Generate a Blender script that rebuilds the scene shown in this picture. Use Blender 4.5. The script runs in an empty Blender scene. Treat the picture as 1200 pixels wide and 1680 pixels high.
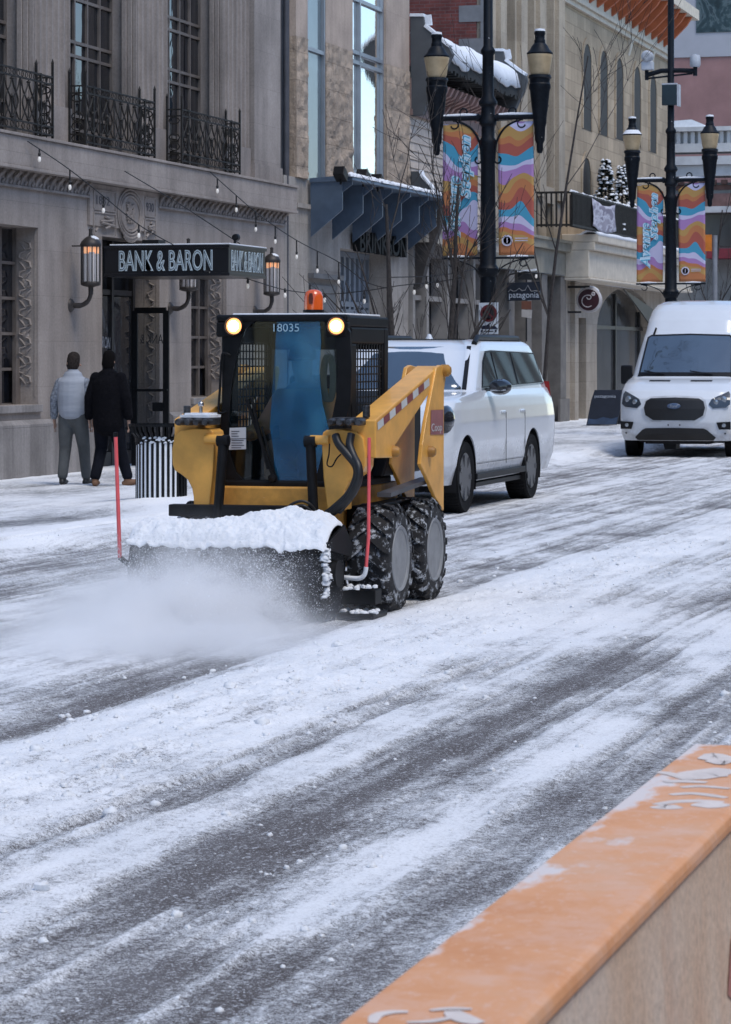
import bpy, math, random
import numpy as np
from mathutils import Vector, Matrix
R = math.radians
random.seed(7)
SC = bpy.context.scene
COL = SC.collection
# ---------------------------------------------------------------- street frame
# x runs along the street away from the viewer, y across it to the shop fronts, z up
F_, A_, HZ, EYE = 4700.0, R(16), 585.0, 1.75
CA, SA = math.cos(A_), math.sin(A_)
def on_t(px, py, t):            # point of the plane y = t
    u = (px-600)/F_; d = t/(SA-u*CA)
    return Vector((d*(CA+u*SA), t, EYE+(HZ-py)*d/F_))
def on_s(px, py, s):            # point of the plane x = s
    u = (px-600)/F_; d = s/(CA+u*SA)
    return Vector((s, d*(SA-u*CA), EYE+(HZ-py)*d/F_))
def on_z(px, py, z=0.0):        # point of the plane z
    d = (EYE-z)*F_/(py-HZ); u = (px-600)/F_
    return Vector((d*(CA+u*SA), d*(SA-u*CA), z))
def S(px, t=15.0): return on_t(px, HZ, t).x
def Z(px, py, t=15.0): return on_t(px, py, t).z
# ---------------------------------------------------------------- materials
MATS = {}
def nodes(name):
    m = bpy.data.materials.new(name); m.use_nodes = True
    nt = m.node_tree; b = nt.nodes['Principled BSDF']
    return m, nt, b
def N(nt, kind, **kw):
    n = nt.nodes.new(kind)
    for k, v in kw.items():
        if k in n.inputs.keys(): n.inputs[k].default_value = v
        else: setattr(n, k, v)
    return n
def coords(nt, scale=(1,1,1), rot=(0,0,0)):
    tc = N(nt, 'ShaderNodeTexCoord'); mp = N(nt, 'ShaderNodeMapping')
    mp.inputs['Scale'].default_value = scale; mp.inputs['Rotation'].default_value = rot
    nt.links.new(tc.outputs['Object'], mp.inputs['Vector'])
    return mp.outputs['Vector']
def ramp(nt, fac, stops, interp='LINEAR'):
    r = N(nt, 'ShaderNodeValToRGB'); r.color_ramp.interpolation = interp
    e = r.color_ramp.elements
    while len(e) > 1: e.remove(e[-1])
    e[0].position = stops[0][0]; e[0].color = c4(stops[0][1])
    for p, c in stops[1:]:
        x = e.new(p); x.color = c4(c)
    nt.links.new(fac, r.inputs['Fac'])
    return r.outputs['Color']
def c4(c):
    if isinstance(c, (int, float)): c = (c, c, c)
    return (c[0], c[1], c[2], 1)
def noise(nt, vec, scale, detail=4, rough=.55, dist=0):
    n = N(nt, 'ShaderNodeTexNoise', Scale=scale, Detail=detail, Roughness=rough, Distortion=dist)
    nt.links.new(vec, n.inputs['Vector'])
    return n.outputs['Fac']
def mixc(nt, fac, a, b, blend='MIX'):
    m = N(nt, 'ShaderNodeMix', data_type='RGBA', blend_type=blend)
    for sock, v in ((0, fac), (6, a), (7, b)):
        if hasattr(v, 'is_output'): nt.links.new(v, m.inputs[sock])
        else: m.inputs[sock].default_value = v if sock == 0 else c4(v)
    return m.outputs[2]
def math_(nt, op, a, b=0.0, clamp=False):
    m = N(nt, 'ShaderNodeMath', operation=op, use_clamp=clamp)
    for i, v in enumerate((a, b)):
        if hasattr(v, 'is_output'): nt.links.new(v, m.inputs[i])
        else: m.inputs[i].default_value = v
    return m.outputs[0]
def bump(nt, b, h, strength=.4, dist=.02):
    bp = N(nt, 'ShaderNodeBump', Strength=strength, Distance=dist)
    nt.links.new(h, bp.inputs['Height']); nt.links.new(bp.outputs['Normal'], b.inputs['Normal'])
def mat(name, col, rough=.7, metal=0, var=.18, vs=3.0, bmp=0., bs=40, bd=.01, spec=.5, coat=0, stretch=(1,1,1),
        col2=None, emit=0, snow=0, snow_s=14):
    if name in MATS: return MATS[name]
    m, nt, b = nodes(name)
    v = coords(nt, stretch)
    f = noise(nt, v, vs, 6, .6)
    if col2 is None: col2 = tuple(c*(1-2*var) for c in col); hi = tuple(min(1, c*(1+var)) for c in col)
    else: hi = col
    c = ramp(nt, f, [(.3, col2), (.7, hi)])
    if snow:
        sn = noise(nt, coords(nt, (1,1,1)), snow_s, 5, .65)
        k = ramp(nt, sn, [(snow, 0), (snow+.06, 1)])
        c = mixc(nt, k, c, (.78,.80,.84))
    nt.links.new(c, b.inputs['Base Color'])
    b.inputs['Roughness'].default_value = rough; b.inputs['Metallic'].default_value = metal
    b.inputs['Specular IOR Level'].default_value = spec
    if coat: b.inputs['Coat Weight'].default_value = coat; b.inputs['Coat Roughness'].default_value = .06
    if emit:
        b.inputs['Emission Color'].default_value = c4(col); b.inputs['Emission Strength'].default_value = emit
    if bmp: bump(nt, b, noise(nt, coords(nt, stretch), bs, 6, .65), bmp, bd)
    MATS[name] = m
    return m
def stone(name, col, bw=1.2, bh=.45, mort=.004, var=.12, axis='x', bmp=.25, rough_face=0, stain=.5, mcol=.72):
    """ashlar: faint joints, soft mottling, rain streaks under the ledges"""
    if name in MATS: return MATS[name]
    m, nt, b = nodes(name)
    rot = {'x': (R(90), 0, 0), 'y': (R(90), 0, R(90))}[axis]
    tc = N(nt, 'ShaderNodeTexCoord'); sx = N(nt, 'ShaderNodeSeparateXYZ'); cx = N(nt, 'ShaderNodeCombineXYZ')
    nt.links.new(tc.outputs['Object'], sx.inputs[0])
    nt.links.new(math_(nt, 'ADD', sx.outputs['X'], sx.outputs['Y']), cx.inputs['X'])
    nt.links.new(sx.outputs['Z'], cx.inputs['Y'])
    br = N(nt, 'ShaderNodeTexBrick', Scale=1.0); br.inputs['Mortar Size'].default_value = mort
    br.inputs['Brick Width'].default_value = bw; br.inputs['Row Height'].default_value = bh
    br.inputs['Mortar Smooth'].default_value = .3
    br.inputs['Color1'].default_value = c4(tuple(c*(1-var) for c in col))
    br.inputs['Color2'].default_value = c4(tuple(c*(1+var) for c in col))
    br.inputs['Mortar'].default_value = c4(tuple(c*mcol for c in col))
    nt.links.new(cx.outputs[0], br.inputs['Vector'])
    big = ramp(nt, noise(nt, coords(nt), .9, 5, .6), [(.3, .72), (.7, 1.1)])
    c = mixc(nt, 1.0, br.outputs['Color'], big, 'MULTIPLY')
    if stain:
        st = ramp(nt, noise(nt, coords(nt, (2.5, 2.5, .22)), 1.6, 5, .6), [(.36, .55), (.58, 1.0)])
        c = mixc(nt, stain, c, mixc(nt, 1.0, c, st, 'MULTIPLY'))
    fine = ramp(nt, noise(nt, coords(nt), 28, 4, .6), [(.3, .86), (.7, 1.08)])
    c = mixc(nt, 1.0, c, fine, 'MULTIPLY')
    nt.links.new(c, b.inputs['Base Color']); b.inputs['Roughness'].default_value = .86
    b.inputs['Specular IOR Level'].default_value = .25
    h = noise(nt, coords(nt), 22 if not rough_face else 5, 6, .65)
    h2 = math_(nt, 'ADD', h, math_(nt, 'MULTIPLY', br.outputs['Fac'], -1.2))
    bump(nt, b, h2, bmp if not rough_face else rough_face, .012 if not rough_face else .06)
    MATS[name] = m
    return m
def glass(name, tint, ior=1.6, rough=.03, wav=0.0, spec=.9):
    if name in MATS: return MATS[name]
    m, nt, b = nodes(name)
    c = ramp(nt, noise(nt, coords(nt, (1,1,.6)), .9, 3), [(.3, tuple(x*.5 for x in tint)), (.7, tint)])
    nt.links.new(c, b.inputs['Base Color'])
    b.inputs['Roughness'].default_value = rough; b.inputs['IOR'].default_value = ior
    b.inputs['Specular IOR Level'].default_value = spec
    if wav: bump(nt, b, noise(nt, coords(nt, (1.5,1.5,1)), 1.4, 2), wav, .08)
    MATS[name] = m
    return m
def clear_glass(name, tint, refl=1.45, body=.12):
    """see-through pane: transparent body, fresnel reflection"""
    if name in MATS: return MATS[name]
    m, nt, b = nodes(name)
    nt.nodes.remove(b)
    out = [n for n in nt.nodes if n.type == 'OUTPUT_MATERIAL'][0]
    tr = N(nt, 'ShaderNodeBsdfTransparent'); tr.inputs['Color'].default_value = c4(tint)
    di = N(nt, 'ShaderNodeBsdfDiffuse'); di.inputs['Color'].default_value = (.03,.05,.06,1)
    gl = N(nt, 'ShaderNodeBsdfGlossy'); gl.inputs['Roughness'].default_value = .02
    m1 = N(nt, 'ShaderNodeMixShader'); m1.inputs[0].default_value = body
    nt.links.new(tr.outputs[0], m1.inputs[1]); nt.links.new(di.outputs[0], m1.inputs[2])
    fr = N(nt, 'ShaderNodeFresnel', IOR=refl); m2 = N(nt, 'ShaderNodeMixShader')
    nt.links.new(fr.outputs[0], m2.inputs[0]); nt.links.new(m1.outputs[0], m2.inputs[1]); nt.links.new(gl.outputs[0], m2.inputs[2])
    nt.links.new(m2.outputs[0], out.inputs['Surface'])
    MATS[name] = m
    return m
# ---------------------------------------------------------------- numpy noise
def _h(ix, iy, sd):
    n = (ix.astype(np.int64)*374761393 + iy.astype(np.int64)*668265263 + sd*974711) & 0x7fffffff
    n = ((n ^ (n >> 13))*1274126177) & 0x7fffffff
    n = (n ^ (n >> 16)) & 0xffff
    return n/65535.0
def vn(x, y, sd=0):
    ix = np.floor(x); iy = np.floor(y); fx = x-ix; fy = y-iy
    fx = fx*fx*(3-2*fx); fy = fy*fy*(3-2*fy)
    a = _h(ix, iy, sd); b = _h(ix+1, iy, sd); c = _h(ix, iy+1, sd); d = _h(ix+1, iy+1, sd)
    return (a*(1-fx)+b*fx)*(1-fy)+(c*(1-fx)+d*fx)*fy
def fbm(x, y, sd=0, o=4, g=.5):
    r = 0; a = 1; t = 0
    for i in range(o):
        r = r+a*vn(x, y, sd+i*17); t += a; a *= g; x = x*2.03+3.1; y = y*2.03+1.7
    return r/t
def n1(x, y=0., sd=0): return float(vn(np.array([x]), np.array([y]), sd)[0])
# ---------------------------------------------------------------- mesh builder
ORI = {}
class MB:
    def __init__(s): s.v = []; s.f = []
    def add(s, vs, fs):
        o = len(s.v); s.v += [tuple(v) for v in vs]; s.f += [tuple(i+o for i in f) for f in fs]
        return s
    def box(s, x0, x1, y0, y1, z0, z1, mx=None):
        vs = [(x,y,z) for x in (x0,x1) for y in (y0,y1) for z in (z0,z1)]
        if mx is not None: vs = [mx @ Vector(v) for v in vs]
        return s.add(vs, [(0,1,3,2),(4,6,7,5),(0,4,5,1),(2,3,7,6),(0,2,6,4),(1,5,7,3)])
    def prism(s, poly, off):
        n = len(poly); off = Vector(off); p = [Vector(v) for v in poly]
        return s.add(p+[v+off for v in p], [tuple(range(n))[::-1], tuple(range(n,2*n))]+[(i,(i+1)%n,n+(i+1)%n,n+i) for i in range(n)])
    def tube(s, path, r, n=8, caps=True):
        path = [Vector(p) for p in path]; k = len(path)
        rs = [r]*k if not hasattr(r, '__len__') else list(r)
        vs = []; fs = []; up = None
        for i, p in enumerate(path):
            d = (path[min(i+1,k-1)]-path[max(i-1,0)])
            if d.length < 1e-9: d = Vector((0,0,1))
            d.normalize()
            if up is None: up = Vector((0,0,1)) if abs(d.z) < .9 else Vector((1,0,0))
            a = d.cross(up)
            if a.length < 1e-6: a = d.orthogonal()
            a.normalize(); b = a.cross(d).normalized(); up = b
            for j in range(n):
                t = 2*math.pi*j/n; vs.append(p+(a*math.cos(t)+b*math.sin(t))*rs[i])
        for i in range(k-1):
            for j in range(n):
                fs.append((i*n+j, i*n+(j+1)%n, (i+1)*n+(j+1)%n, (i+1)*n+j))
        if caps: fs.append(tuple(range(n))[::-1]); fs.append(tuple((k-1)*n+j for j in range(n)))
        return s.add(vs, fs)
    def bar(s, p, q, w, h=None):
        """square bar between two points"""
        h = h or w; p = Vector(p); q = Vector(q); d = (q-p).normalized()
        up = Vector((0,0,1)) if abs(d.z) < .95 else Vector((1,0,0))
        a = d.cross(up).normalized()*w/2; b = a.cross(d).normalized()*h/2
        vs = [p-a-b,p+a-b,p+a+b,p-a+b,q-a-b,q+a-b,q+a+b,q-a+b]
        return s.add(vs, [(3,2,1,0),(4,5,6,7),(0,1,5,4),(1,2,6,5),(2,3,7,6),(3,0,4,7)])
    def lathe(s, prof, c=(0,0,0), n=20, axis='z', mx=None):
        c = Vector(c); vs = []; fs = []; k = len(prof)
        for r, h in prof:
            for j in range(n):
                t = 2*math.pi*j/n; a, b = r*math.cos(t), r*math.sin(t)
                v = Vector((a,b,h)) if axis == 'z' else Vector((a,h,b)) if axis == 'y' else Vector((h,a,b))
                if mx is not None: v = mx @ v
                vs.append(v+c)
        for i in range(k-1):
            for j in range(n): fs.append((i*n+j, i*n+(j+1)%n, (i+1)*n+(j+1)%n, (i+1)*n+j))
        if prof[0][0] > 1e-6: fs.append(tuple(range(n))[::-1])
        if prof[-1][0] > 1e-6: fs.append(tuple((k-1)*n+j for j in range(n)))
        return s.add(vs, fs)
    def loft(s, rings, cap=True):
        n = len(rings[0]); k = len(rings); vs = [v for r in rings for v in r]; fs = []
        for i in range(k-1):
            for j in range(n): fs.append((i*n+j, i*n+(j+1)%n, (i+1)*n+(j+1)%n, (i+1)*n+j))
        if cap: fs.append(tuple(range(n))[::-1]); fs.append(tuple((k-1)*n+j for j in range(n)))
        return s.add(vs, fs)
    def limb(s, pts, rad, n=10):
        """tapering limb of elliptical rings with rounded ends: pts, radii (a, b) pairs or numbers"""
        P = [Vector(p) for p in pts]
        rr = list(rad)
        d0 = (P[0]-P[1]).normalized(); d1 = (P[-1]-P[-2]).normalized()
        q = lambda r: r if hasattr(r, '__len__') else (r, r)
        r0, r1 = q(rr[0]), q(rr[-1])
        P = [P[0]+d0*min(r0)*.85, P[0]+d0*min(r0)*.5]+P+[P[-1]+d1*min(r1)*.5, P[-1]+d1*min(r1)*.85]
        rr = [(r0[0]*.4,r0[1]*.4),(r0[0]*.85,r0[1]*.85)]+[q(r) for r in rr]+[(r1[0]*.85,r1[1]*.85),(r1[0]*.4,r1[1]*.4)]
        rings = []
        for i, p in enumerate(P):
            d = (P[min(i+1,len(P)-1)]-P[max(i-1,0)]).normalized()
            a = Vector((0,1,0)); a = (a-d*a.dot(d))
            a = a.normalized() if a.length > .1 else d.orthogonal().normalized()
            b = d.cross(a)
            rings.append([p+a*math.cos(2*math.pi*j/n)*rr[i][0]+b*math.sin(2*math.pi*j/n)*rr[i][1] for j in range(n)])
        return s.loft(rings)
    def build(s, name, m, parent=None, smooth=0, local=False, bevel=0, kind=None):
        o0 = Vector((0,0,0)) if (local or parent is None) else ORI.get(parent.name, Vector((0,0,0)))
        me = bpy.data.meshes.new(name)
        me.from_pydata([(v[0]-o0.x, v[1]-o0.y, v[2]-o0.z) for v in s.v], [], s.f)
        me.update()
        ob = bpy.data.objects.new(name, me); COL.objects.link(ob)
        if m is not None: me.materials.append(m)
        if parent is not None: ob.parent = parent
        ORI[ob.name] = o0
        fixn(me)
        if smooth:
            me.polygons.foreach_set('use_smooth', [True]*len(me.polygons)); me.set_sharp_from_angle(angle=R(smooth))
        if bevel:
            b = ob.modifiers.new('edge', 'BEVEL'); b.width = bevel; b.segments = 2; b.limit_method = 'ANGLE'; b.angle_limit = R(35)
        if kind: ob['kind'] = kind
        return ob
import bmesh
def fixn(me):
    if len(me.polygons) > 60000: return
    bm = bmesh.new(); bm.from_mesh(me); bmesh.ops.recalc_face_normals(bm, faces=bm.faces); bm.to_mesh(me); bm.free()
def tag(o, label=None, cat=None, group=None, kind=None):
    if label: o['label'] = label
    if cat: o['category'] = cat
    if group: o['group'] = group
    if kind: o['kind'] = kind
    return o
def thing(name, loc, label, cat, group=None, rz=0):
    o = bpy.data.objects.new(name, None); COL.objects.link(o); o.location = loc; o.rotation_euler = (0,0,rz)
    o.empty_display_size = .2
    ORI[o.name] = Vector(loc) if not rz else Vector((0,0,0))
    return tag(o, label, cat, group)
def kids(o): return [c for c in COL.objects if c.parent == o]
def dup(o, parent=None):
    c = o.copy(); COL.objects.link(c)
    if parent is not None: c.parent = parent
    for k in kids(o): dup(k, c)
    return c
def applied(ob):
    dg = bpy.context.evaluated_depsgraph_get()
    me = bpy.data.meshes.new_from_object(ob.evaluated_get(dg)); old = ob.data
    ob.modifiers.clear(); ob.data = me; me.name = ob.name
    return ob
def text(s, name, m, parent, mx, w=None, h=None, ext=.004, off=0., shear=0., local=False):
    """lettering as mesh; mx maps text x,y,z (right, up, out) to the world; w,h = fitted size"""
    cu = bpy.data.curves.new('t', 'FONT'); cu.body = s; cu.extrude = ext; cu.offset = off; cu.shear = shear
    cu.align_x = 'CENTER'; cu.align_y = 'CENTER'; cu.resolution_u = 3
    to = bpy.data.objects.new('t', cu); COL.objects.link(to)
    bpy.context.view_layer.update()
    me = bpy.data.meshes.new_from_object(to.evaluated_get(bpy.context.evaluated_depsgraph_get()))
    bpy.data.objects.remove(to); bpy.data.curves.remove(cu)
    vs = [v.co.copy() for v in me.vertices]; fs = [tuple(p.vertices) for p in me.polygons]; bpy.data.meshes.remove(me)
    x0, x1 = min(v.x for v in vs), max(v.x for v in vs); y0, y1 = min(v.y for v in vs), max(v.y for v in vs)
    kx = w/(x1-x0) if w else None; ky = h/(y1-y0) if h else None
    kx = kx or ky; ky = ky or kx
    b = MB(); b.add([mx @ Vector(((v.x-(x0+x1)/2)*kx, (v.y-(y0+y1)/2)*ky, v.z)) for v in vs], fs)
    return b.build(name, m, parent, local=local)
def frame(o, right, up):
    r = Vector(right).normalized(); u = Vector(up).normalized(); n = r.cross(u)
    m = Matrix.Identity(4)
    for i in range(3): m[i][0] = r[i]; m[i][1] = u[i]; m[i][2] = n[i]; m[i][3] = o[i]
    return m
FRONT = lambda o: frame(o, (0,-1,0), (0,0,1))     # faces -x (towards the viewer down the street)
SIDE = lambda o: frame(o, (1,0,0), (0,0,1))       # faces -y (out of the shop fronts)
def fused(ob, vox=.014, it=4):
    m = ob.modifiers.new('fuse', 'REMESH'); m.mode = 'VOXEL'; m.voxel_size = vox; m.use_smooth_shade = True
    q = ob.modifiers.new('soft', 'SMOOTH'); q.iterations = it; q.factor = .5
    return applied(ob)
# shared materials
SNOW = mat('snow', (.80,.82,.85), .75, var=.04, vs=8, bmp=.5, bs=30, bd=.02, spec=.3)
BLACK = mat('black_paint', (.006,.0065,.008), .45, var=.3, vs=20, spec=.22)
IRON = mat('dark_iron', (.026,.023,.020), .6, var=.3, vs=10, spec=.25)
RUBBER = mat('rubber', (.009,.009,.010), .85, var=.2, spec=.2)
CHROME = mat('bright_steel', (.5,.5,.52), .3, metal=1, var=.1)
WHITE = mat('white_letter', (.72,.76,.78), .5, var=.05)
# ---------------------------------------------------------------- ground
def snow_ground(name, dark, dark2, fine=24, k=.5):
    m, nt, b = nodes(name)
    at = N(nt, 'ShaderNodeAttribute', attribute_name='snow')
    v = coords(nt)
    f1 = noise(nt, coords(nt, (1.15,.9,1)), fine, 7, .74)
    f3 = noise(nt, coords(nt, (1.1,.9,1)), fine*4.2, 4, .8)
    f2 = noise(nt, coords(nt, (.3,1,1)), 7, 5, .6)
    at2 = math_(nt, 'ADD', math_(nt, 'MULTIPLY', at.outputs['Fac'], .53), .285)
    q = math_(nt, 'ADD', at2, math_(nt, 'MULTIPLY', math_(nt, 'SUBTRACT', f1, .5), 2.3*k))
    q = math_(nt, 'ADD', q, math_(nt, 'MULTIPLY', math_(nt, 'SUBTRACT', f3, .5), 3.4*k))
    f4 = noise(nt, v, 230, 2, .7)
    q = math_(nt, 'ADD', q, math_(nt, 'MULTIPLY', math_(nt, 'SUBTRACT', f4, .5), 2.2*k))
    q = math_(nt, 'ADD', q, math_(nt, 'MULTIPLY', math_(nt, 'SUBTRACT', f2, .5), 1.3*k))
    k1 = ramp(nt, q, [(.34, 0), (.52, .5), (.73, 1)])
    agg = ramp(nt, noise(nt, v, 160, 3, .7), [(.35, dark), (.62, dark2), (.75, tuple(x*2.1 for x in dark2))])
    spk = ramp(nt, noise(nt, v, 95, 4, .75), [(.575, 0), (.625, .85)])
    spk2 = ramp(nt, noise(nt, coords(nt, (.6,1,1)), 34, 5, .7), [(.60, 0), (.65, .8)]); spk = math_(nt, 'MAXIMUM', spk, spk2)
    frost = ramp(nt, noise(nt, v, 2.2, 5, .6), [(.3, .0), (.8, .16)])
    agg = mixc(nt, frost, agg, (.6,.62,.66)); agg = mixc(nt, spk, agg, (.72,.74,.78))
    sc = ramp(nt, noise(nt, v, 1.1, 4, .6), [(.3, (.78,.80,.83)), (.7, (.90,.905,.92))])
    grit = ramp(nt, noise(nt, v, 70, 3, .7), [(.3, .80), (.52, 1.0)])
    sc = mixc(nt, 1.0, sc, grit, 'MULTIPLY')
    c = mixc(nt, k1, agg, sc)
    nt.links.new(c, b.inputs['Base Color'])
    b.inputs['Roughness'].default_value = .8; b.inputs['Specular IOR Level'].default_value = .3
    h = math_(nt, 'ADD', math_(nt, 'MULTIPLY', k1, .8), math_(nt, 'MULTIPLY', noise(nt, v, 60, 5, .7), .45))
    bump(nt, b, h, .6, .012)
    return m
def grid_sheet(name, xs, ys, h, cov, m, kind='structure'):
    nx, ny = len(xs), len(ys)
    X, Y = np.meshgrid(xs, ys, indexing='ij')
    co = np.stack([X, Y, h], -1).reshape(-1, 3).astype(np.float32)
    i = np.arange((nx-1)*(ny-1)); a = (i//(ny-1))*ny+i % (ny-1)
    q = np.stack([a, a+ny, a+ny+1, a+1], -1).astype(np.int32)
    me = bpy.data.meshes.new(name)
    me.vertices.add(len(co)); me.vertices.foreach_set('co', co.ravel())
    me.loops.add(q.size); me.loops.foreach_set('vertex_index', q.ravel())
    me.polygons.add(len(q)); me.polygons.foreach_set('loop_start', np.arange(0, q.size, 4, dtype=np.int32))
    me.polygons.foreach_set('use_smooth', np.ones(len(q), dtype=bool))
    me.update(calc_edges=True)
    at = me.attributes.new('snow', 'FLOAT', 'POINT'); at.data.foreach_set('value', cov.reshape(-1).astype(np.float32))
    ob = bpy.data.objects.new(name, me); COL.objects.link(ob); me.materials.append(m)
    ob['kind'] = kind
    return ob
TB = [(-3,.4),(0,.46),(1.5,.46),(2.0,.44),(2.35,.46),(2.5,.66),(2.62,.86),(2.78,.62),(2.92,.36),(3.02,.25),(3.28,.25),(3.40,.55),(3.52,.85),
      (3.75,.70),(3.95,.80),(4.15,1.1),(4.4,1.3),(4.95,1.3),(5.1,.8),(5.3,.52),(5.55,.50),(5.8,.72),(6.1,.78),(6.5,.7),(6.8,.55),
      (7.05,.42),(7.25,.44),(7.5,.75),(7.9,.62),(8.3,.5),(8.55,.36),(8.95,.36),(9.1,.5),(9.3,.36),(9.55,.6),(9.8,.95),(10.4,1.2)]
def smooth(a, b, x):
    t = np.clip((x-a)/(b-a), 0, 1); return t*t*(3-2*t)
def road_fields(X, Y):
    wob = (fbm(X*.22, Y*.15, 3, 3)-.5)*.35+(fbm(X*.9, Y*.5, 5, 2)-.5)*.12
    c = np.interp(Y+wob, [p[0] for p in TB], [p[1] for p in TB])
    # far along the street the tracks braid
    far = smooth(22, 34, X)
    c = c*(1-far*.45)+far*.45*(.42+.62*fbm(X*.12, Y*2.2, 11, 4))
    st = fbm(X*.55, Y*6.0, 21, 5, .6)            # long streaks with the traffic
    bl = fbm(X*1.3, Y*1.6, 31, 5, .55)           # blotches
    fs_ = fbm(X*.16, Y*17, 25, 3, .6)
    c = c+(st-.5)*.95+(bl-.5)*.95+(fs_-.5)*1.0
    # wind smear of powder across the lane, and thin white curl in the near lane
    sm = np.exp(-((X-18.3)/1.3)**2-((Y-3.2)/1.0)**2)
    c = c+sm*.9
    for (cx, cy, rx, ry, k) in ((7.3,2.75,.8,.22,-.5),(9.4,3.16,1.3,.14,-.28),(14.5,3.2,4,.14,-.25),(8.4,3.0,.35,.5,.35),(13.5,5.3,1.5,.2,-.45),(9.9,2.62,1.6,.14,.35)):
        c = c+k*np.exp(-((X-cx)/rx)**2-((Y-cy)/ry)**2)
    c = c+smooth(9.4, 10.0, Y+wob)*.25
    ridge = np.clip(np.interp(Y+wob*.6, [3.4,4.0,4.45,4.9,5.15],[0,.45,1,.9,0]), 0, 1)*(1-.5*far)
    lump = fbm(X*9, Y*9, 41, 4, .6); lump2 = fbm(X*24, Y*24, 51, 3, .6)
    lump = np.clip((lump-.42)*2.2, 0, 1)
    cs = smooth(.38, .75, c)
    h = .004+cs*(.007+.007*st)+ridge*cs*(.008+.030*lump+.020*lump2)*(1-sm*.7)+cs*.004*lump2
    h = h+smooth(9.55, 10.05, Y+(fbm(X*.6, Y*0, 61, 3)-.5)*.7)*(.10+.03*bl)
    return c, h
ROAD = snow_ground('snowy_asphalt', (.046,.037,.034), (.098,.082,.077))
WALK = snow_ground('snowy_paving', (.05,.05,.055), (.10,.10,.105), k=.45)
xs = [4.6]
while xs[-1] < 92: xs.append(xs[-1]*1.0026)
xs = np.array(xs); ys = np.arange(-1.4, 10.12, .0165)
Xg, Yg = np.meshgrid(xs, ys, indexing='ij')
cv, hh = road_fields(Xg, Yg)
grid_sheet('road', xs, ys, hh, cv, ROAD)
xs2 = [20.0]
while xs2[-1] < 96: xs2.append(xs2[-1]*1.0035)
xs2 = np.array(xs2); ys2 = np.arange(10.055, 15.3, .03)
Xg, Yg = np.meshgrid(xs2, ys2, indexing='ij')
c2 = .78+(fbm(Xg*.6, Yg*2.6, 71, 5)-.5)*1.0+(fbm(Xg*1.5, Yg*1.8, 72, 4)-.5)*.5
c2 = c2-.45*np.exp(-((Yg-10.9-(fbm(Xg*.4, Yg*0, 5, 2)-.5)*1.0)/.35)**2)*(1-smooth(28.5, 30, Xg))+smooth(14.4, 14.9, Yg)*.5
pile = np.exp(-((Xg-29.6)/1.4)**2-((Yg-10.6)/.7)**2)
c2 = c2+pile*.9+.5*np.exp(-((Yg-10.2)/.25)**2)
edge = np.interp(Yg[0], [10.115, 10.5], [1, 0])[None, :]
h2 = .118+smooth(.35, .8, c2)*(.012+.014*fbm(Xg*7, Yg*7, 81, 3))+pile*.10+edge*.012-.07*(Yg < 10.07)
h2 = h2-.03*smooth(14.9, 15.2, Yg)*0
grid_sheet('sidewalk', xs2, ys2, h2, c2, WALK)
g = MB(); g.add([(-120,-60,-.004),(320,-60,-.004),(320,140,-.004),(-120,140,-.004)], [(0,1,2,3)])
g.build('ground', mat('far_snowy_ground', (.42,.43,.46), .85, var=.2, vs=1.2, bmp=.3), kind='structure')
g = MB(); g.box(-40, 19.99, 10.0, 15.3, -.1, .115); g.box(96.02, 112, 10.0, 15.3, -.1, .115)
g.build('pavement', mat('far_snowy_ground', (.5,.51,.54)), kind='structure')
# loose lumps of snow kicked about the lane
cm = MB(); rnd = random.Random(3)
def lump_mesh(mb, c, r, rnd):
    n, k = 7, 5; vs = []; fs = []
    ph = rnd.random()*6
    for i in range(k):
        a = -.35+(math.pi/2+.35)*i/(k-1)
        for j in range(n):
            t = 2*math.pi*j/n+ph; q = r*(.75+.5*rnd.random())
            vs.append((c[0]+q*math.cos(a)*math.cos(t), c[1]+q*math.cos(a)*math.sin(t), c[2]+q*.75*math.sin(a)))
    for i in range(k-1):
        for j in range(n): fs.append((i*n+j, i*n+(j+1)%n, (i+1)*n+(j+1)%n, (i+1)*n+j))
    fs.append(tuple((k-1)*n+j for j in range(n)))
    mb.add(vs, fs)
pts = []
for i in range(2600):
    s_ = 6.8+rnd.random()**1.6*20
    if rnd.random() < .72: t_ = rnd.gauss(4.5, .38)
    else: t_ = rnd.uniform(1.4, 6.5)
    if 17 < s_ < 21 and t_ > 5: continue
    r_ = .004+.015*rnd.random()**5*(1 if rnd.random() < .95 else 2.2)
    pts.append((s_, t_, r_))
for (px, py, rr) in ((182,1335,.032),(228,1235,.03),(483,1125,.03),(60,1238,.03),(757,1132,.035),(290,1495,.022),(752,1308,.016),(70,1460,.03),(432,1190,.035)):
    w = on_z(px, py, .02); pts.append((w.x, w.y, rr))
P = np.array(pts); _, hz = road_fields(P[:,0], P[:,1])
for (s_, t_, r_), z_ in zip(pts, hz): lump_mesh(cm, (s_, t_, float(z_)+r_*.1), r_, rnd)
tag(cm.build('snow_lumps', SNOW, smooth=60), 'loose crumbs and lumps of snow scattered over the road', 'snow', kind='stuff')
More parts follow.
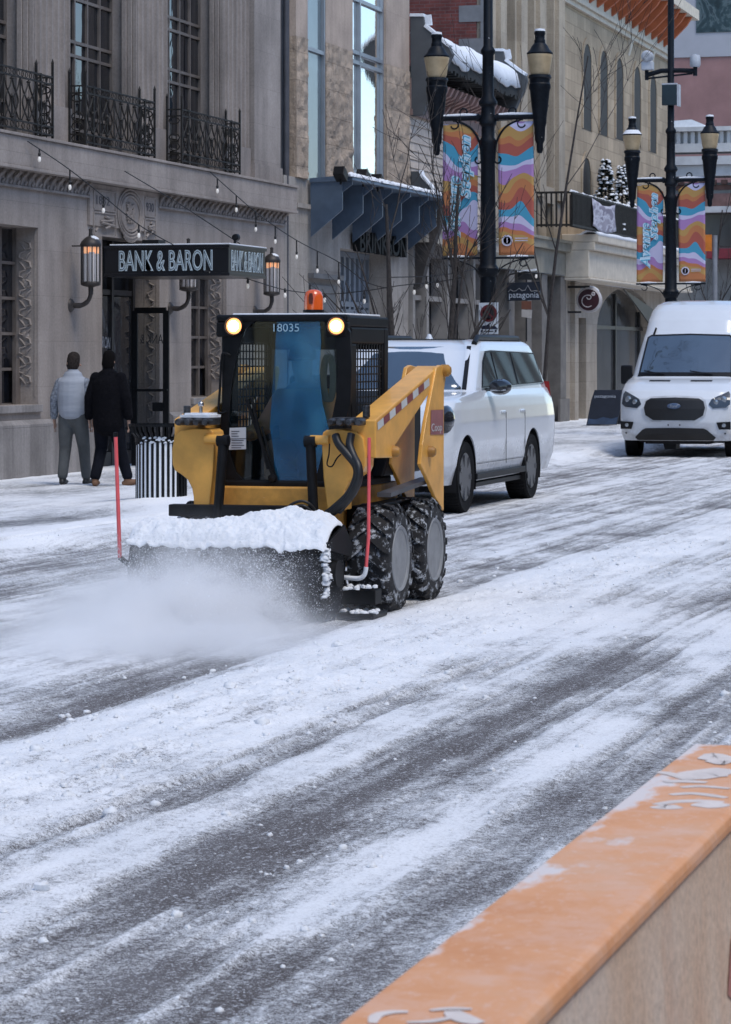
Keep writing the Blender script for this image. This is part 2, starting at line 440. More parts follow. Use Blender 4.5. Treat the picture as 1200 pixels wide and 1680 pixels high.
# ---------------------------------------------------------------- skid steer with a snow broom
YEL = mat('loader_yellow', (.80,.40,.075), .5, var=.12, vs=4, coat=.15, bmp=.08, bs=60, snow=.76, snow_s=60)
YELD = mat('loader_yellow_dusty', (.68,.33,.06), .55, var=.2, vs=6, snow=.70, snow_s=40)
LBLK = mat('loader_black', (.006,.006,.007), .55, var=.3, vs=12, spec=.22)
HOSE = mat('hose_rubber', (.014,.014,.015), .45, var=.2)
DUSTY = mat('snow_dusted_black', (.006,.006,.008), .7, var=.3, snow=.62, snow_s=75, spec=.2)
CT = 5.97                                     # centre line of the machine
sk = thing('skid_steer_loader', (19.4, CT, 0), 'yellow skid steer loader with lit work lamps sweeping snow off the street', 'skid steer')
mir = lambda v: Vector((v[0], 2*CT-v[1], v[2]))
def both(poly): return [poly, [mir(p) for p in poly][::-1]]
# chassis
c = MB(); c.box(18.72,20.25,5.56,6.38,.30,.84); c.box(18.62,18.72,5.52,6.42,.60,.86)
ch = c.build('chassis', YELD, sk, bevel=.012)
c = MB(); c.prism([(19.42,5.44,.905),(20.46,5.44,.905),(20.46,5.44,1.50),(20.05,5.44,1.42),(19.86,5.44,1.3)], (0,1.06,0)); c.box(18.74,19.86,5.50,6.44,.845,.90); c.box(18.9,20.3,5.40,5.555,.42,.72); c.box(18.9,20.3,6.385,6.54,.42,.72)
c.build('engine_housing', LBLK, sk, bevel=.015)
c = MB()
for p, q in (((18.95,5.30,.80),(20.1,5.30,.86)),): c.bar(p, q, .10, .03)
c.build('step_plate', mat('worn_steel', (.16,.16,.17), .5, metal=.6, var=.2), sk)
# wheels
TY = nodes('snow_packed_tyre')
def mk_tyre():
    m, nt, b = TY
    v = coords(nt)
    k = ramp(nt, noise(nt, v, 13, 6, .75), [(.535, 0), (.62, .75)])
    nt.links.new(mixc(nt, k, (.013,.013,.015), (.62,.66,.72)), b.inputs['Base Color'])
    b.inputs['Roughness'].default_value = .8
    bump(nt, b, noise(nt, v, 40, 5, .7), .4, .01)
    return m
TYRE = mk_tyre()
def wheel(x, yo, sgn):
    """yo = outer face, sgn = -1 when the outer face looks at the viewer's side"""
    r, w = .372, .30
    yi = yo-sgn*w; ym = (yo+yi)/2
    z0 = r-.008
    t = MB()
    prof = [(.20,w/2-.03),(.235,w/2),(.30,w/2),(.345,w/2-.02),(r-.02,w/2-.045),(r-.018,0),(r-.02,-w/2+.045),(.345,-w/2+.02),(.30,-w/2),(.235,-w/2),(.20,-w/2+.03),(.19,0)]
    t.lathe(prof+[prof[0]], (x, ym, z0), 40, 'y')
    for k in range(18):                       # chevron lugs
        for side in (1, -1):
            a0 = 2*math.pi*(k+(.5 if side < 0 else 0))/18
            vs = []
            for (yy, da, rr) in ((side*.0, .0, r-.02),(side*(w/2-.03), .26, r-.022),(side*(w/2+.004), .30, .325)):
                for dd in (-.075, .075):
                    for rad in (rr-.012, rr+.026 if yy != side*(w/2+.004) else rr+.01):
                        a = a0+da+dd; vs.append((x+rad*math.cos(a), ym+yy, z0+rad*math.sin(a)))
            t.add(vs, [(0,1,3,2),(8,9,11,10),(0,4,5,1),(2,3,7,6),(1,5,7,3),(0,2,6,4),(4,8,9,5),(6,7,11,10),(5,9,11,7),(4,6,10,8)])
    root = t.build('wheel', TYRE, sk, smooth=40)
    q = MB(); s = sgn
    q.lathe([(.0,s*(w/2-.085)),(.07,s*(w/2-.085)),(.075,s*(w/2-.10)),(.165,s*(w/2-.10)),(.19,s*(w/2-.05)),(.205,s*(w/2-.005)),(.222,s*(w/2+.004)),(.232,s*(w/2-.01))], (x, ym, z0), 32, 'y')
    for k in range(8):
        a = 2*math.pi*k/8; q.lathe([(.0,s*(w/2-.082)),(.011,s*(w/2-.084)),(.011,s*(w/2-.101))], (x+.11*math.cos(a), ym, z0+.11*math.sin(a)), 6, 'y')
    q.build('rim', mat('pale_grey_rim', (.25,.26,.275), .55, var=.12, vs=9, snow=.74, snow_s=30), root, smooth=40)
for x in (18.98, 19.92):
    wheel(x, 5.19, -1); wheel(x, 2*CT-5.19, 1)
# loader arms: front leg + sloping beam, each side
legR = [(296,706),(320,703),(344,704),(350,708),(352,720),(349,780),(343,834),(318,834),(317.5,815),(315,801),(308,787),(297,778),(287,772),(283,762),(282,740),(286,716)]
p = [mir(on_s(a, b, 18.42)) for a, b in legR][::-1]
beam = [(721,600),(612,690),(601,704),(601,748),(612,752),(645,751),(649,727),(707,638),(719,615)]
bp = [on_t(a, b, 5.22) for a, b in beam]
for v in bp: v.x = max(v.x, 18.45)
tower = [(717,603),(723,599),(733,602),(733,612),(729,640),(728.5,838),(715,815),(703,787),(691,762),(694,730),(700,690),(708,650)]
tp = [on_t(a, b, 5.205) for a, b in tower]
for side, (lp, bb, tt) in enumerate(((p, bp, tp), ([mir(v) for v in p], [mir(v)-Vector((0,.07,0)) for v in bp], [mir(v) for v in tp]))):
    sg = 1 if side == 0 else -1
    a = MB(); a.prism(lp, (.22, 0, 0)); a.prism(bb, (0, sg*.17, 0))
    arm = a.build('loader_arm', YEL, sk, bevel=.008)
    f = MB()                                   # stiffening flange under the beam
    for (q0, q1) in zip(bb[5:7], bb[6:8]): f.bar(q0+Vector((0,sg*.01,0)), q1+Vector((0,sg*.01,0)), .012, .03)
    f.build('flange', YEL, arm)
    t = MB(); t.prism(tt, (0, sg*.03, 0)); t.prism([v+Vector((0, sg*.22, 0)) for v in tt], (0, sg*.03, 0)); 
    tw = t.build('tower', YEL, sk, bevel=.006)
    for (px, py, rr, ty_, par) in ((729,608,.045,5.205,tw),(704,741,.04,5.205,tw),(645,741,.038,5.22,arm)):
        q = MB(); v = on_t(px, py, ty_); v = v if side == 0 else mir(v)
        q.lathe([(0,-sg*.05),(rr*.6,-sg*.05),(rr,-sg*.03),(rr,sg*.02)], v, 14, 'y')
        q.build('pivot_pin', mat('pin_amber', (.42,.20,.03), .5, var=.2), par, smooth=40)
    # red and white reflective tape along the beam
    e0, e1 = bb[1], bb[0]; d = (e1-e0).normalized(); nrm = Vector((0,-sg,0)); dn = Vector((d.z,0,-d.x))
    for k in range(9):
        s0 = .03+k*.155
        if s0+.15 > (e1-e0).length: break
        pq = [e0+d*s0+dn*.022, e0+d*(s0+.15)+dn*.022, e0+d*(s0+.15)+dn*.075, e0+d*s0+dn*.075]
        m_ = MB(); m_.prism([x+nrm*.003 for x in pq], nrm*.001)
        m_.build('reflective_tape', mat('tape_red', (.22,.03,.03), .4, var=.1) if k % 2 else mat('tape_white', (.6,.6,.58), .4, var=.05), arm)
    # lift cylinder beside the cab front
    cy = MB(); x0 = 18.40
    yy = 5.66 if side == 0 else 2*CT-5.66
    cy.tube([(x0, yy, 1.16),(x0-.03, yy-sg*.035, .58)], .034, 14); cy.lathe([(.0,-.045),(.04,-.04),(.04,.04),(0,.045)], (x0, yy, 1.18), 12, 'y')
    cy.build('tilt_cylinder', LBLK, sk, smooth=40)
    rod = MB(); rod.tube([(x0, yy, 1.19),(x0, yy-sg*.13, 1.19)], .032, 12); rod.build('cylinder_pin', YEL, sk, smooth=40)
    # hydraulic coupler block on top of the leg
    hx = on_s(578 if side == 0 else 330, 692, 18.5)
    h = MB(); h.box(18.38,18.60,hx.y-.11,hx.y+.11,hx.z-.02,hx.z+.03)
    for k in range(4):
        h.lathe([(0,-.07),(.022,-.07),(.026,-.04),(.026,.05)], (18.36, hx.y-.10+k*.065, hx.z+.002), 10, 'x')
    h.lathe([(.026,0),(.026,.08),(.0,.08)], (18.5, hx.y-sg*.10, hx.z+.03), 10, 'z')
    cb = h.build('coupler_block', mat('oily_steel', (.07,.07,.075), .4, metal=.5, var=.4, vs=30), sk, bevel=.006)
    if side:
        h = MB(); h.prism([(18.38,hx.y-.11,hx.z+.031),(18.60,hx.y-.11,hx.z+.031),(18.60,hx.y+.11,hx.z+.031),(18.38,hx.y+.11,hx.z+.031)], (0,0,.018))
        h.prism([(18.42,hx.y-.09,hx.z+.049),(18.58,hx.y-.09,hx.z+.049),(18.58,hx.y+.09,hx.z+.049),(18.42,hx.y+.09,hx.z+.049)], (0,0,.012)); h.build('snow_cap', SNOW, cb)
        h = MB(); h.tube([(18.5,hx.y,hx.z+.06),(18.5,hx.y,hx.z+.10)], .012, 8); h.lathe([(0,-.02),(.018,-.012),(.022,0),(.018,.014),(0,.022)], (18.5,hx.y,hx.z+.12), 12, 'z'); h.build('knob', CHROME, cb, smooth=60)
# hoses in front of the near leg
def pix_path(pts, s): return [on_s(a, b, s+ds) for a, b, ds in pts]
def spline(P, n=6):
    P = [Vector(v) for v in P]; out = []
    for i in range(len(P)-1):
        p0 = P[max(i-1,0)]; p1 = P[i]; p2 = P[i+1]; p3 = P[min(i+2,len(P)-1)]
        for k in range(n):
            t = k/n
            out.append(.5*((2*p1)+(p2-p0)*t+(2*p0-5*p1+4*p2-p3)*t*t+(3*p1-p0-3*p2+p3)*t*t*t))
    return out+[P[-1]]
h = MB()
h.tube(spline(pix_path([(551,714,0),(556,728,-.03),(570,745,-.06),(585,765,-.08),(585,785,-.08),(572,812,-.08),(548,835,-.04),(538,842,.0)], 18.36)), .028, 10)
h.tube(spline(pix_path([(577,712,0),(574,730,-.03),(580,748,-.06),(588,765,-.10),(589,785,-.11),(578,810,-.10),(555,838,-.05)], 18.36)), .028, 10)
h.tube(spline(pix_path([(588,785,-.09),(585,800,-.1),(565,826,-.09),(545,842,-.05)], 18.36)), .024, 10)
h.tube(spline(pix_path([(470,838,-.1),(478,828,-.12),(495,822,-.12),(510,828,-.1),(520,842,-.06)], 18.36)), .010, 8)
h.tube(spline(pix_path([(474,842,-.1),(484,832,-.12),(499,830,-.12),(512,840,-.1)], 18.36)), .010, 8)
h.build('hydraulic_hoses', HOSE, sk, smooth=60)
h = MB(); h.tube(spline(pix_path([(541,728,0),(540,745,-.02),(537,762,0),(545,765,0),(553,752,0),(560,745,0)], 18.36)), .005, 6)
h.build('wiring', LBLK, sk)
# cab --------------------------------------------------------------------------------------
y0, y1, xf, xr = 5.52, 6.42, 18.80, 19.80
cab = MB()
cab.box(xf-.02,xr+.06,y0,y1,1.955,2.03)                       # roof
cab.box(xf-.06,xf+.03,y0-.015,y1+.03,1.99,2.038)              # brow carrying the lamps
for ya_, yb_ in ((y0-.015,y0+.14),(y1-.11,y1+.03)): cab.box(xf-.058,xf+.03,ya_,yb_,1.885,1.99)
cab.prism([(xr,y0,.86),(xr+.04,y0,1.2),(xr+.06,y0,1.955),(xr-.06,y0,1.955),(xr-.08,y0,.86)], (0,.05,0))
cab.prism([(xr,y1,.86),(xr+.04,y1,1.2),(xr+.06,y1,1.955),(xr-.06,y1,1.955),(xr-.08,y1,.86)], (0,-.05,0))
for ys in (y0, y1-.075):                                      # front posts
    cab.prism([(xf-.03,ys,.86),(xf+.10,ys,.86),(xf+.10,ys,1.93),(xf-.03,ys,1.93)], (0,.075,0))
for ys in (y0, y1-.04):                                       # side panels round the mesh openings
    cab.box(xf+.10,xr-.05,ys,ys+.04,1.84,1.955); cab.box(xf+.10,xr-.05,ys,ys+.04,.86,1.20)
    cab.box(xf+.10,xf+.24,ys,ys+.04,1.20,1.84)
cab.box(xr-.02,xr+.03,y0+.05,y1-.05,.86,1.35); cab.box(xr-.02,xr+.03,y0+.05,y1-.05,1.80,1.955)
cab.box(xf,xr,y0+.05,y1-.05,.862,.90)
cb = cab.build('cab', LBLK, sk, bevel=.014)
r = MB(); r.box(xf+.06,xr+.02,y0+.05,y1-.05,2.032,2.05); r.build('roof_snow', SNOW, cb, bevel=.008)
for ys in (y0+.012, y1-.028):                                 # steel mesh
    g = MB()
    xa, xb, za, zb = xf+.24, xr-.06, 1.20, 1.84
    for k in range(11): g.box(xa+(xb-xa)*k/10-.005, xa+(xb-xa)*k/10+.005, ys, ys+.008, za, zb)
    for k in range(13): g.box(xa, xb, ys+.009, ys+.017, za+(zb-za)*k/12-.005, za+(zb-za)*k/12+.005)
    g.build('side_mesh', mat('mesh_grey', (.05,.05,.052), .5, metal=.4), cb)
# front door: frame ring, glass, painted reflection, wiper, handle
GO = [(396,560),(404,540),(420,527),(440,523),(525,523),(540,534),(551,556),(556,600),(553,650),(545,690),(532,735),(522,775),(510,793),(490,801),(430,801),(408,796),(388,775),(378,745),(376,700),(380,640),(388,590)]
def inset(poly, k):
    cx = sum(p[0] for p in poly)/len(poly); cy = sum(p[1] for p in poly)/len(poly)
    return [(cx+(x-cx)*k, cy+(y-cy)*k) for x, y in poly]
XG = 18.765
go = [on_s(a, b, XG) for a, b in GO]
door = MB()
OUT = [(372,548),(380,530),(400,520),(440,518),(545,518),(562,524),(575,545),(578,600),(576,660),(563,705),(548,742),(540,790),(530,806),(500,808),(420,808),(380,806),(366,790),(362,740),(364,690),(368,630),(370,590)]
oo = [on_s(a, b, XG) for a, b in OUT]
n = len(go)
vs = [v+Vector((-.012,0,0)) for v in oo]+[v+Vector((-.012,0,0)) for v in go]+[v+Vector((.03,0,0)) for v in oo]+[v+Vector((.03,0,0)) for v in go]
fs = []
for i in range(n):
    j = (i+1) % n
    fs += [(i,j,n+j,n+i),(2*n+i,3*n+i,3*n+j,2*n+j),(i,2*n+i,2*n+j,j),(n+i,n+j,3*n+j,3*n+i)]
door.add(vs, fs)
dr = door.build('cab_door', LBLK, sk)
gl = MB(); gl.prism([v+Vector((.004,0,0)) for v in go], (.006,0,0))
gl.build('windscreen', clear_glass('cab_glass', (.80,.86,.85), 1.5, .05), dr)
REFLECTION = [(455,524),(525,524),(527,560),(524,610),(529,660),(540,705),(530,740),(521,776),(509,792),(490,799),(452,799),(449,740),(443,700),(447,640),(451,580)]
def reflection_mat():
    m, nt, b = nodes('blue_reflection_tint')
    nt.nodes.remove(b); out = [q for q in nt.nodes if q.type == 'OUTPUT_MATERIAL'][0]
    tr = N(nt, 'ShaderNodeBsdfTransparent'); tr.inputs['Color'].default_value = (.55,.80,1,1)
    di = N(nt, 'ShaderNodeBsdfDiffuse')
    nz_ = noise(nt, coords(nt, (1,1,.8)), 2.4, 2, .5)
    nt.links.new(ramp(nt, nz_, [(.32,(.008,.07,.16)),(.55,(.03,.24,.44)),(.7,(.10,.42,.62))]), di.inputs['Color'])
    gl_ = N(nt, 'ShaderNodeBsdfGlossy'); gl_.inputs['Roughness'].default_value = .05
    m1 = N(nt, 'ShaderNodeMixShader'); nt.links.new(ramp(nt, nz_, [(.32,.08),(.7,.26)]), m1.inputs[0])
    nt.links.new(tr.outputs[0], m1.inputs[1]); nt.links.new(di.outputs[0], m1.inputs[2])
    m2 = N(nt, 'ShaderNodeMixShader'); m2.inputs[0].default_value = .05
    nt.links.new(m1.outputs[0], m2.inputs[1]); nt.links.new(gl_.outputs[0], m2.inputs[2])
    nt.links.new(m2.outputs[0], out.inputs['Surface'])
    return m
f = MB(); f.prism([on_s(a, b, XG-.002) for a, b in REFLECTION], (.002,0,0)); f.build('painted_reflection', reflection_mat(), dr)  # blue reflection in the windscreen, painted as a tinted sheet on the glass
w = MB(); w.bar(on_s(405,655,XG-.03), on_s(448,780,XG-.035), .022, .02); w.bar(on_s(413,652,XG-.03), on_s(440,770,XG-.04), .012, .03); w.bar(on_s(430,700,XG-.02), on_s(455,790,XG-.02), .014, .014)
w.lathe([(0,-.03),(.028,-.025),(.03,.02)], on_s(448,784,XG-.02), 12, 'x'); w.build('wiper', LBLK, dr)
w = MB(); w.tube(spline([on_s(a, b, XG-.05) for a, b in ((378,583),(370,580),(364,586),(361,640),(359,672),(364,678),(372,676))]), .009, 8); w.build('grab_handle', LBLK, dr, smooth=60)
w = MB(); w.prism([on_s(a, b, XG-.016) for a, b in ((377,702),(404,701),(404,737),(376,738))], (.002,0,0))
st = w.build('paper_notice', mat('paper', (.62,.63,.64), .8, var=.05), dr)
w = MB()
for k, (xa, xb) in enumerate(((380,393),(380,390),(380,392),(380,400),(380,398),(380,401),(380,396))):
    y_ = 707+k*4+(3 if k > 2 else 0); w.prism([on_s(a, b, XG-.018) for a, b in ((xa,y_),(xb,y_),(xb,y_+1.2),(xa,y_+1.2))], (.001,0,0))
w.prism([on_s(a, b, XG-.018) for a, b in ((376.5,719.6),(404,719),(404,720),(376.5,720.6))], (.001,0,0))
w.build('notice_text', mat('ink', (.06,.07,.09), .8), st)
text('18035', 'unit_number', mat('pale_decal', (.36,.52,.60), .5, var=.05), dr, FRONT(on_s(470, 537.5, XG-.014)), w=.185, h=.055, ext=.001)
# work lamps, beacon
for px in (385, 553):
    v = on_s(px, 535, xf-.06)
    l = MB(); l.lathe([(.0,.07),(.062,.07),(.07,.02),(.07,-.02),(.062,-.03),(.055,-.012)], v, 20, 'x'); wl = l.build('work_lamp', LBLK, sk, smooth=40)
    l = MB(); l.lathe([(0,-.028),(.03,-.026),(.055,-.014),(.055,0)], v, 20, 'x')
    l.build('lens', mat('lit_lens', (1.0,.36,.12), .3, emit=1.25, var=0), wl, smooth=60)
    l = MB(); l.lathe([(0,-.034),(.02,-.033),(.036,-.027),(.036,-.02)], v, 18, 'x'); l.build('lamp_core', mat('lit_core', (1.0,.86,.68), .3, emit=14, var=0), wl, smooth=60)
v = on_s(515, 513, 19.15)
b = MB(); b.lathe([(.075,0),(.075,.02),(.0,.02)], v, 20); bc = b.build('beacon', LBLK, sk, smooth=40)
b = MB(); b.lathe([(.066,.02),(.066,.11),(.055,.145),(.03,.16),(0,.163)], v, 24)
b.build('amber_dome', mat('amber_plastic', (.75,.11,.015), .18, var=.1, coat=.5), bc, smooth=50)
b = MB(); b.lathe([(.067,-.03),(.067,.03)], v+Vector((0,0,.09)), 24, 'z'); 
b = MB(); b.prism([v+Vector((-.069+.0*abs(q),q,zz)) for q, zz in ((-.012,.06),(.012,.06),(.016,.10),(.010,.135),(-.010,.135),(-.016,.10))], (.012,0,0)); b.build('reflector', mat('amber_dark', (.12,.02,.01), .3), bc)
# red dealer decal on the tower
w = MB(); w.prism([on_t(a, b, 5.202) for a, b in ((707.5,673),(727.6,672),(727.6,713),(706.5,713))], (0,-.0015,0)); dc = w.build('decal', mat('decal_red', (.28,.10,.10), .5, var=.2), sk)
text('Coop', 'decal_text', mat('decal_white', (.5,.48,.48), .5), dc, SIDE(on_t(717, 703, 5.199)), w=.30, h=.075, ext=.0008)
# seat, rear window bars and levers inside the cab
s = MB(); s.box(19.25,19.62,5.74,6.22,.90,1.10); s.prism([(19.60,5.76,1.08),(19.72,5.76,1.62),(19.62,5.76,1.62),(19.50,5.76,1.08)], (0,.44,0)); s.build('seat', mat('seat_vinyl', (.03,.03,.032), .6), sk, bevel=.03)
for yy in (5.66, 6.28):
    s = MB(); s.tube([(19.05,yy,.9),(19.0,yy,1.18)], .014, 8); s.lathe([(0,-.03),(.025,-.02),(.028,.02),(0,.05)], (19.0,yy,1.2), 10); s.build('control_lever', LBLK, sk, smooth=50)
# a coil of pale rope hung inside by the right-hand post
s = MB()
for k in range(5):
    s.tube([Vector((18.86+.006*k, 5.655+.011*k+.045*math.cos(t)*.8, 1.60+.16*math.sin(t))) for t in np.linspace(0, 2*math.pi, 18)], .007, 6)
s.build('rope_coil', mat('rope', (.42,.38,.30), .9), sk)
# ---- broom
bx, bz, br = 18.0, .325, .318
B0, B1 = 5.37, 6.71
br_m = MB()
rn = random.Random(5)
for k in range(34):                               # bristle wafers
    yy = B0+.02+(B1-B0-.04)*k/33
    ring = []
    for j in range(40):
        q = br*(.93+.09*rn.random()); a = 2*math.pi*j/40
        ring.append((bx+q*math.cos(a), yy, bz+q*math.sin(a)))
    if k: br_m.loft([prev, [(v[0], v[1]-.006, v[2]) for v in ring]], cap=False)
    prev = ring
br_m.lathe([(br*.9,0),(.12,-.004),(.0,-.004)], (bx,B0+.02,bz), 30, 'y'); br_m.lathe([(br*.9,0),(.12,.004),(0,.004)], (bx,B1-.02,bz), 30, 'y')
broom = br_m.build('broom', DUSTY, sk)
core = MB(); core.tube([(bx,B0-.03,bz),(bx,B1+.03,bz)], .09, 16); core.build('core', LBLK, broom, smooth=40)
hood = MB()
def arc(r, a0, a1, n): return [(bx+r*math.cos(R(a0+(a1-a0)*i/(n-1))), bz+r*math.sin(R(a0+(a1-a0)*i/(n-1)))) for i in range(n)]
pr = arc(.325, 143, 28, 14)
pr2 = arc(.312, 28, 143, 14)
hood.prism([(x, B0-.01, z) for x, z in pr+pr2], (0, B1-B0+.02, 0))
hd = hood.build('hood', LBLK, broom, smooth=30)
hood = MB(); hood.prism([(bx+.33,B0-.012,.48),(bx+.12,B0-.012,.64),(bx-.25,B0-.012,.545),(bx-.25,B0-.012,.50),(bx+.27,B0-.012,.42)], (0,-.02,0)); hood.build('end_plate', LBLK, hd)
fr = MB(); fr.box(18.36,18.46,5.62,6.66,.665,.745); fr.box(18.34,18.40,5.45,6.5,.40,.50)
fr.box(18.30,18.46,5.18,5.46,.10,.20); fr.box(18.12,18.46,5.14,5.40,.02,.055)
fr.prism([(18.02,5.43,.30),(18.50,5.43,.06),(18.50,5.43,.22),(18.2,5.43,.50)], (0,.02,0))
fm = fr.build('broom_frame', LBLK, broom, bevel=.008)
fl_ = MB(); fl_.prism([(17.775,B0,.54),(17.742,B0,.46),(17.715,B0,.36),(17.71,B0,.24),(17.722,B0,.24),(17.727,B0,.36),(17.754,B0,.46),(17.79,B0,.54)], (0,B1-B0,0)); fl_.build('front_flap', DUSTY, hd, smooth=30)
# snow heaped on the hood
def heap(name, x0, x1, y0_, y1_, zf, th, nx, ny, seed, parent, under=None):
    xs_ = np.linspace(x0, x1, nx); ys_ = np.linspace(y0_, y1_, ny)
    X, Y = np.meshgrid(xs_, ys_, indexing='ij')
    ed = np.minimum(np.minimum((X-x0)/(x1-x0), (x1-X)/(x1-x0))*6, np.minimum((Y-y0_), (y1_-Y))*14)
    ed = np.clip(ed, 0, 1)**.5
    H = th(X, Y)*(.35+1.3*fbm(X*6, Y*6, seed, 4, .6))*ed+(.034*(fbm(X*15, Y*15, seed+3, 3)-.5)+.022*(fbm(X*42, Y*42, seed+9, 3)-.5))*ed
    top = np.vectorize(zf)(X)
    dp = (.035*vn(Y*5, Y*0, 5)+.030*vn(Y*23, Y*0, 6)+.014*vn(Y*55, Y*0, 7)-.03)*np.exp(-((X-x0)/.035)**2); top = top-dp
    b = MB(); idx = lambda i, j: i*ny+j
    vs = [(X[i,j], Y[i,j], top[i,j]+H[i,j]) for i in range(nx) for j in range(ny)]
    fs = [(idx(i,j), idx(i+1,j), idx(i+1,j+1), idx(i,j+1)) for i in range(nx-1) for j in range(ny-1)]
    o = nx*ny
    vs += [(X[i,j], Y[i,j], top[i,j]-.006) for i in range(nx) for j in range(ny)]
    fs += [(o+idx(i,j+1), o+idx(i+1,j+1), o+idx(i+1,j), o+idx(i,j)) for i in range(nx-1) for j in range(ny-1)]
    for i in range(nx-1):
        for j, fl in ((0,1),(ny-1,0)):
            q = (idx(i,j), o+idx(i,j), o+idx(i+1,j), idx(i+1,j)); fs.append(q if not fl else q[::-1])
    for j in range(ny-1):
        for i, fl in ((0,0),(nx-1,1)):
            q = (idx(i,j), idx(i,j+1), o+idx(i,j+1), o+idx(i,j)); fs.append(q[::-1] if not fl else q)
    b.add(vs, fs)
    return b.build(name, SNOW, parent, smooth=70)
hz_ = lambda x: bz+math.sqrt(max(.325**2-(x-bx)**2, .036))
th = lambda X, Y: .022+.085*np.exp(-((Y-5.72)/.33)**2)*np.exp(-((X-18.12)/.16)**2)+.022*np.exp(-((X-17.72)/.07)**2)
heap('snow_load', 17.685, 18.24, B0-.02, B1+.01, hz_, th, 90, 230, 17, hd)
# packed snow along the hood's front lip and the near end
lip = MB()
for k in range(0):
    yy = B0+(B1-B0)*rn.random(); q = .014+.036*rn.random()**2
    lump_mesh(lip, (17.725+.02*n1(k*.9,1,2)+.012, yy, bz+.180-.035*n1(yy*3.1,3,3)-.02*rn.random()), q*1.2, rn)
for k in range(80): lump_mesh(lip, (17.725+.06*rn.random(), B0-.004-.02*rn.random(), .51-.32*rn.random()**1.2), .008+.020*rn.random(), rn)
for k in range(30): lump_mesh(lip, (18.14+.25*rn.random(), 5.14+.26*rn.random(), .215 if rn.random() < .5 else .056), .022, rn)
lip.build('packed_snow', SNOW, hd, smooth=60)
# marker whips
PINK = mat('fluorescent_rod', (.85,.12,.13), .4, var=.08)
w = MB(); a = on_s(606,718,18.30); b_ = on_s(605,880,18.30); c_ = on_s(601,930,18.30)
w.tube([a, b_, c_], [.012,.012,.012], 10); mk = w.build('marker_rod', PINK, broom, smooth=60)
w = MB(); w.tube(spline([c_, on_s(598,943,18.30), on_s(588,949,18.30), on_s(562,947,18.30)]), .016, 8); w.build('rod_bracket', SNOW, mk, smooth=60)
w = MB(); a = on_s(190,712,17.9); b_ = on_s(197,915,17.9); w.tube([a, b_], [.013,.014], 10); mk = w.build('marker_rod', PINK, broom, smooth=60)
w = MB(); w.lathe([(.014,-.02),(.015,.01),(0,.014)], a, 10); w.build('rod_tip', LBLK, mk)
w = MB(); w.bar((17.9, b_.y, b_.z), (18.0, B1+.02, .30), .03, .03); w.build('rod_bracket', LBLK, mk)
# ---- thrown snow: fine grains over a soft volume of powder
fl = MB(); rr = random.Random(11)
def grain(c, r):
    d = [Vector((rr.uniform(-1,1), rr.uniform(-1,1), rr.uniform(-1,1)))*r for _ in range(4)]
    fl.add([Vector(c)+x for x in d], [(0,1,2),(0,3,1),(1,3,2),(0,2,3)])
def cloud_h(y, x):                                # top of the spray by distance ahead of the brush
    d = 17.75-x
    return (.42*math.exp(-((d-.25)/.8)**2)*(.55+.45*math.exp(-((y-6.25)/.55)**2))+.13*math.exp(-((d-1.2)/1.2)**2))
n_ = 0
while n_ < 42000:
    x = 17.70-abs(rr.gauss(0, .38)); y = rr.gauss(6.05, .5)
    if y < 5.5-(17.7-x)*.1 or y > 9: continue
    z = abs(rr.gauss(0, .29))
    if z > .62-.25*max(0, 6-y): continue
    grain((x, y, z+.01), .0022+.0050*rr.random()**4); n_ += 1
for k in range(5500):
    x = 17.6+rr.random()*.35; y = rr.uniform(5.38, 6.8); grain((x-.30, y*.98, .12+.45*rr.random()**1.7), .0018+.003*rr.random()**2)
tag(fl.build('snow_spray', SNOW), 'fine grains of snow thrown up in front of the broom', 'snow', kind='stuff')
def cloud_mat():
    m = bpy.data.materials.new('powder_snow'); m.use_nodes = True; nt = m.node_tree
    nt.nodes.remove(nt.nodes['Principled BSDF']); out = [q for q in nt.nodes if q.type == 'OUTPUT_MATERIAL'][0]
    pv = N(nt, 'ShaderNodeVolumePrincipled'); pv.inputs['Color'].default_value = (.99,.992,1,1); pv.inputs['Anisotropy'].default_value = 0
    tc = N(nt, 'ShaderNodeTexCoord'); sp = N(nt, 'ShaderNodeSeparateXYZ'); nt.links.new(tc.outputs['Object'], sp.inputs[0])
    X, Y, Zs = sp.outputs
    def gauss(v, c, w, w2=None):
        q = math_(nt, 'DIVIDE', math_(nt, 'SUBTRACT', v, c), w)
        return math_(nt, 'POWER', 2.718, math_(nt, 'MULTIPLY', math_(nt, 'MULTIPLY', q, q), -1.0))
    nz = noise(nt, coords(nt, (1,1,1.2)), 4.2, 6, .68)
    nb = math_(nt, 'MULTIPLY', math_(nt, 'MAXIMUM', math_(nt, 'SUBTRACT', nz, .37), 0.0), 5.0)
    def lobe(x, y, wx, wy, hz, k):
        g = math_(nt, 'MULTIPLY', gauss(X, x, wx), gauss(Y, y, wy))
        zz = math_(nt, 'MULTIPLY', gauss(Zs, 0.0, hz), k)
        return math_(nt, 'MULTIPLY', g, zz)
    d = lobe(17.10, 6.02, .30, .40, .31, 32.0)
    d = math_(nt, 'ADD', d, lobe(16.9, 6.40, .55, .42, .24, 10.0))
    d = math_(nt, 'ADD', d, lobe(16.1, 5.9, .75, .70, .13, 10.0))
    d = math_(nt, 'MULTIPLY', d, nb)
    # fade out before the walls of the box
    nt.links.new(d, pv.inputs['Density']); nt.links.new(pv.outputs[0], out.inputs['Volume'])
    return m
v = MB(); v.box(13.9, 17.64, 3.9, 9.9, -.05, .98)
cl = tag(v.build('snow_cloud', cloud_mat()), 'pale cloud of powder snow billowing ahead of the broom', 'snow', kind='stuff')
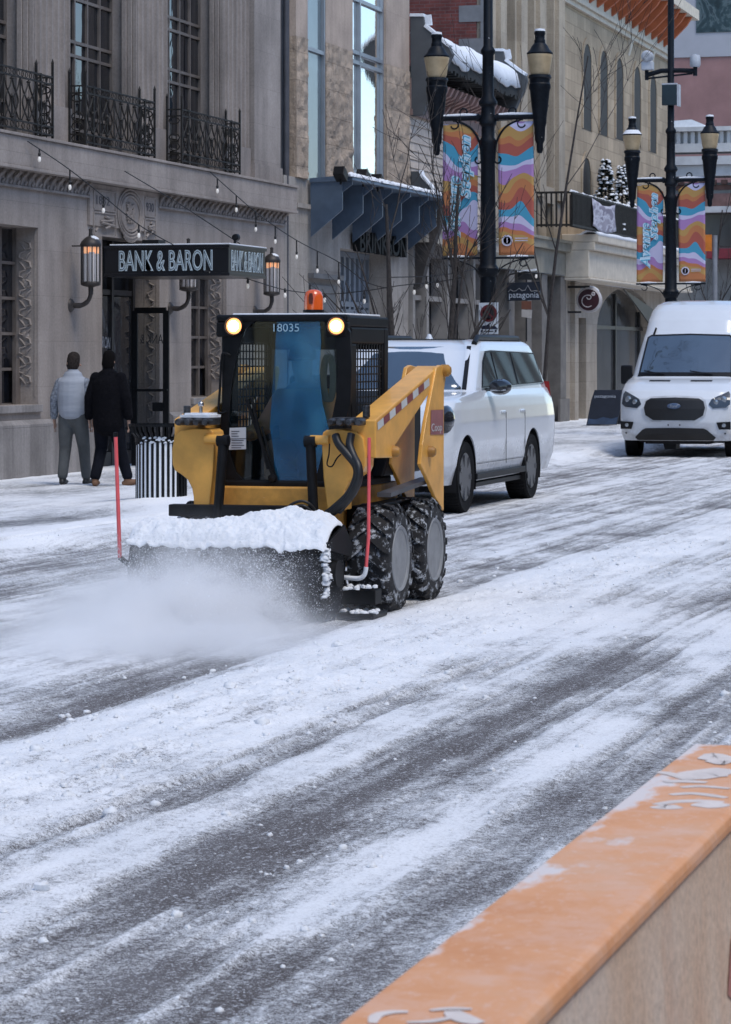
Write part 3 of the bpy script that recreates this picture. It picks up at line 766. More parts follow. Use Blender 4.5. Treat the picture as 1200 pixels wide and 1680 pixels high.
# ---- the operator, seated behind the glass
def person_mesh(parts): 
    b = MB()
    for pts, rad in parts: b.limb(pts, rad)
    return b
ops = thing('person', (19.25, CT, .9), 'seated loader driver in a dark cap and pink work jacket behind the glass', 'person')
b = person_mesh([([(19.30,5.97,1.08),(19.30,5.97,1.3),(19.28,5.97,1.5)], [(.17,.12),(.19,.13),(.16,.10)]), ([(19.26,5.97,1.5),(19.24,5.97,1.62)], [.06,.06]),
    ([(19.22,5.97,1.64),(19.21,5.97,1.72),(19.22,5.97,1.80)], [(.07,.09),(.078,.098),(.06,.075)]),
    ([(19.28,5.80,1.46),(19.15,5.72,1.25),(18.85,5.68,1.20)], [.06,.05,.036]), ([(19.28,6.14,1.46),(19.15,6.22,1.25),(18.85,6.26,1.20)], [.06,.05,.036]),
    ([(19.30,5.88,1.08),(18.92,5.85,1.12),(18.85,5.85,.93)], [.085,.065,.05]), ([(19.30,6.06,1.08),(18.92,6.09,1.12),(18.85,6.09,.93)], [.085,.065,.05])])
body = fused(b.build('body', mat('skin', (.42,.25,.18), .6, var=.08), ops, smooth=60), .016)
b = person_mesh([([(19.30,5.97,1.06),(19.30,5.97,1.3),(19.28,5.97,1.47)], [(.185,.135),(.205,.145),(.17,.115)]),
    ([(19.28,5.80,1.46),(19.15,5.71,1.26),(18.92,5.68,1.21)], [.075,.066,.055]), ([(19.28,6.14,1.46),(19.15,6.23,1.26),(18.92,6.26,1.21)], [.075,.066,.055])])
fused(b.build('jacket', mat('hi_vis_pink', (.9,.30,.28), .7, col2=(.8,.5,.14), vs=2), ops, smooth=60), .016)
b = MB(); b.lathe([(.098,0),(.10,.03),(.085,.085),(.05,.115),(0,.125)], (19.22,5.97,1.73), 20); b.prism([(19.16,5.89,1.735),(19.04,5.92,1.72),(19.04,6.02,1.72),(19.16,6.05,1.735)], (0,0,.012)); b.build('cap', mat('dark_cap', (.05,.05,.06), .8), ops, smooth=50)
# ---------------------------------------------------------------- SUV and van
WPAINT = mat('white_car_paint', (.70,.735,.78), .22, var=.02, vs=2, coat=.7)
def grime(m):
    nt = m.node_tree; b = nt.nodes['Principled BSDF']; src = b.inputs['Base Color'].links[0].from_socket
    tc = N(nt, 'ShaderNodeTexCoord'); sp = N(nt, 'ShaderNodeSeparateXYZ'); nt.links.new(tc.outputs['Object'], sp.inputs[0])
    low = ramp(nt, sp.outputs['Z'], [(.28,1),(.62,.35),(.95,0)])
    f = math_(nt, 'MULTIPLY', low, ramp(nt, noise(nt, coords(nt, (1,1,1.4)), 4.5, 7, .7), [(.34,.05),(.66,.85)]))
    nt.links.new(mixc(nt, f, src, (.33,.31,.30)), b.inputs['Base Color'])
    nt.links.new(math_(nt, 'ADD', math_(nt, 'MULTIPLY', f, .6), .2), b.inputs['Roughness'])
grime(WPAINT)
DGLASS = glass('car_glass', (.006,.008,.012), 1.4, .02, 0, .35)
WSCR = glass('windscreen_glass', (.05,.075,.10), 2.0, .04, .12)
TRIM = mat('black_trim', (.007,.007,.009), .45, var=.2, spec=.25)
def interp(levels, n):
    z = np.array([l[0] for l in levels]); out = []
    for zz in np.unique(np.concatenate([np.linspace(z[0], z[-1], n), z])):
        out.append([zz]+[float(np.interp(zz, z, [l[k] for l in levels])) for k in range(1, len(levels[0]))])
    return out
def plan_ring(cy, z, sf, sr, w, rf, rr, bow):
    """rounded rectangle in plan, the front edge bowed outwards"""
    pts = []
    def corner(cx, cyy, r, a0, a1, n=7):
        for i in range(n):
            a = R(a0+(a1-a0)*i/(n-1)); pts.append((cx+r*math.cos(a), cyy+r*math.sin(a)))
    m = 9
    for i in range(m): pts.append((sf, -(w-rf)+2*(w-rf)*i/(m-1)))
    corner(sf+rf, w-rf, rf, 180, 90)
    for i in range(1, 12): pts.append((sf+rf+(sr-rr-sf-rf)*i/12, w))
    corner(sr-rr, w-rr, rr, 90, 0)
    for i in range(1, 5): pts.append((sr, (w-rr)*(1-2*i/5)))
    corner(sr-rr, -(w-rr), rr, 0, -90)
    for i in range(1, 12): pts.append((sr-rr+(sf+rf-sr+rr)*i/12, -w))
    corner(sf+rf, -(w-rf), rf, -90, -180)
    out = []
    for x, y in pts:
        f = max(0, 1-(x-sf)/max(rf*3, .5)); out.append(Vector((x+bow*(y/w)**2*f, cy+y, z)))
    return out
def car_wheel(root, x, yo, sg, r, w, rim_col, spokes=10, tyre=RUBBER):
    ym = yo-sg*w/2; t = MB()
    t.lathe([(r*.66,w/2-.02),(r*.72,w/2),(r*.9,w/2),(r*.97,w/2-.02),(r,w/2-.05),(r,0),(r,-w/2+.05),(r*.95,-w/2),(r*.66,-w/2+.02),(r*.66,w/2-.02)], (x,ym,r+.006), 44, 'y')
    for k in range(56):
        a = 2*math.pi*k/56; c = Vector((x+r*math.cos(a), ym, r+.006+r*math.sin(a))); tg = Vector((-math.sin(a),0,math.cos(a))); n = Vector((math.cos(a),0,math.sin(a)))
        for y_a in (-.09,-.03,.03,.09):
            vs = [c+tg*p*.012+Vector((0,y_a+q*.024,0))+n*h for h in (-.004,.006) for p in (-1,1) for q in (-1,1)]
            t.add(vs, [(4,5,7,6),(0,1,5,4),(2,6,7,3),(0,4,6,2),(1,3,7,5)])
    wh = t.build('wheel', tyre, root, smooth=40)
    q = MB(); q.lathe([(r*.66,sg*(w/2-.012)),(r*.64,sg*(w/2-.02)),(r*.60,sg*(w/2-.10)),(0,sg*(w/2-.12))], (x,ym,r+.006), 40, 'y')
    for k in range(spokes):
        a = 2*math.pi*k/spokes
        for da in (-.07,.07):
            p0 = Vector((x+.05*math.cos(a), yo-sg*.035, r+.05*math.sin(a))); p1 = Vector((x+r*.63*math.cos(a+da), yo-sg*.015, r+r*.63*math.sin(a+da))); q.bar(p0, p1, .026, .03)
    q.lathe([(0,sg*(w/2-.02)),(.055,sg*(w/2-.022)),(.06,sg*(w/2-.06))], (x,ym,r+.006), 16, 'y')
    q.build('rim', rim_col, wh, smooth=40)
def arches(body, cyl):
    for (x, y, z, r) in cyl:
        c = MB(); c.lathe([(r,-.35),(r,.35)], (x,y,z), 40, 'y'); cu = c.build('cut', None)
        m = body.modifiers.new('arch', 'BOOLEAN'); m.object = cu; m.operation = 'DIFFERENCE'; m.solver = 'EXACT'
        bpy.context.view_layer.update(); applied(body); bpy.data.objects.remove(cu)
    me = body.data; me.polygons.foreach_set('use_smooth', [True]*len(me.polygons)); me.set_sharp_from_angle(angle=R(32))
# ---- SUV
SY = 8.70
suv = thing('suv', (32.8, SY, 0), 'large white SUV parked behind the yellow loader', 'SUV')
LV = [(.34,30.10,35.55,.93,.22,.15,.10),(.55,30.02,35.68,.985,.25,.18,.14),(.80,30.0,35.72,1.0,.28,.2,.16),(1.02,30.02,35.72,1.0,.28,.2,.16),(1.16,30.08,35.70,.985,.28,.2,.15),(1.25,30.22,35.68,.965,.28,.2,.14),
      (1.30,30.55,35.66,.95,.3,.2,.12),(1.335,31.10,35.64,.935,.3,.2,.10),(1.36,31.50,35.62,.925,.28,.2,.08)]
zr = lambda z: z if z < 1.36 else 1.36+(z-1.36)*1.15
GH = [(1.355,31.52,35.62,.915,.14,.2,.07),(1.60,31.93,35.44,.845,.14,.2,.06),(1.76,32.20,35.30,.80,.14,.2,.05),(1.82,32.34,35.22,.775,.16,.2,.05),(1.855,32.52,35.12,.74,.2,.2,.04),(1.875,32.80,34.9,.66,.25,.25,.02)]
GH = [(zr(l[0]),)+l[1:] for l in GH]
b = MB(); b.loft([plan_ring(SY,*l) for l in interp(LV, 26)]); body = b.build('body', WPAINT, suv)
arches(body, [(30.98,SY-.95,.41,.47),(34.32,SY-.95,.41,.47),(30.98,SY+.95,.41,.47),(34.32,SY+.95,.41,.47)])
b = MB(); b.loft([plan_ring(SY,*l) for l in interp(GH, 18)]); b.build('cabin', WPAINT, suv, smooth=40)
lin = MB()
for x in (30.98, 34.32):
    for sg in (-1, 1):
        for k in range(20):
            a0, a1 = R(-20+220*k/20), R(-20+220*(k+1)/20); r0 = .466
            y_a, y_b = SY+sg*.62, SY+sg*.985
            p = [(x+r0*math.cos(a), yy, .41+r0*math.sin(a)) for a, yy in ((a0,y_a),(a1,y_a),(a1,y_b),(a0,y_b))]
            lin.add(p, [(0,1,2,3)])
lin.box(30.3,35.4,SY-.62,SY+.62,.26,.5)
lin.build('underbody', TRIM, suv)
for x in (30.98, 34.32):
    for sg in (-1, 1): car_wheel(suv, x, SY+sg*.985, sg, .405, .27, mat('dark_alloy', (.06,.06,.065), .3, metal=.6), 7)
ghw = lambda z: float(np.interp(z, [l[0] for l in GH], [l[3] for l in GH]))
ghf = lambda z: float(np.interp(z, [l[0] for l in GH], [l[1] for l in GH]))
def side_win(name, poly, m, sg=-1, off=.006, parent=None):
    w_ = MB(); w_.prism([(x, SY+sg*(ghw(zr(z))+off-.004), zr(z)) for x, z in poly], (0, sg*.004, 0)); return w_.build(name, m, parent or suv)
for sg in (-1, 1):
    side_win('window_trim', [(32.02,1.385),(35.32,1.42),(35.17,1.74),(32.9,1.765),(32.60,1.755),(32.35,1.65)], TRIM, sg, .004)
    side_win('side_window', [(32.06,1.40),(32.83,1.405),(32.80,1.745),(32.62,1.735),(32.38,1.64)], DGLASS, sg, .009)
    side_win('side_window', [(32.90,1.405),(33.80,1.41),(33.74,1.75),(32.88,1.747)], DGLASS, sg, .009)
    side_win('side_window', [(33.92,1.412),(35.25,1.43),(35.11,1.725),(33.86,1.745)], DGLASS, sg, .009)
    side_win('belt_strip', [(32.0,1.375),(35.34,1.41),(35.34,1.42),(32.0,1.386)], CHROME, sg, .012)
    g_ = MB()                                             # mirror
    rings = []
    for k, (dx, a, c) in enumerate(((0,.03,.02),(.02,.11,.075),(.09,.135,.095),(.16,.125,.085),(.19,.09,.06))):
        rings.append([Vector((32.10+dx, SY+sg*(1.085+a*math.cos(t)), 1.40+c*math.sin(t))) for t in np.linspace(0, 2*math.pi, 17)[:-1]])
    g_.loft(rings); g_.bar((32.18,SY+sg*.90,1.37),(32.18,SY+sg*1.0,1.37), .07, .04); mi = g_.build('mirror', mat('gloss_black', (.012,.013,.016), .15, coat=.5), suv, smooth=50)
    g_ = MB(); g_.bar((32.108,SY+sg*.99,1.36),(32.118,SY+sg*1.17,1.365), .012, .014); g_.build('turn_lamp', mat('pale_lens', (.4,.42,.45), .2), mi)
    g_ = MB()
    for x in (32.86, 33.86): g_.box(x-.004,x+.004,SY+sg*1.0-.003,SY+sg*1.0+.003,.50,1.10)
    g_.box(31.45,33.9,SY+sg*.998-.004,SY+sg*.998+.004,.535,.541)
    g_.build('panel_gap', mat('gap_dark', (.06,.065,.07), .6), suv)
    for x in (32.62, 33.62):
        g_ = MB(); g_.box(x,x+.20,SY+sg*.99-.018,SY+sg*.99+.018,1.085,1.12); g_.build('door_handle', WPAINT, suv, bevel=.01)
    g_ = MB(); g_.prism([(31.42,SY+sg*.95,.36),(33.88,SY+sg*.95,.36),(33.88,SY+sg*.95,.43),(31.42,SY+sg*.95,.43)], (0,sg*.055,0)); g_.box(31.3,33.95,SY+sg*.90-.05,SY+sg*.90+.12,.27,.325)
    g_.build('running_board', TRIM, suv, bevel=.008)
    g_ = MB(); g_.tube([(32.42,SY+sg*.72,zr(1.83)),(32.6,SY+sg*.71,zr(1.895)),(34.75,SY+sg*.69,zr(1.895)),(34.95,SY+sg*.68,zr(1.84))], .034, 8); g_.bar((33.8,SY+sg*.695,zr(1.86)),(33.8,SY+sg*.695,zr(1.89)), .06, .03)
    g_.build('roof_rail', TRIM, suv, smooth=50)
    g_ = MB(); g_.prism([(35.44,SY+sg*.925,.98),(35.60,SY+sg*.86,.98),(35.55,SY+sg*.80,1.44),(35.40,SY+sg*.88,1.44)], (.04,sg*.07,0)); g_.build('tail_lamp', mat('tail_red', (.25,.02,.02), .2, coat=.5), suv, smooth=40)
    g_ = MB(); g_.lathe([(.001,-1)]+[(math.cos(t), math.sin(t)) for t in np.linspace(-1.3,1.3,9)]+[(.001,1)], (30.36,SY+sg*.915,1.05), 18, 'x', Matrix.Diagonal((.24,.085,.17,1))); g_.build('headlamp', mat('dark_lens', (.012,.014,.018), .1, coat=.6), suv, smooth=60)
    continue
    g_ = MB(); g_.prism([(30.12,SY+sg*.72,.90),(30.10,SY+sg*.72,1.18),(30.44,SY+sg*.955,1.19),(30.46,SY+sg*.975,1.02),(30.38,SY+sg*.965,.90)], (-.05,sg*.03,0)); g_.build('headlamp', mat('dark_lens', (.02,.025,.03), .1, coat=.6), suv, bevel=.01)
g_ = MB()                                                  # windscreen follows the raked front of the cabin
zz = np.linspace(1.375, zr(1.80), 7); cols = np.linspace(-.97, .97, 11); rows = []
for z in zz:
    w_ = ghw(z)-.12; rows.append([Vector((ghf(z)+.06*(c)**2-.008, SY+c*w_, z)) for c in cols])
k = len(cols)
g_.add([v for r_ in rows for v in r_], [(i*k+j, i*k+j+1, (i+1)*k+j+1, (i+1)*k+j) for i in range(len(rows)-1) for j in range(k-1)])
ws = g_.build('windscreen', WSCR, suv, smooth=60); so_ = ws.modifiers.new('t', 'SOLIDIFY'); so_.thickness = .006
for sg in (-1, 1):
    g_ = MB(); g_.bar((ghf(1.38)-.004+.05,SY+sg*(ghw(1.38)-.105),1.38),(ghf(zr(1.8))-.004+.05,SY+sg*(ghw(zr(1.8))-.105),zr(1.8)), .05, .02); g_.build('pillar_trim', TRIM, suv)
g_ = MB(); g_.box(32.75,34.3,SY-.52,SY+.52,zr(1.874),zr(1.874)+.008); g_.build('sunroof', DGLASS, suv)
g_ = MB(); g_.box(29.985,30.03,SY-.62,SY+.62,.72,1.10); g_.build('grille', TRIM, suv, bevel=.01)
g_ = MB(); g_.bar((31.60,SY+.1,1.385),(31.70,SY-.55,1.42), .02, .015); g_.build('wiper', TRIM, suv)
g_ = MB(); g_.lathe([(0,.07),(.02,.065),(.05,0)], (33.1,SY,zr(1.875)), 10); g_.build('aerial', WPAINT, suv, smooth=50)
# ---- van, seen from the front
VY, VX = 8.47, 48.75
van = thing('van', (VX+2.8, VY, 0), 'white high-roof van with black hexagonal grille driving up the street', 'van')
VL = [(.30,.14,5.9,.94,.22,.1,.10),(.42,.05,5.95,.985,.25,.1,.15),(.62,.0,5.98,1.0,.28,.12,.18),(.85,.02,5.98,1.01,.28,.12,.18),(1.02,.07,5.98,1.015,.28,.12,.18),(1.16,.20,5.98,1.015,.3,.12,.17),(1.27,.45,5.97,1.01,.3,.12,.15),
      (1.34,.72,5.96,1.0,.3,.12,.13),(1.38,.98,5.95,.985,.28,.12,.12),(1.42,1.06,5.95,.975,.28,.12,.12),(1.75,1.34,5.93,.93,.28,.12,.11),(2.08,1.62,5.9,.88,.28,.12,.10),(2.16,1.72,5.89,.87,.28,.12,.10),(2.4,1.92,5.87,.845,.28,.14,.1),
      (2.58,2.12,5.85,.815,.3,.16,.1),(2.68,2.30,5.8,.77,.35,.2,.1),(2.74,2.52,5.7,.70,.4,.25,.1),(2.765,2.85,5.5,.58,.4,.3,.08)]
V2 = [(l[0], VX+l[1], VX+l[2])+l[3:] for l in VL]
b = MB(); b.loft([plan_ring(VY,*l) for l in interp(V2, 60)]); vb = b.build('body', WPAINT, van)
arches(vb, [(VX+1.02,VY-.95,.36,.43),(VX+1.02,VY+.95,.36,.43),(VX+4.8,VY-.95,.36,.43),(VX+4.8,VY+.95,.36,.43)])
vf = lambda z, y: float(np.interp(z, [l[0] for l in V2], [l[1] for l in V2]))+float(np.interp(z, [l[0] for l in V2], [l[6+0] if False else l[6] for l in V2]))*((y-VY)/1.0)**2
vw = lambda z: float(np.interp(z, [l[0] for l in V2], [l[3] for l in V2]))
def patch(name, poly, m, off=.006, parent=None, nz=8, ny=14):
    """panel cut to an outline in front view, following the bowed nose"""
    ys_ = [p[0] for p in poly]; zs_ = [p[1] for p in poly]
    bm = bmesh.new(); vs = [bm.verts.new((0, y, z)) for y, z in poly]; bm.faces.new(vs)
    for k in range(1, ny):
        y = min(ys_)+(max(ys_)-min(ys_))*k/ny
        bmesh.ops.bisect_plane(bm, geom=bm.verts[:]+bm.edges[:]+bm.faces[:], plane_co=(0,y,0), plane_no=(0,1,0))
    for k in range(1, nz):
        z = min(zs_)+(max(zs_)-min(zs_))*k/nz
        bmesh.ops.bisect_plane(bm, geom=bm.verts[:]+bm.edges[:]+bm.faces[:], plane_co=(0,0,z), plane_no=(0,0,1))
    bm.verts.index_update()
    f = [tuple(v.index for v in q.verts) for q in bm.faces]; co_ = [Vector((vf(v.co.z, VY+v.co.y)-off, VY+v.co.y, v.co.z)) for v in bm.verts]; bm.free()
    q = MB(); q.add(co_, f); o = q.build(name, m, parent or van)
    s_ = o.modifiers.new('t', 'SOLIDIFY'); s_.thickness = .012; s_.offset = 0
    return o
sym = lambda P: P+[(-y, z) for y, z in P[::-1]]
patch('windscreen', sym([(.80,1.425),(.735,2.07),(.70,2.105),(.0,2.125)]), WSCR, .008)
patch('screen_border', sym([(.835,1.405),(.765,2.09),(.70,2.135),(0,2.155)]), TRIM, .003)
gr = patch('grille', sym([(.36,.655),(.50,.74),(.53,.87),(.50,.98),(.42,1.03),(.0,1.045)]), mat('grille_black', (.008,.008,.009), .5), .022)
patch('grille_surround', sym([(.38,.625),(.535,.73),(.565,.87),(.53,1.0),(.44,1.06),(0,1.075)]), mat('silver_trim', (.55,.57,.6), .35), .012)
q = MB(); q.lathe([(0,-.03),(.085,-.028),(.10,-.018),(.10,0)], (0,0,0), 28, 'x', Matrix.Diagonal((1,1.15,.5,1)))
q.v = [(v[0]+vf(.90,VY)-.03, v[1]+VY, v[2]+.90) for v in q.v]; em = q.build('emblem', mat('emblem_blue', (.08,.12,.2), .3), gr, smooth=40)
text('Ford', 'emblem_script', CHROME, em, FRONT((vf(.90,VY)-.063, VY, .90)), w=.13, h=.05, ext=.002, shear=.25)
for sg in (-1, 1):
    hl = patch('headlamp', [(sg*p[0],p[1]) for p in ((.585,.93),(.63,1.02),(.90,1.15),(.93,1.10),(.94,.93),(.88,.88),(.66,.86))], mat('lamp_dark', (.035,.045,.06), .12, coat=.7), .014)
    q = MB(); x_ = vf(1.0, VY+sg*.80)
    for (yy, zz_, rr_) in ((.70,.965,.05),(.83,1.01,.06)): q.lathe([(0,-.012),(rr_*.5,-.014),(rr_*.9,-.008),(rr_,.01)], (vf(zz_,VY+sg*yy)-.018, VY+sg*yy, zz_), 16, 'x')
    q.build('reflector', mat('lamp_clear', (.35,.38,.42), .12, metal=.6), hl, smooth=40)
    fg = patch('fog_lamp', [(sg*p[0],p[1]) for p in ((.76,.50),(.72,.62),(.955,.635),(.955,.50))], TRIM, .012)
    q = MB(); q.lathe([(0,-.02),(.03,-.018),(.04,.0)], (vf(.57,VY+sg*.84)-.012, VY+sg*.84, .57), 14, 'x'); q.build('lens', mat('lamp_clear', (.35,.38,.42), .12), fg, smooth=40)
    patch('vent_slot', [(sg*.18,1.318),(sg*.55,1.318),(sg*.55,1.336),(sg*.18,1.336)], TRIM, .006, nz=2)
    q = MB(); q.box(VX+1.30,VX+1.42,VY+sg*1.08-.10,VY+sg*1.08+.10,1.26,1.60); q.bar((VX+1.36,VY+sg*.93,1.40),(VX+1.36,VY+sg*1.02,1.40), .08, .06); q.build('mirror', TRIM, van, bevel=.03)
    car_wheel(van, VX+1.02, VY+sg*.985, sg, .345, .22, mat('van_steel_rim', (.3,.31,.33), .4, metal=.5), 8)
    car_wheel(van, VX+4.8, VY+sg*.985, sg, .345, .22, mat('van_steel_rim', (.3,.31,.33), .4, metal=.5), 8)
    q = MB(); q.lathe([(0,-.012),(.014,-.01),(.014,.0)], (vf(.56,VY+sg*.10), VY+sg*.10, .575), 8, 'x'); q.build('bolt', TRIM, van)
    q = MB(); q.lathe([(0,-.012),(.016,-.01),(.016,.0)], (vf(.42,VY+sg*.86)-.004, VY+sg*.86, .43), 8, 'x'); q.build('parking_sensor', TRIM, van)
patch('lower_intake', sym([(.66,.31),(.70,.36),(.56,.49),(.50,.515),(0,.525)]), mat('grille_black', (.008,.008,.009), .5), .010)
q = MB(); q.box(VX+.3,VX+5.6,VY-.55,VY+.55,.24,.40); q.box(VX+.75,VX+1.25,VY-.75,VY+.75,.25,.42); q.box(VX+.5,VX+.9,VY+.05,VY+.25,.14,.30); q.build('underbody', TRIM, van)
for ya_, yb_ in ((.72,.35),(-.1,-.5)):
    q = MB(); q.bar((vf(1.44,VY+ya_)-.03,VY+ya_,1.50),(vf(1.42,VY+yb_)-.03,VY+yb_,1.435), .02); q.build('wiper', TRIM, van)
q = MB(); q.bar((vf(2.15,VY+.62)-.01,VY+.66,2.14),(vf(2.25,VY+.62)-.03,VY+.63,2.26), .025); q.build('aerial', TRIM, van)
q = MB(); q.box(VX+1.66,VX+1.72,VY-.45,VY-.05,1.86,2.02); q.build('sun_visor', mat('visor_grey', (.35,.38,.42), .8), van)
# ---------------------------------------------------------------- street furniture
POLE = mat('lamp_post_navy', (.005,.008,.013), .5, var=.3, vs=20, snow=.69, snow_s=22, spec=.22)
AMBER = mat('frosted_glass', (.52,.39,.23), .35, var=.12, vs=6)
def banner_mat(seed, txt):
    m, nt, b = nodes('wavy_banner_cloth')
    tc = N(nt, 'ShaderNodeTexCoord'); sp = N(nt, 'ShaderNodeSeparateXYZ'); nt.links.new(tc.outputs['Object'], sp.inputs[0])
    z = math_(nt, 'DIVIDE', math_(nt, 'SUBTRACT', sp.outputs['Z'], 3.27), 2.1)
    mp = N(nt, 'ShaderNodeMapping'); mp.inputs['Scale'].default_value = (1,1,.55); mp.inputs['Location'].default_value = (seed,seed*2,seed)
    nt.links.new(tc.outputs['Object'], mp.inputs[0])
    w1 = noise(nt, mp.outputs[0], 2.3, 1, .3)
    w2 = math_(nt, 'SINE', math_(nt, 'ADD', math_(nt, 'MULTIPLY', sp.outputs['Y'], 9.0), math_(nt, 'MULTIPLY', sp.outputs['Z'], 2.3)))
    q = math_(nt, 'ADD', math_(nt, 'MULTIPLY', z, .74), math_(nt, 'MULTIPLY', math_(nt, 'SUBTRACT', w1, .5), .26))
    q = math_(nt, 'ADD', q, math_(nt, 'MULTIPLY', w2, .022))
    O, G, Rd, B_, L, P = (.55,.17,.03),(.52,.28,.05),(.42,.06,.025),(.02,.32,.50),(.62,.58,.78),(.42,.20,.48)
    seq = [(0,O),(.05,G),(.10,O),(.13,P),(.17,L),(.21,B_),(.26,Rd),(.31,O),(.36,G),(.40,P),(.46,L),(.49,B_),(.56,Rd),(.61,O),(.64,G),(.68,L),(.72,P),(.76,B_),(.80,Rd),(.83,G),(.87,P),(.90,L),(.93,B_),(.965,O)]
    c = ramp(nt, q, seq, 'CONSTANT')
    nt.links.new(mixc(nt, .10, c, (.5,.5,.5)), b.inputs['Base Color']); b.inputs['Roughness'].default_value = .75
    return m
def lamp_post(x, y, label, cctv=False):
    root = thing('street_lamp', (0,0,0), label, 'street lamp', 'twin lantern street lamps hung with banners')
    L = dict(local=True)
    p = MB()
    p.lathe([(.24,.10),(.24,.35),(.19,.45),(.17,.95),(.20,1.0),(.20,1.06),(.14,1.15),(.125,2.4),(.12,2.95),(.16,3.0),(.165,3.08),(.125,3.14),(.115,4.0),(.105,4.9),(.125,4.95),(.125,5.02),(.10,5.06),(.10,5.22),(.13,5.26),(.13,5.32),(.105,5.36),(.105,5.52),(.14,5.56),(.14,5.60),(.09,5.68),(.085,6.3),(.11,6.34),(.11,6.38),(.07,6.44),(.065,9.5),(0,9.52)], (0,0,0), 20)
    p.build('pole', POLE, root, smooth=35, **L)
    for sg in (1, -1):
        a = MB(); a.tube([(0,0,5.36),(0,sg*.78,5.36)], .042, 10); a.lathe([(.06,-.02),(.06,.02)], (0,sg*.15,5.36), 12, 'y')
        a.tube(spline([(0,sg*.10,4.72),(0,sg*.13,4.98),(0,sg*.26,5.2),(0,sg*.46,5.31)]), .018, 8)
        a.tube([(0,sg*(.15+.05*math.cos(t)),4.72+.05*math.sin(t)) for t in np.linspace(-3.0, 1.2, 10)], .014, 6)
        a.tube([(0,sg*(.52+.06*math.cos(t)),5.26+.06*math.sin(t)) for t in np.linspace(1.2, 6, 12)], .014, 6)
        a.tube([(0,sg*(.38+.055*math.cos(t)),5.45+.055*math.sin(t)) for t in np.linspace(-.6, 3.7, 10)], .013, 6)
        ar = a.build('arm', POLE, root, smooth=40, **L)
        s_ = MB(); s_.tube([(0,sg*.16,5.398),(0,sg*.35,5.404),(0,sg*.5,5.400),(0,sg*.70,5.396)], [.022,.03,.028,.022], 8); s_.build('snow_cap', SNOW, ar, smooth=60, **L)
        h = MB(); h.lathe([(0,4.80),(.035,4.81),(.05,4.86),(.05,4.95),(.075,5.0),(.085,5.2),(.10,5.25),(.105,5.35),(.125,5.5),(.15,5.75),(.165,5.78),(.165,5.84),(.15,5.86),(.155,5.92),(.175,5.94),(.165,5.98),(.0,5.985)], (0,sg*.80,0), 20)
        hd_ = h.build('torch_holder', POLE, root, smooth=35, **L)
        g_ = MB(); g_.lathe([(.135,5.985),(.15,6.02),(.185,6.24),(.192,6.27),(.19,6.29),(0,6.29)], (0,sg*.80,0), 24); g_.build('lantern_glass', AMBER, root, smooth=40, **L)
        t_ = MB(); t_.lathe([(.05,6.0),(.055,6.08),(.03,6.12)], (0,sg*.80,0), 12)
        c = MB(); c.lathe([(.195,6.292),(.20,6.31),(.15,6.36),(.12,6.42),(.085,6.46),(.085,6.50),(.075,6.52),(.075,6.58),(.085,6.60),(.08,6.64),(0,6.66)], (0,sg*.80,0), 20); cp = c.build('cap', POLE, root, smooth=35, **L)
        c = MB(); c.lathe([(.082,6.64),(.075,6.672),(0,6.685)], (0,sg*.80,0), 14)
        if sg > 0 and cctv: c.lathe([(.20,6.315),(.15,6.375),(.09,6.45),(0,6.46)], (0,sg*.80,0), 18)
        c.build('snow_cap', SNOW, cp, smooth=50, **L)
        # banner, slightly slack cloth between two rods
        nb, mz = 12, 30; bm_ = MB(); y_a, y_b = sg*.155, sg*.70
        vs = []; fs = []
        for i in range(mz+1):
            for j in range(nb+1):
                u, w_ = i/mz, j/nb
                zt = 5.29-.10*max(0, (1-w_)-.35)**2*3 if sg < 0 else 5.27-.5*max(0,(1-w_)-.45)**2
                z = 3.28+(zt-3.28)*u
                vs.append((.012*math.sin(u*5+sg)*math.sin(w_*3.1), y_a+(y_b-y_a)*w_+.03*(1-u)*sg*(.4), z))
        fs = [(i*(nb+1)+j, i*(nb+1)+j+1, (i+1)*(nb+1)+j+1, (i+1)*(nb+1)+j) for i in range(mz) for j in range(nb)]
        bm_.add(vs, fs); bo = bm_.build('banner', banner_mat(3.3 if sg > 0 else 7.7, sg), root, smooth=80, **L)
        so_ = bo.modifiers.new('t', 'SOLIDIFY'); so_.thickness = .004
        r_ = MB(); r_.tube([(0,sg*.10,3.24),(0,sg*.72,3.24)], .018, 8); r_.tube(spline([(0,sg*.12,2.95),(0,sg*.22,3.1),(0,sg*.45,3.2),(0,sg*.62,3.22)]), .012, 6)
        r_.tube([(0,sg*(.55+.06*math.cos(t)),3.16+.05*math.sin(t)) for t in np.linspace(1.2, 6, 10)], .011, 6)
        rd = r_.build('lower_rod', POLE, root, smooth=40, **L)
        r_ = MB(); r_.tube([(0,sg*.30,3.262),(0,sg*.45,3.268),(0,sg*.62,3.262)], [.012,.024,.014], 6); r_.build('snow_cap', SNOW, rd, smooth=50, **L)
        if sg > 0:
            mx = frame((-.024, sg*.47, 4.36), (0,.03,1), (0,1,0)); 
            pale = mat('script_pale', (.60,.78,.88), .7, var=.05); deep = mat('script_blue', (.13,.46,.64), .7, var=.05)
            for (w_t, yy, zz, ww, hh) in (('Stephen', .33, 4.62, .98, .24), ('Avenue', .52, 4.02, .95, .23)):
                for (m_, of, ex, dx) in ((pale, .085, .0006, 0), (deep, -.012, .0006, -.0022)):
                    mx = frame((-.022+dx, yy, zz), (0,0,-1), (0,1,0)) if False else frame((-.022+dx, yy, zz), (0,0,1), (0,1,0))
                    text(w_t, 'script', m_, bo, mx, w=ww*(1 if of > 0 else .97), h=hh*(1 if of > 0 else .86), ext=ex, off=of, shear=.35, local=True)
        else:
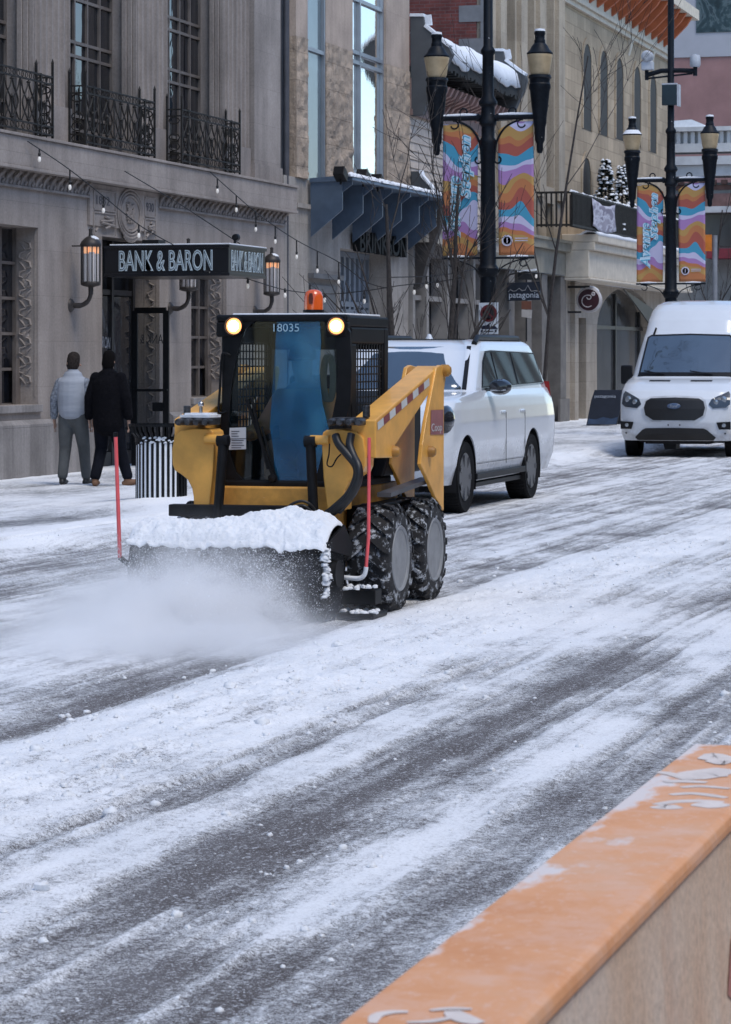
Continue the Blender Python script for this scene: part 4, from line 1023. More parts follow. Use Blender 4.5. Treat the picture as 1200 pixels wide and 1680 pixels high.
            q = MB(); q.lathe([(.075,-.0),(.085,-.002),(.06,-.002),(.06,0)], (-.018, sg*.30, 3.50), 20, 'x'); q.tube([(-.018,sg*.30,3.46),(-.018,sg*.30,3.54)], .008, 6)
            for k in range(2): q.box(-.019,-.018, sg*.62, sg*.42, 3.49+.035*k, 3.505+.035*k)
            q.build('logo', mat('logo_pale', (.66,.62,.72), .7), bo, **L)
    if cctv:
        c = MB(); c.tube([(0,.50,7.52),(0,.2,7.60),(0,-.2,7.60),(0,-.5,7.58)], .05, 10); c.tube([(0,.5,7.45),(0,-.45,7.53)], .02, 8); c.tube([(0,.5,7.42),(0,.5,7.62)], .04, 10); c.tube([(0,-.5,7.48),(0,-.5,7.66)], .045, 10)
        cb_ = c.build('crossbar', POLE, root, smooth=40, **L)
        c = MB(); c.box(-.10,.10,.36,.60,7.62,7.80); c.lathe([(0,-.16),(.09,-.16),(.12,-.10),(.12,.06),(0,.06)], (0,.48,7.90), 16, 'x'); c.build('camera_housing', mat('camera_white', (.5,.52,.55), .5), cb_, smooth=40, bevel=.02, **L)
        c = MB(); c.lathe([(.09,7.66),(.11,7.70),(.11,7.84),(.09,7.90),(0,7.92)], (0,-.5,0), 16); c.build('camera_dome', mat('camera_white', (.5,.52,.55), .5), cb_, smooth=40, **L)
        c = MB(); c.box(-.17,-.07,-.15,.16,6.88,7.30); bx_ = c.build('speaker_box', mat('box_teal', (.012,.03,.04), .5), root, bevel=.015, **L)
        c = MB(); c.box(-.165,.02,-.20,-.153,6.86,7.30); c.box(-.16,-.06,-.15,.16,7.303,7.33); c.build('box_side', mat('camera_white', (.5,.52,.55)), bx_, **L)
    root.location = (x, y, 0)
    return root
l1 = on_t(801, 300, 10.15); lamp_post(l1.x, 10.15, 'nearer twin lantern lamp post standing behind the white SUV')
l2 = on_t(1101, 300, 10.15); lamp_post(l2.x, 10.15, 'farther twin lantern lamp post with cameras, behind the white van', True)
# no-stopping sign on the nearer post
ps = thing('parking_sign', (l1.x-.2, 10.15, 2.3), 'white no stopping sign with tow truck symbol on the nearer lamp post', 'sign')
XS = l1.x-.16
q = MB(); A_s = [on_s(a, b, XS) for a, b in ((786,497),(818,496),(818,548),(786,549))]; q.prism(A_s, (.004,0,0)); plate = q.build('plate', mat('sign_white', (.62,.66,.70), .45, var=.05), ps)
c_ = on_s(802, 514, XS-.003); q = MB(); q.lathe([(.095,0),(.13,0),(.13,-.002),(.095,-.002),(.095,0)], c_, 28, 'x'); q.bar(c_+Vector((-.001,.07,.07)), c_+Vector((-.001,-.07,-.07)), .002, .025); q.build('red_ring', mat('sign_red', (.14,.015,.02), .5), ps)
q = MB(); q.lathe([(0,0),(.075,0),(.075,-.001),(0,-.001)], c_, 24, 'x'); q.build('black_symbol', mat('sign_black', (.02,.012,.02), .5), ps)
q = MB()
for poly in ([(790,537),(793,534),(800,534),(802,531),(804,536),(804,540),(790,540)],[(806,535),(813,535),(816,538),(816,540),(806,540)],[(798,534),(805,529),(805.6,530),(800,535)],[(789,542),(792,541),(792,545),(789,545)],[(812,541),(815,541),(815,545),(812,545)],[(794,543),(810,543),(810,544.4),(794,544.4)]):
    q.prism([on_s(a, b, XS-.002) for a, b in poly], (-.001,0,0))
q.build('tow_symbol', mat('sign_navy', (.01,.015,.04), .5), ps)
# litter bin
bn = thing('litter_bin', (on_z(265,830,.12).x, on_z(265,830,.12).y, .12), 'black slatted litter bin packed with snow beside the yellow loader', 'bin')
bc_ = Vector(bn.location); rb = .275
q = MB(); q.lathe([(rb-.03,.02),(rb-.03,.72),(rb-.05,.72),(rb-.05,.02)], bc_, 24); q.lathe([(rb+.012,.0),(rb+.012,.04),(rb-.02,.04),(rb-.02,0)], bc_, 28); q.lathe([(rb+.014,.70),(rb+.014,.75),(rb-.02,.75),(rb-.02,.70),(rb+.014,.70)], bc_, 28)
q.build('liner', BLACK, bn, smooth=40)
q = MB(); q2 = MB()
for k in range(30):
    a = 2*math.pi*k/30; mx = Matrix.Translation(bc_) @ Matrix.Rotation(a, 4, 'Z')
    q.box(rb-.008,rb+.006,-.015,.015,.02,.73,mx)
    if 2.0 < a < 4.35 and rnd.random() < .8:
        w_ = .011+.006*rnd.random(); q2.box(rb-.022,rb+.0,-.043-.0,-.043+2*w_,.04,.66+.05*rnd.random(),Matrix.Translation(bc_) @ Matrix.Rotation(a, 4, 'Z'))
    p0 = Vector((math.cos(a)*(rb+.0), math.sin(a)*rb, .745)); p1 = Vector((math.cos(a)*(rb+.05), math.sin(a)*(rb+.05), .80)); p2 = Vector((math.cos(a)*(rb+.075), math.sin(a)*(rb+.075), .88))
    q.bar(bc_+p0, bc_+p1, .022, .007); q.bar(bc_+p1, bc_+p2, .022, .007)
q.lathe([(rb+.085,.87),(rb+.085,.895),(rb+.065,.895),(rb+.065,.87),(rb+.085,.87)], bc_, 32)
q.build('slats', BLACK, bn)
for k in range(26):
    a = 2.4+1.6*rnd.random(); lump_mesh(q2, tuple(bc_+Vector((math.cos(a)*(rb-.0), math.sin(a)*(rb-.0), .68+.07*rnd.random()))), .022, rnd)
q2.build('packed_snow', SNOW, bn)
# concrete barrier in the foreground
HB = .85
bar_ = thing('concrete_barrier', (4.5, .97, 0), 'low concrete barrier with an orange painted top, close to the viewer', 'barrier')
prof = [(1.28,0),(1.28,.08),(1.12,.33),(1.092,HB-.012),(1.08,HB),(.868,HB),(.856,HB-.012),(.83,.33),(.67,.08),(.67,0)]
def bar_mat():
    m, nt, b = nodes('dirty_painted_concrete')
    v = coords(nt); st = noise(nt, coords(nt, (1,1,.8)), 2.2, 5, .6)
    c = ramp(nt, st, [(.30,(.70,.50,.36)),(.5,(.74,.58,.46)),(.7,(.74,.64,.56))])
    rs = ramp(nt, noise(nt, coords(nt, (1.6,1.6,.55)), 1.6, 4, .6), [(.50,0),(.68,.45)])
    c = mixc(nt, rs, c, (.55,.27,.14))
    c = mixc(nt, 1.0, c, ramp(nt, noise(nt, v, 60, 4, .7), [(.3,.75),(.6,1.05)]), 'MULTIPLY')
    nt.links.new(c, b.inputs['Base Color']); b.inputs['Roughness'].default_value = .85
    bump(nt, b, noise(nt, v, 50, 5, .7), .4, .006)
    return m
q = MB(); q.prism([(2.3,y,z) for y, z in prof], (6.50-2.3,0,0)); q.build('body', bar_mat(), bar_, bevel=.006)
def orange_mat():
    m, nt, b = nodes('worn_orange_paint')
    v = coords(nt)
    base = ramp(nt, noise(nt, v, 3, 5, .6), [(.3,(.66,.28,.11)),(.55,(.76,.37,.18)),(.75,(.70,.43,.28))])
    spots = ramp(nt, noise(nt, coords(nt, (1,1.6,1)), 30, 6, .75), [(.53,0),(.68,.7)]); sc2 = ramp(nt, noise(nt, v, 7, 6, .7), [(.48,0),(.66,.5)]); spots = math_(nt, 'MAXIMUM', spots, sc2)
    c = mixc(nt, spots, base, (.78,.52,.40))
    sp = N(nt, 'ShaderNodeSeparateXYZ'); nt.links.new(v, sp.inputs[0])
    edge = math_(nt, 'MULTIPLY', math_(nt, 'SUBTRACT', sp.outputs['Y'], .035), 5.5)
    sn = math_(nt, 'ADD', noise(nt, coords(nt, (1,1.8,1)), 3.2, 6, .6), math_(nt, 'MULTIPLY', edge, .28))
    k = ramp(nt, sn, [(.60,0),(.68,.85)])
    c = mixc(nt, k, c, (.74,.72,.72))
    nt.links.new(c, b.inputs['Base Color']); b.inputs['Roughness'].default_value = .7
    h = math_(nt, 'ADD', math_(nt, 'MULTIPLY', noise(nt, v, 55, 5, .7), .5), k); bump(nt, b, h, .35, .006)
    return m
q = MB(); q.prism([(2.29,1.104,HB-.03),(2.29,1.096,HB+.0),(2.29,1.084,HB+.012),(2.29,.866,HB+.012),(2.29,.852,HB+.006),(2.29,.848,HB-.006),(2.29,.848,HB-.02)], (6.522-2.29,0,0)); top = q.build('painted_top', orange_mat(), bar_, bevel=.003)
wp = mat('worn_white_paint', (.74,.66,.61), .75, var=.08, vs=20)
q = MB()
sk_n = 0
def stroke(pix, wid):
    P = spline([on_z(a, b, HB+.0124) for a, b in pix], 8)
    vs = []; 
    for i, p in enumerate(P):
        d_ = (P[min(i+1,len(P)-1)]-P[max(i-1,0)]).normalized(); nn = Vector((-d_.y, d_.x, 0))*wid*(.55+.45*math.sin(math.pi*(i+.5)/len(P)))
        vs += [p+nn, p-nn]
    global sk_n; sk_n += 1
    q.add([v+Vector((0,0,.00012*sk_n)) for v in vs], [(2*i,2*i+1,2*i+3,2*i+2) for i in range(len(P)-1)])
for pix, wid in (([(1075,1320),(1110,1315),(1150,1314),(1188,1316)],.018),([(1078,1322),(1092,1324),(1116,1323)],.03),([(1148,1324),(1165,1321),(1188,1318)],.035),
                 ([(1100,1304),(1140,1302),(1192,1309)],.016),([(1118,1292),(1150,1290),(1198,1294)],.014),([(1090,1283),(1120,1282),(1160,1284)],.02),([(1108,1276),(1135,1274),(1165,1268),(1195,1262)],.05),([(1095,1272),(1115,1270)],.05),([(1140,1278),(1165,1272),(1195,1272)],.035),
                 ([(1150,1241),(1175,1242),(1198,1241)],.06),([(1165,1252),(1185,1251),(1200,1252)],.04),
                 ([(612,1680),(618,1668),(640,1662),(670,1661)],.010),([(706,1659),(740,1656),(775,1657)],.008),([(742,1660),(752,1668),(770,1676),(790,1680)],.018),([(668,1679),(710,1677),(745,1670)],.008)): stroke(pix, wid)
q.build('stencil_paint', wp, bar_)
q = MB(); fp = [on_t(a, b, .845) for a, b in ((1196,1520),(1188,1610),(1182,1640),(1190,1665),(1215,1690),(1235,1560))]
q.prism([Vector((v.x, .852-.022*(HB-.012-v.z)/.508-.0012, v.z)) for v in fp], (0,-.0004,0)); q = MB(); q.prism([Vector((v.x, .852-.022*(HB-.012-v.z)/.508-.0008, v.z)) for v in [on_t(a, b, .845) for a, b in ((1199,1535),(1192,1600),(1189,1632),(1205,1650),(1225,1570))]], (0,-.0004,0)); q.build('red_patch', mat('patch_red', (.50,.22,.19), .8), bar_)
# A-board
ab = thing('sandwich_board', (on_z(990,700,.12).x, on_z(990,700,.12).y, .12), 'dark sandwich board lettered patagonia on the pavement left of the van', 'sandwich board')
xs_ = ab.location.x
q = MB(); P = [on_s(a, b, xs_) for a, b in ((962,698),(1012,697),(1020,656),(1018,640),(973,640),(968,657))]
P = [p+Vector((.25*(p.z-.12),0,0)) for p in P]; q.prism(P, (.03,0,0)); bd_ = q.build('front_panel', mat('board_dark', (.012,.016,.028), .5), ab)
q = MB(); q.prism([p+Vector((.75*(1.0-p.z)+.04,0,0)) if True else p for p in P], (.02,0,0)); q.build('rear_panel', mat('board_dark', (.012,.016,.028)), ab)
v = on_s(991, 651, xs_); v.x += .25*(v.z-.12)+.012; text('patagonia', 'lettering', mat('board_white', (.5,.55,.62), .6), ab, FRONT(v-Vector((.02,0,0))), w=.50, h=.09, ext=.001)
q = MB(); q.prism([on_s(a, b, xs_-.004)+Vector((.02,0,0)) for a, b in ((963,697),(1011,696),(1014,684),(1003,687),(990,684),(978,688),(966,687))], (-.002,0,0)); q.build('mountain_band', mat('board_blue', (.04,.07,.13), .6), ab)
# two men walking away along the pavement
def man(x, y, rz, label, coat, coat2, trou, shoe, hair, legs, long_coat, vest=False, sc=1.0, headturn=0):
    t = thing('person', (x, y, .125), label, 'person', rz=rz)
    L = dict(local=True)
    J = dict(hipL=(0,.095,.92), hipR=(0,-.095,.92)); J.update(legs)
    arm = lambda sg: ([(0,sg*.175,1.37),(-.02,sg*.25,1.16),(.02,sg*.275,.95)], [(.052,.055),(.046,.046),(.032,.034)])
    hand = lambda sg: ([(.02,sg*.275,.93),(.035,sg*.273,.85),(.05,sg*.268,.78)], [(.022,.036),(.02,.042),(.014,.028)])
    b = MB()
    b.limb([(0,0,.93),(-.01,0,1.15),(0,0,1.34),(0,0,1.43)], [(.15,.10),(.15,.10),(.155,.10),(.10,.07)], 14)
    b.limb([(.0,0,1.45),(.02,0,1.56)], [.056,.056]); 
    b.limb([(.035,0,1.56),(.03,0,1.64),(.02,0,1.71)], [(.058,.075),(.074,.094),(.064,.082)], 14)
    ch_ = math.cos(headturn); sh_ = math.sin(headturn)
    b.limb([(.10*ch_+.01,-.10*sh_ if headturn else 0,1.615),(.118*ch_+.01,-.118*sh_,1.60)], [.014,.017], 8)      # nose
    for sg in (1,-1):
        b.limb([(.01+sg*.0-sg*.078*sh_,sg*.078*ch_,1.64),(.005-sg*.082*sh_,sg*.082*ch_,1.61)], [(.012,.022),(.010,.016)], 8)
        b.limb(*arm(sg)); b.limb(*hand(sg), 8)
        for k in range(4): b.limb([(.03+.02*(k-1.5)*.9+.01,sg*.278,.79),(.045+.02*(k-1.5),sg*.268,.74),(.04+.02*(k-1.5),sg*.258,.70)], [.0085,.008,.007], 6)
        b.limb([(.055,sg*.272,.85),(.078,sg*.262,.81),(.082,sg*.258,.775)], [.011,.010,.008], 6)
        h_, k_, a_ = J['hipL' if sg > 0 else 'hipR'], J['kneeL' if sg > 0 else 'kneeR'], J['ankL' if sg > 0 else 'ankR']
        b.limb([h_, k_, a_], [(.085,.09),(.058,.06),(.04,.042)])
    body = fused(b.build('body', mat('man_skin', (.40,.24,.17), .6, var=.08), t, smooth=60, **L), .012, 3)
    b = MB()                                               # trousers
    b.limb([(0,0,.90),(0,0,1.02)], [(.165,.125),(.165,.12)], 14)
    for sg in (1,-1):
        h_, k_, a_ = J['hipL' if sg > 0 else 'hipR'], J['kneeL' if sg > 0 else 'kneeR'], J['ankL' if sg > 0 else 'ankR']
        kk = Vector(k_); aa = Vector(a_); hh = Vector(h_)
        b.limb([hh, (hh+kk)/2+Vector((0,0,0)), kk, (kk+aa)/2, aa+Vector((0,0,.035))], [(.108,.118),(.10,.108),(.083,.086),(.074,.078),(.07,.074)], 12)
    tr = fused(b.build('trousers', trou, t, smooth=60, **L), .013, 3)
    b = MB()
    zb = .74 if long_coat else .93
    b.limb([(-.01,0,zb+.06),(-.01,0,1.05),(-.01,0,1.22),(0,0,1.38),(0,0,1.45)], [(.205,.165) if long_coat else (.20,.165),(.205,.165),(.215,.168),(.215,.15),(.14,.11)], 16)
    b.limb([(-.005,0,1.45),(.0,0,1.52)], [(.085,.085),(.078,.08)], 12)
    for sg in (1,-1):
        p_, r_ = arm(sg)
        if not vest: b.limb([(0,sg*.165,1.42)]+p_[0:1]+p_[1:2]+[(p_[2][0],p_[2][1],p_[2][2]-.03)], [(.09,.095),(.088,.092),(.078,.08),(.062,.066)], 12)
        else: b.limb([(0,sg*.12,1.38),(0,sg*.165,1.37)], [(.075,.09),(.07,.08)], 12)
    jk = fused(b.build('jacket', coat, t, smooth=60, **L), .013, 3)
    if vest:
        b = MB()
        for sg in (1,-1):
            p_, r_ = arm(sg); b.limb([p_[0],p_[1],(p_[2][0],p_[2][1],p_[2][2]-.03)], [(.074,.078),(.068,.070),(.052,.056)], 12)
            sl_ = b
        fused(b.build('sleeves', coat2, t, smooth=60, **L), .012, 3)
    for sg in (1,-1):
        a_ = Vector(J['ankL' if sg > 0 else 'ankR']); dr_ = J.get('toeL' if sg > 0 else 'toeR'); d_ = Vector(dr_).normalized()
        hl_ = a_-d_*.045+Vector((0,0,-.055)); b = MB()
        b.limb([a_+Vector((0,0,.03)), a_+Vector((0,0,-.045))], [(.05,.055),(.046,.055)], 10)
        b.limb([hl_, hl_+d_*.10, hl_+d_*.20, hl_+d_*.235], [(.04,.036),(.045,.042),(.047,.032),(.036,.024)], 12)
        fused(b.build('shoe', shoe, t, smooth=60, **L), .01, 2)
    b = MB(); n_ = 16; rings = []
    for (dz, rx, ry, ox) in ((1.55,.058,.068,-.035),(1.60,.082,.088,-.022),(1.66,.096,.086,-.004),(1.70,.102,.084,.008),(1.74,.094,.076,.012),(1.768,.07,.055,.012),(1.785,.03,.025,.012)):
        rings.append([(.02+ox+rx*math.cos(2*math.pi*j/n_) if 2*math.pi*j/n_ > 0 else .02+ox+rx, ry*math.sin(2*math.pi*j/n_), dz) for j in range(n_)])
    b.loft(rings); hr = b.build('hair', hair, t, smooth=60, **L)
    if headturn: hr.rotation_euler = (0,0,-headturn*.0)
    t.scale = (sc, sc, sc)
    return t
m1 = on_z(120, 796, .125); m2 = on_z(178, 798, .125)
NAVY = mat('navy_trousers', (.008,.009,.014), .9, var=.2, spec=.1, bmp=.5, bs=10, bd=.04)
man(m1.x, m1.y, R(2), 'man in a pale grey padded vest and grey trousers walking away by the bank wall', mat('pale_grey_padding', (.33,.355,.40), .8, var=.06, vs=10, stretch=(.4,.4,3), bmp=.3, bs=14), mat('patterned_sleeve', (.30,.33,.38), .85, vs=28, col2=(.06,.07,.09)),
    mat('grey_trousers', (.10,.105,.105), .9, var=.15, bmp=.5, bs=10, bd=.04), mat('black_shoe', (.02,.02,.02), .5), mat('greying_hair', (.035,.028,.025), .95, var=.3, vs=40, spec=.1),
    dict(kneeL=(.02,.115,.50), ankL=(-.06,.125,.10), kneeR=(.13,-.11,.50), ankR=(.20,-.12,.09), toeL=(1,.12,0), toeR=(1,-.15,0)), False, True, .945, R(40))
man(m2.x, m2.y, R(0), 'man in a long black coat and tan boots walking away past the bank door', mat('black_wool', (.006,.006,.008), .95, var=.2, vs=30, spec=.1, bmp=.5, bs=9, bd=.05), None,
    NAVY, mat('tan_boot', (.17,.085,.045), .7, var=.15), mat('black_hair', (.006,.005,.005), .95, var=.2, vs=40, spec=.1),
    dict(kneeL=(.06,.12,.50), ankL=(-.12,.135,.10), kneeR=(.10,-.13,.49), ankR=(.13,-.22,.10), toeL=(1,.25,0), toeR=(.42,-1,.12)), True, False, .955)
# ---------------------------------------------------------------- the bank
BST = stone('bank_limestone', (.375,.325,.29), 1.5, .62, .003, .04, stain=.35)
BSC = stone('bank_carved_stone', (.36,.312,.28), 9, 9, .001, .04, stain=.5, bmp=.4)
WBAR = mat('window_bronze', (.20,.17,.15), .5, metal=.3, var=.15)
WGL = glass('window_glass', (.012,.014,.02), 1.6, .02, .06)
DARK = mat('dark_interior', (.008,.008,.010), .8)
T0 = 15.0
bank = thing('bank_building', (42, T0, .1), 'grey limestone bank building with fluted pilasters and iron balconies', 'building')
SB0, SB1 = 26.0, S(466)
W1 = (34.6, S(63)); DO = (S(168), S(262)); W2 = (S(314), S(372))
ZT, ZS = 3.50, 1.10
def wall_grid(mb, s0, s1, z0, z1, t0, t1, holes):
    ss = sorted({s0, s1, *[h[0] for h in holes], *[h[1] for h in holes]})
    ss = [s for s in ss if s0 <= s <= s1]
    for a, b in zip(ss[:-1], ss[1:]):
        zc = z0
        for h in sorted([h for h in holes if h[0] <= a+1e-6 and h[1] >= b-1e-6], key=lambda h: h[2]):
            if h[2] > zc: mb.box(a, b, t0, t1, zc, h[2])
            zc = h[3]
        if zc < z1: mb.box(a, b, t0, t1, zc, z1)
w = MB()
wall_grid(w, SB0, SB1, .1, 4.27, T0, T0+.5, [W1+(ZS,ZT), DO+(.1,3.48), W2+(ZS,ZT)])
w.box(SB0, SB1, T0+.63, T0+9, .1, 14)
w.build('wall', BST, bank)
w = MB(); w.box(SB0, DO[0]-.35, T0-.10, T0-.002, .1, .80); w.prism([(SB0,T0-.002,.80),(SB0,T0-.10,.80),(SB0,T0-.10,.84),(SB0,T0-.03,.90),(SB0,T0-.002,.90)], (DO[0]-.35-SB0,0,0))
w.box(DO[1]+.35, SB1, T0-.10, T0-.002, .1, .80); w.prism([(DO[1]+.35,T0-.002,.80),(DO[1]+.35,T0-.10,.80),(DO[1]+.35,T0-.10,.84),(DO[1]+.35,T0-.03,.90),(DO[1]+.35,T0-.002,.90)], (SB1-DO[1]-.35,0,0))
for W_ in (W1, W2): w.box(W_[0]-.02, W_[1]+.06, T0-.05, T0-.003, ZS-.10, ZS)
w.build('plinth', stone('bank_plinth', (.32,.295,.28), 1.9, 2.0, .006, .06, stain=.7), bank, bevel=.006)
# string course, frieze with leaf carving
w = MB(); w.box(SB0, SB1+.12, T0-.20, T0+.3, 4.272, 4.66); w.box(SB0, SB1+.14, T0-.23, T0+.3, 4.662, 4.70); w.box(SB0, SB1+.14, T0-.22, T0-.0, 4.225, 4.27)
w.build('ledge', BST, bank, bevel=.006)
fz0, fz1 = 4.03, 4.22
fr_ = MB(); P0, P1 = S(147), S(253)
for a, b in ((SB0, P0-.1), (P1+.1, SB1)):
    fr_.box(a, b, T0-.05, T0-.004, fz0-.03, fz0); fr_.box(a, b, T0-.03, T0-.004, fz0+.001, fz1)
    k = a+.05
    while k < b-.12:                          # leaning acanthus leaves
        pts = [(k, T0-.035, fz0+.01),(k+.03, T0-.05, fz0+.10),(k+.09, T0-.085, fz0+.165),(k+.16, T0-.10, fz0+.17)]
        fr_.tube(pts, [.012,.03,.034,.012], 6); fr_.tube([(k+.13,T0-.04,fz0+.012),(k+.17,T0-.055,fz0+.06)], [.014,.02], 6); k += .255
fr_.build('frieze', BSC, bank, smooth=50)
# carved panel over the door
pn = MB(); pn.box(P0-.08, P1+.08, T0-.04, T0-.004, 3.62, 4.215)
pb_ = pn.build('emblem_panel', BSC, bank)
pn = MB()
for (a, b) in ((148,186),(232,252)):
    q0, q1 = S(a)+.04, S(b)-.04
    for (zz0, zz1) in ((3.86,4.12),(3.50,3.80)):
        pn.box(q0, q1, T0-.055, T0-.041, zz1, zz1+.018); pn.box(q0, q1, T0-.055, T0-.041, zz0-.018, zz0); pn.box(q0-.018, q0, T0-.055, T0-.041, zz0, zz1); pn.box(q1, q1+.018, T0-.055, T0-.041, zz0, zz1)
    for k in range(5): pn.tube([(q0+.05+(q1-q0-.1)*((k*37)%5)/4, T0-.05, 3.54+.05*k),(q0+.10+(q1-q0-.2)*((k*23)%5)/4, T0-.06, 3.58+.045*k)], .02, 6)
cx = (S(186)+S(232))/2
for rx, rz_ in ((.52,.36),(.46,.31),(.40,.26)): pn.tube([(cx+rx*math.cos(t), T0-.05, 3.85+rz_*math.sin(t)) for t in np.linspace(0, 2*math.pi, 40)], .018, 6)
for k in range(16): pn.tube([(cx+.35*(rnd.random()-.5), T0-.05, 3.72+.30*rnd.random()) for _ in range(3)], .022, 6)
for k in range(7): pn.tube([(cx+.3*math.cos(t), T0-.05, 3.66-.02*k+.18*math.sin(t)*.6) for t in np.linspace(3.5, 5.9, 8)], .008, 5)
pn.build('emblem', BSC, pb_, smooth=50)
for txt, a, b in (('1832', 153, 177), ('1930', 232, 249)):
    text(txt, 'carved_date', mat('carved_shadow', (.11,.10,.10), .9), pb_, SIDE(((S(a)+S(b))/2, T0-.0445, 3.99)), w=(S(b)-S(a))*.9, h=.13, ext=.003)
# lower windows with carved jambs
def low_window(nm, W_, grid):
    a, b = W_
    f = MB(); g_t = T0+.36
    for k in range(grid[0]+1): x = a+(b-a)*k/grid[0]; f.box(x-.025, x+.025, g_t-.04, g_t+.01, ZS, ZT)
    for k in range(grid[1]+1): z = ZS+(ZT-ZS)*k/grid[1]; f.box(a, b, g_t-.035, g_t+.009, z-.02, z+.02)
    f.box(b-.16, b+.0, g_t-.10, g_t-.05, ZS, ZS+.62)
    fo = f.build('window', WBAR, bank)
    p = MB(); p.box(a, b, g_t+.012, g_t+.03, ZS, ZT); p.build('pane', WGL, fo)
    j = MB(); j.box(b+.002, b+.02, T0+.02, g_t-.05, ZS, ZT)
    jo = j.build('jamb', BSC, bank)
    j = MB(); tc_ = T0+.19; rj = random.Random(int(a*10))
    for k in range(15):                       # scrolling foliage in relief on the reveal
        zc = ZT-.18-.13*k; 
        if zc < ZS+.35: break
        sgn = 1 if k % 2 else -1
        j.tube([(b-.0, tc_-.02*sgn, zc), (b-.014, tc_+.07*sgn, zc-.03), (b-.02, tc_+.085*sgn, zc-.09), (b-.012, tc_+.03*sgn, zc-.11)], [.010,.018,.018,.010], 6)
        j.tube([(b-.006, tc_-.085*sgn, zc-.02), (b-.018, tc_-.04*sgn, zc-.06), (b-.004, tc_-.0*sgn, zc-.12)], [.010,.016,.008], 6)
    for tt in (T0+.05, T0+.31): j.box(b-.008, b+.0015, tt-.008, tt+.008, ZS+.1, ZT-.05)
    for kk in (0, 1): j.lathe([(0,-.015),(.05,-.012),(.06,0)], (b, tc_, ZT-.75-.72*kk), 14, 'x')
    j.build('carving', BSC, jo, smooth=50)
    return fo
low_window('w', W1, (3, 5)); low_window('w', W2, (4, 5))
dl = text('BARON', 'decal', mat('decal_grey', (.32,.33,.35), .6), bank, SIDE((S(-3), T0+.30, 2.75)), w=.55, h=.16, ext=.001)
# entrance: dark vestibule, glazed doors, an open leaf
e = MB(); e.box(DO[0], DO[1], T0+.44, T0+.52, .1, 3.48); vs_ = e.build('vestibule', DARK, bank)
e = MB(); e.box(DO[0]+.0, DO[1]-.30, T0+.30, T0+.34, 2.66, 2.74)
for x in (DO[0]+.03, DO[0]+1.16, DO[1]-.34): e.box(x-.045, x+.045, T0+.28, T0+.36, .12, 3.46)
e.box(DO[0], DO[1]-.3, T0+.29, T0+.35, .12, .34)
dfr = e.build('door_frame', mat('door_bronze', (.035,.033,.034), .45, metal=.3), bank)
e = MB(); e.box(DO[0]+.08, DO[0]+1.11, T0+.315, T0+.325, .36, 2.64); e.box(DO[0]+1.21, DO[1]-.39, T0+.315, T0+.325, .36, 2.64); e.build('pane', glass('door_glass', (.05,.05,.055), 1.6, .05, .12), dfr)
text('BANK & BARON', 'door_lettering', mat('decal_pale', (.55,.56,.58), .6), dfr, SIDE((DO[0]+.55, T0+.305, 1.98))@Matrix.Rotation(-.06,4,'Z'), w=1.12, h=.17, ext=.001)
e = MB(); e.box(DO[1]+.004, DO[1]+.022, T0+.02, T0+.28, .12, 3.46); jb = e.build('jamb', BSC, bank)
e = MB()
for k in range(26): 
    zc = 3.35-.12*k; sg = 1 if k % 2 else -1
    e.tube([(DO[1]-.002,T0+.14-.03*sg,zc),(DO[1]-.016,T0+.14+.05*sg,zc-.04),(DO[1]-.006,T0+.14+.02*sg,zc-.09)], [.01,.018,.01], 6)
for tt in (T0+.05, T0+.24): e.box(DO[1]-.006, DO[1]+.003, tt-.007, tt+.007, .2, 3.4)
e.build('carving', BSC, jb, smooth=50)
dr_ = thing('glass_door', (DO[1]-.3, T0-.0, .12), 'open glass door leaf with a black frame and push bar at the bank entrance', 'door')
XD = on_t(273, 600, 14.45).x
e = MB(); A0 = Vector((XD+.02, 14.95, .13)); A1 = Vector((XD, 14.45, .13)); up = Vector((0,0,2.30))
for p in (A0, A1): e.bar(p, p+up, .09, .05)
e.bar(A0+up, A1+up, .05, .09); e.bar(A0+Vector((0,0,.1)), A1+Vector((0,0,.1)), .05, .22)
e.build('frame', BLACK, dr_, bevel=.004)
e = MB(); e.prism([A0+Vector((0,-.03,.2)), A1+Vector((0,.03,.2)), A1+Vector((0,.03,2.25)), A0+Vector((0,-.03,2.25))], (.008,0,0)); e.build('pane', clear_glass('thin_pane', (.80,.82,.84), 1.45, .04), dr_)
e = MB(); e.bar(A0+Vector((-.04,-.05,1.12)), A1+Vector((-.04,.05,1.12)), .09, .03); e.bar(A0+Vector((-.06,.1,1.13)), A1+Vector((-.06,-.04,1.13)), .03, .025); e.bar(A1+Vector((-.03,.04,.88)), A1+Vector((-.03,.20,.88)), .03, .13); e.build('push_bar', BLACK, dr_)
mxm = FRONT(A0.lerp(A1,.5)+Vector((-.012,.0,1.88))) @ Matrix.Diagonal((-1,1,1,1))
text('BANK & B', 'lettering', mat('decal_black', (.02,.02,.022), .6), dr_, mxm, w=.52, h=.14, ext=.001)
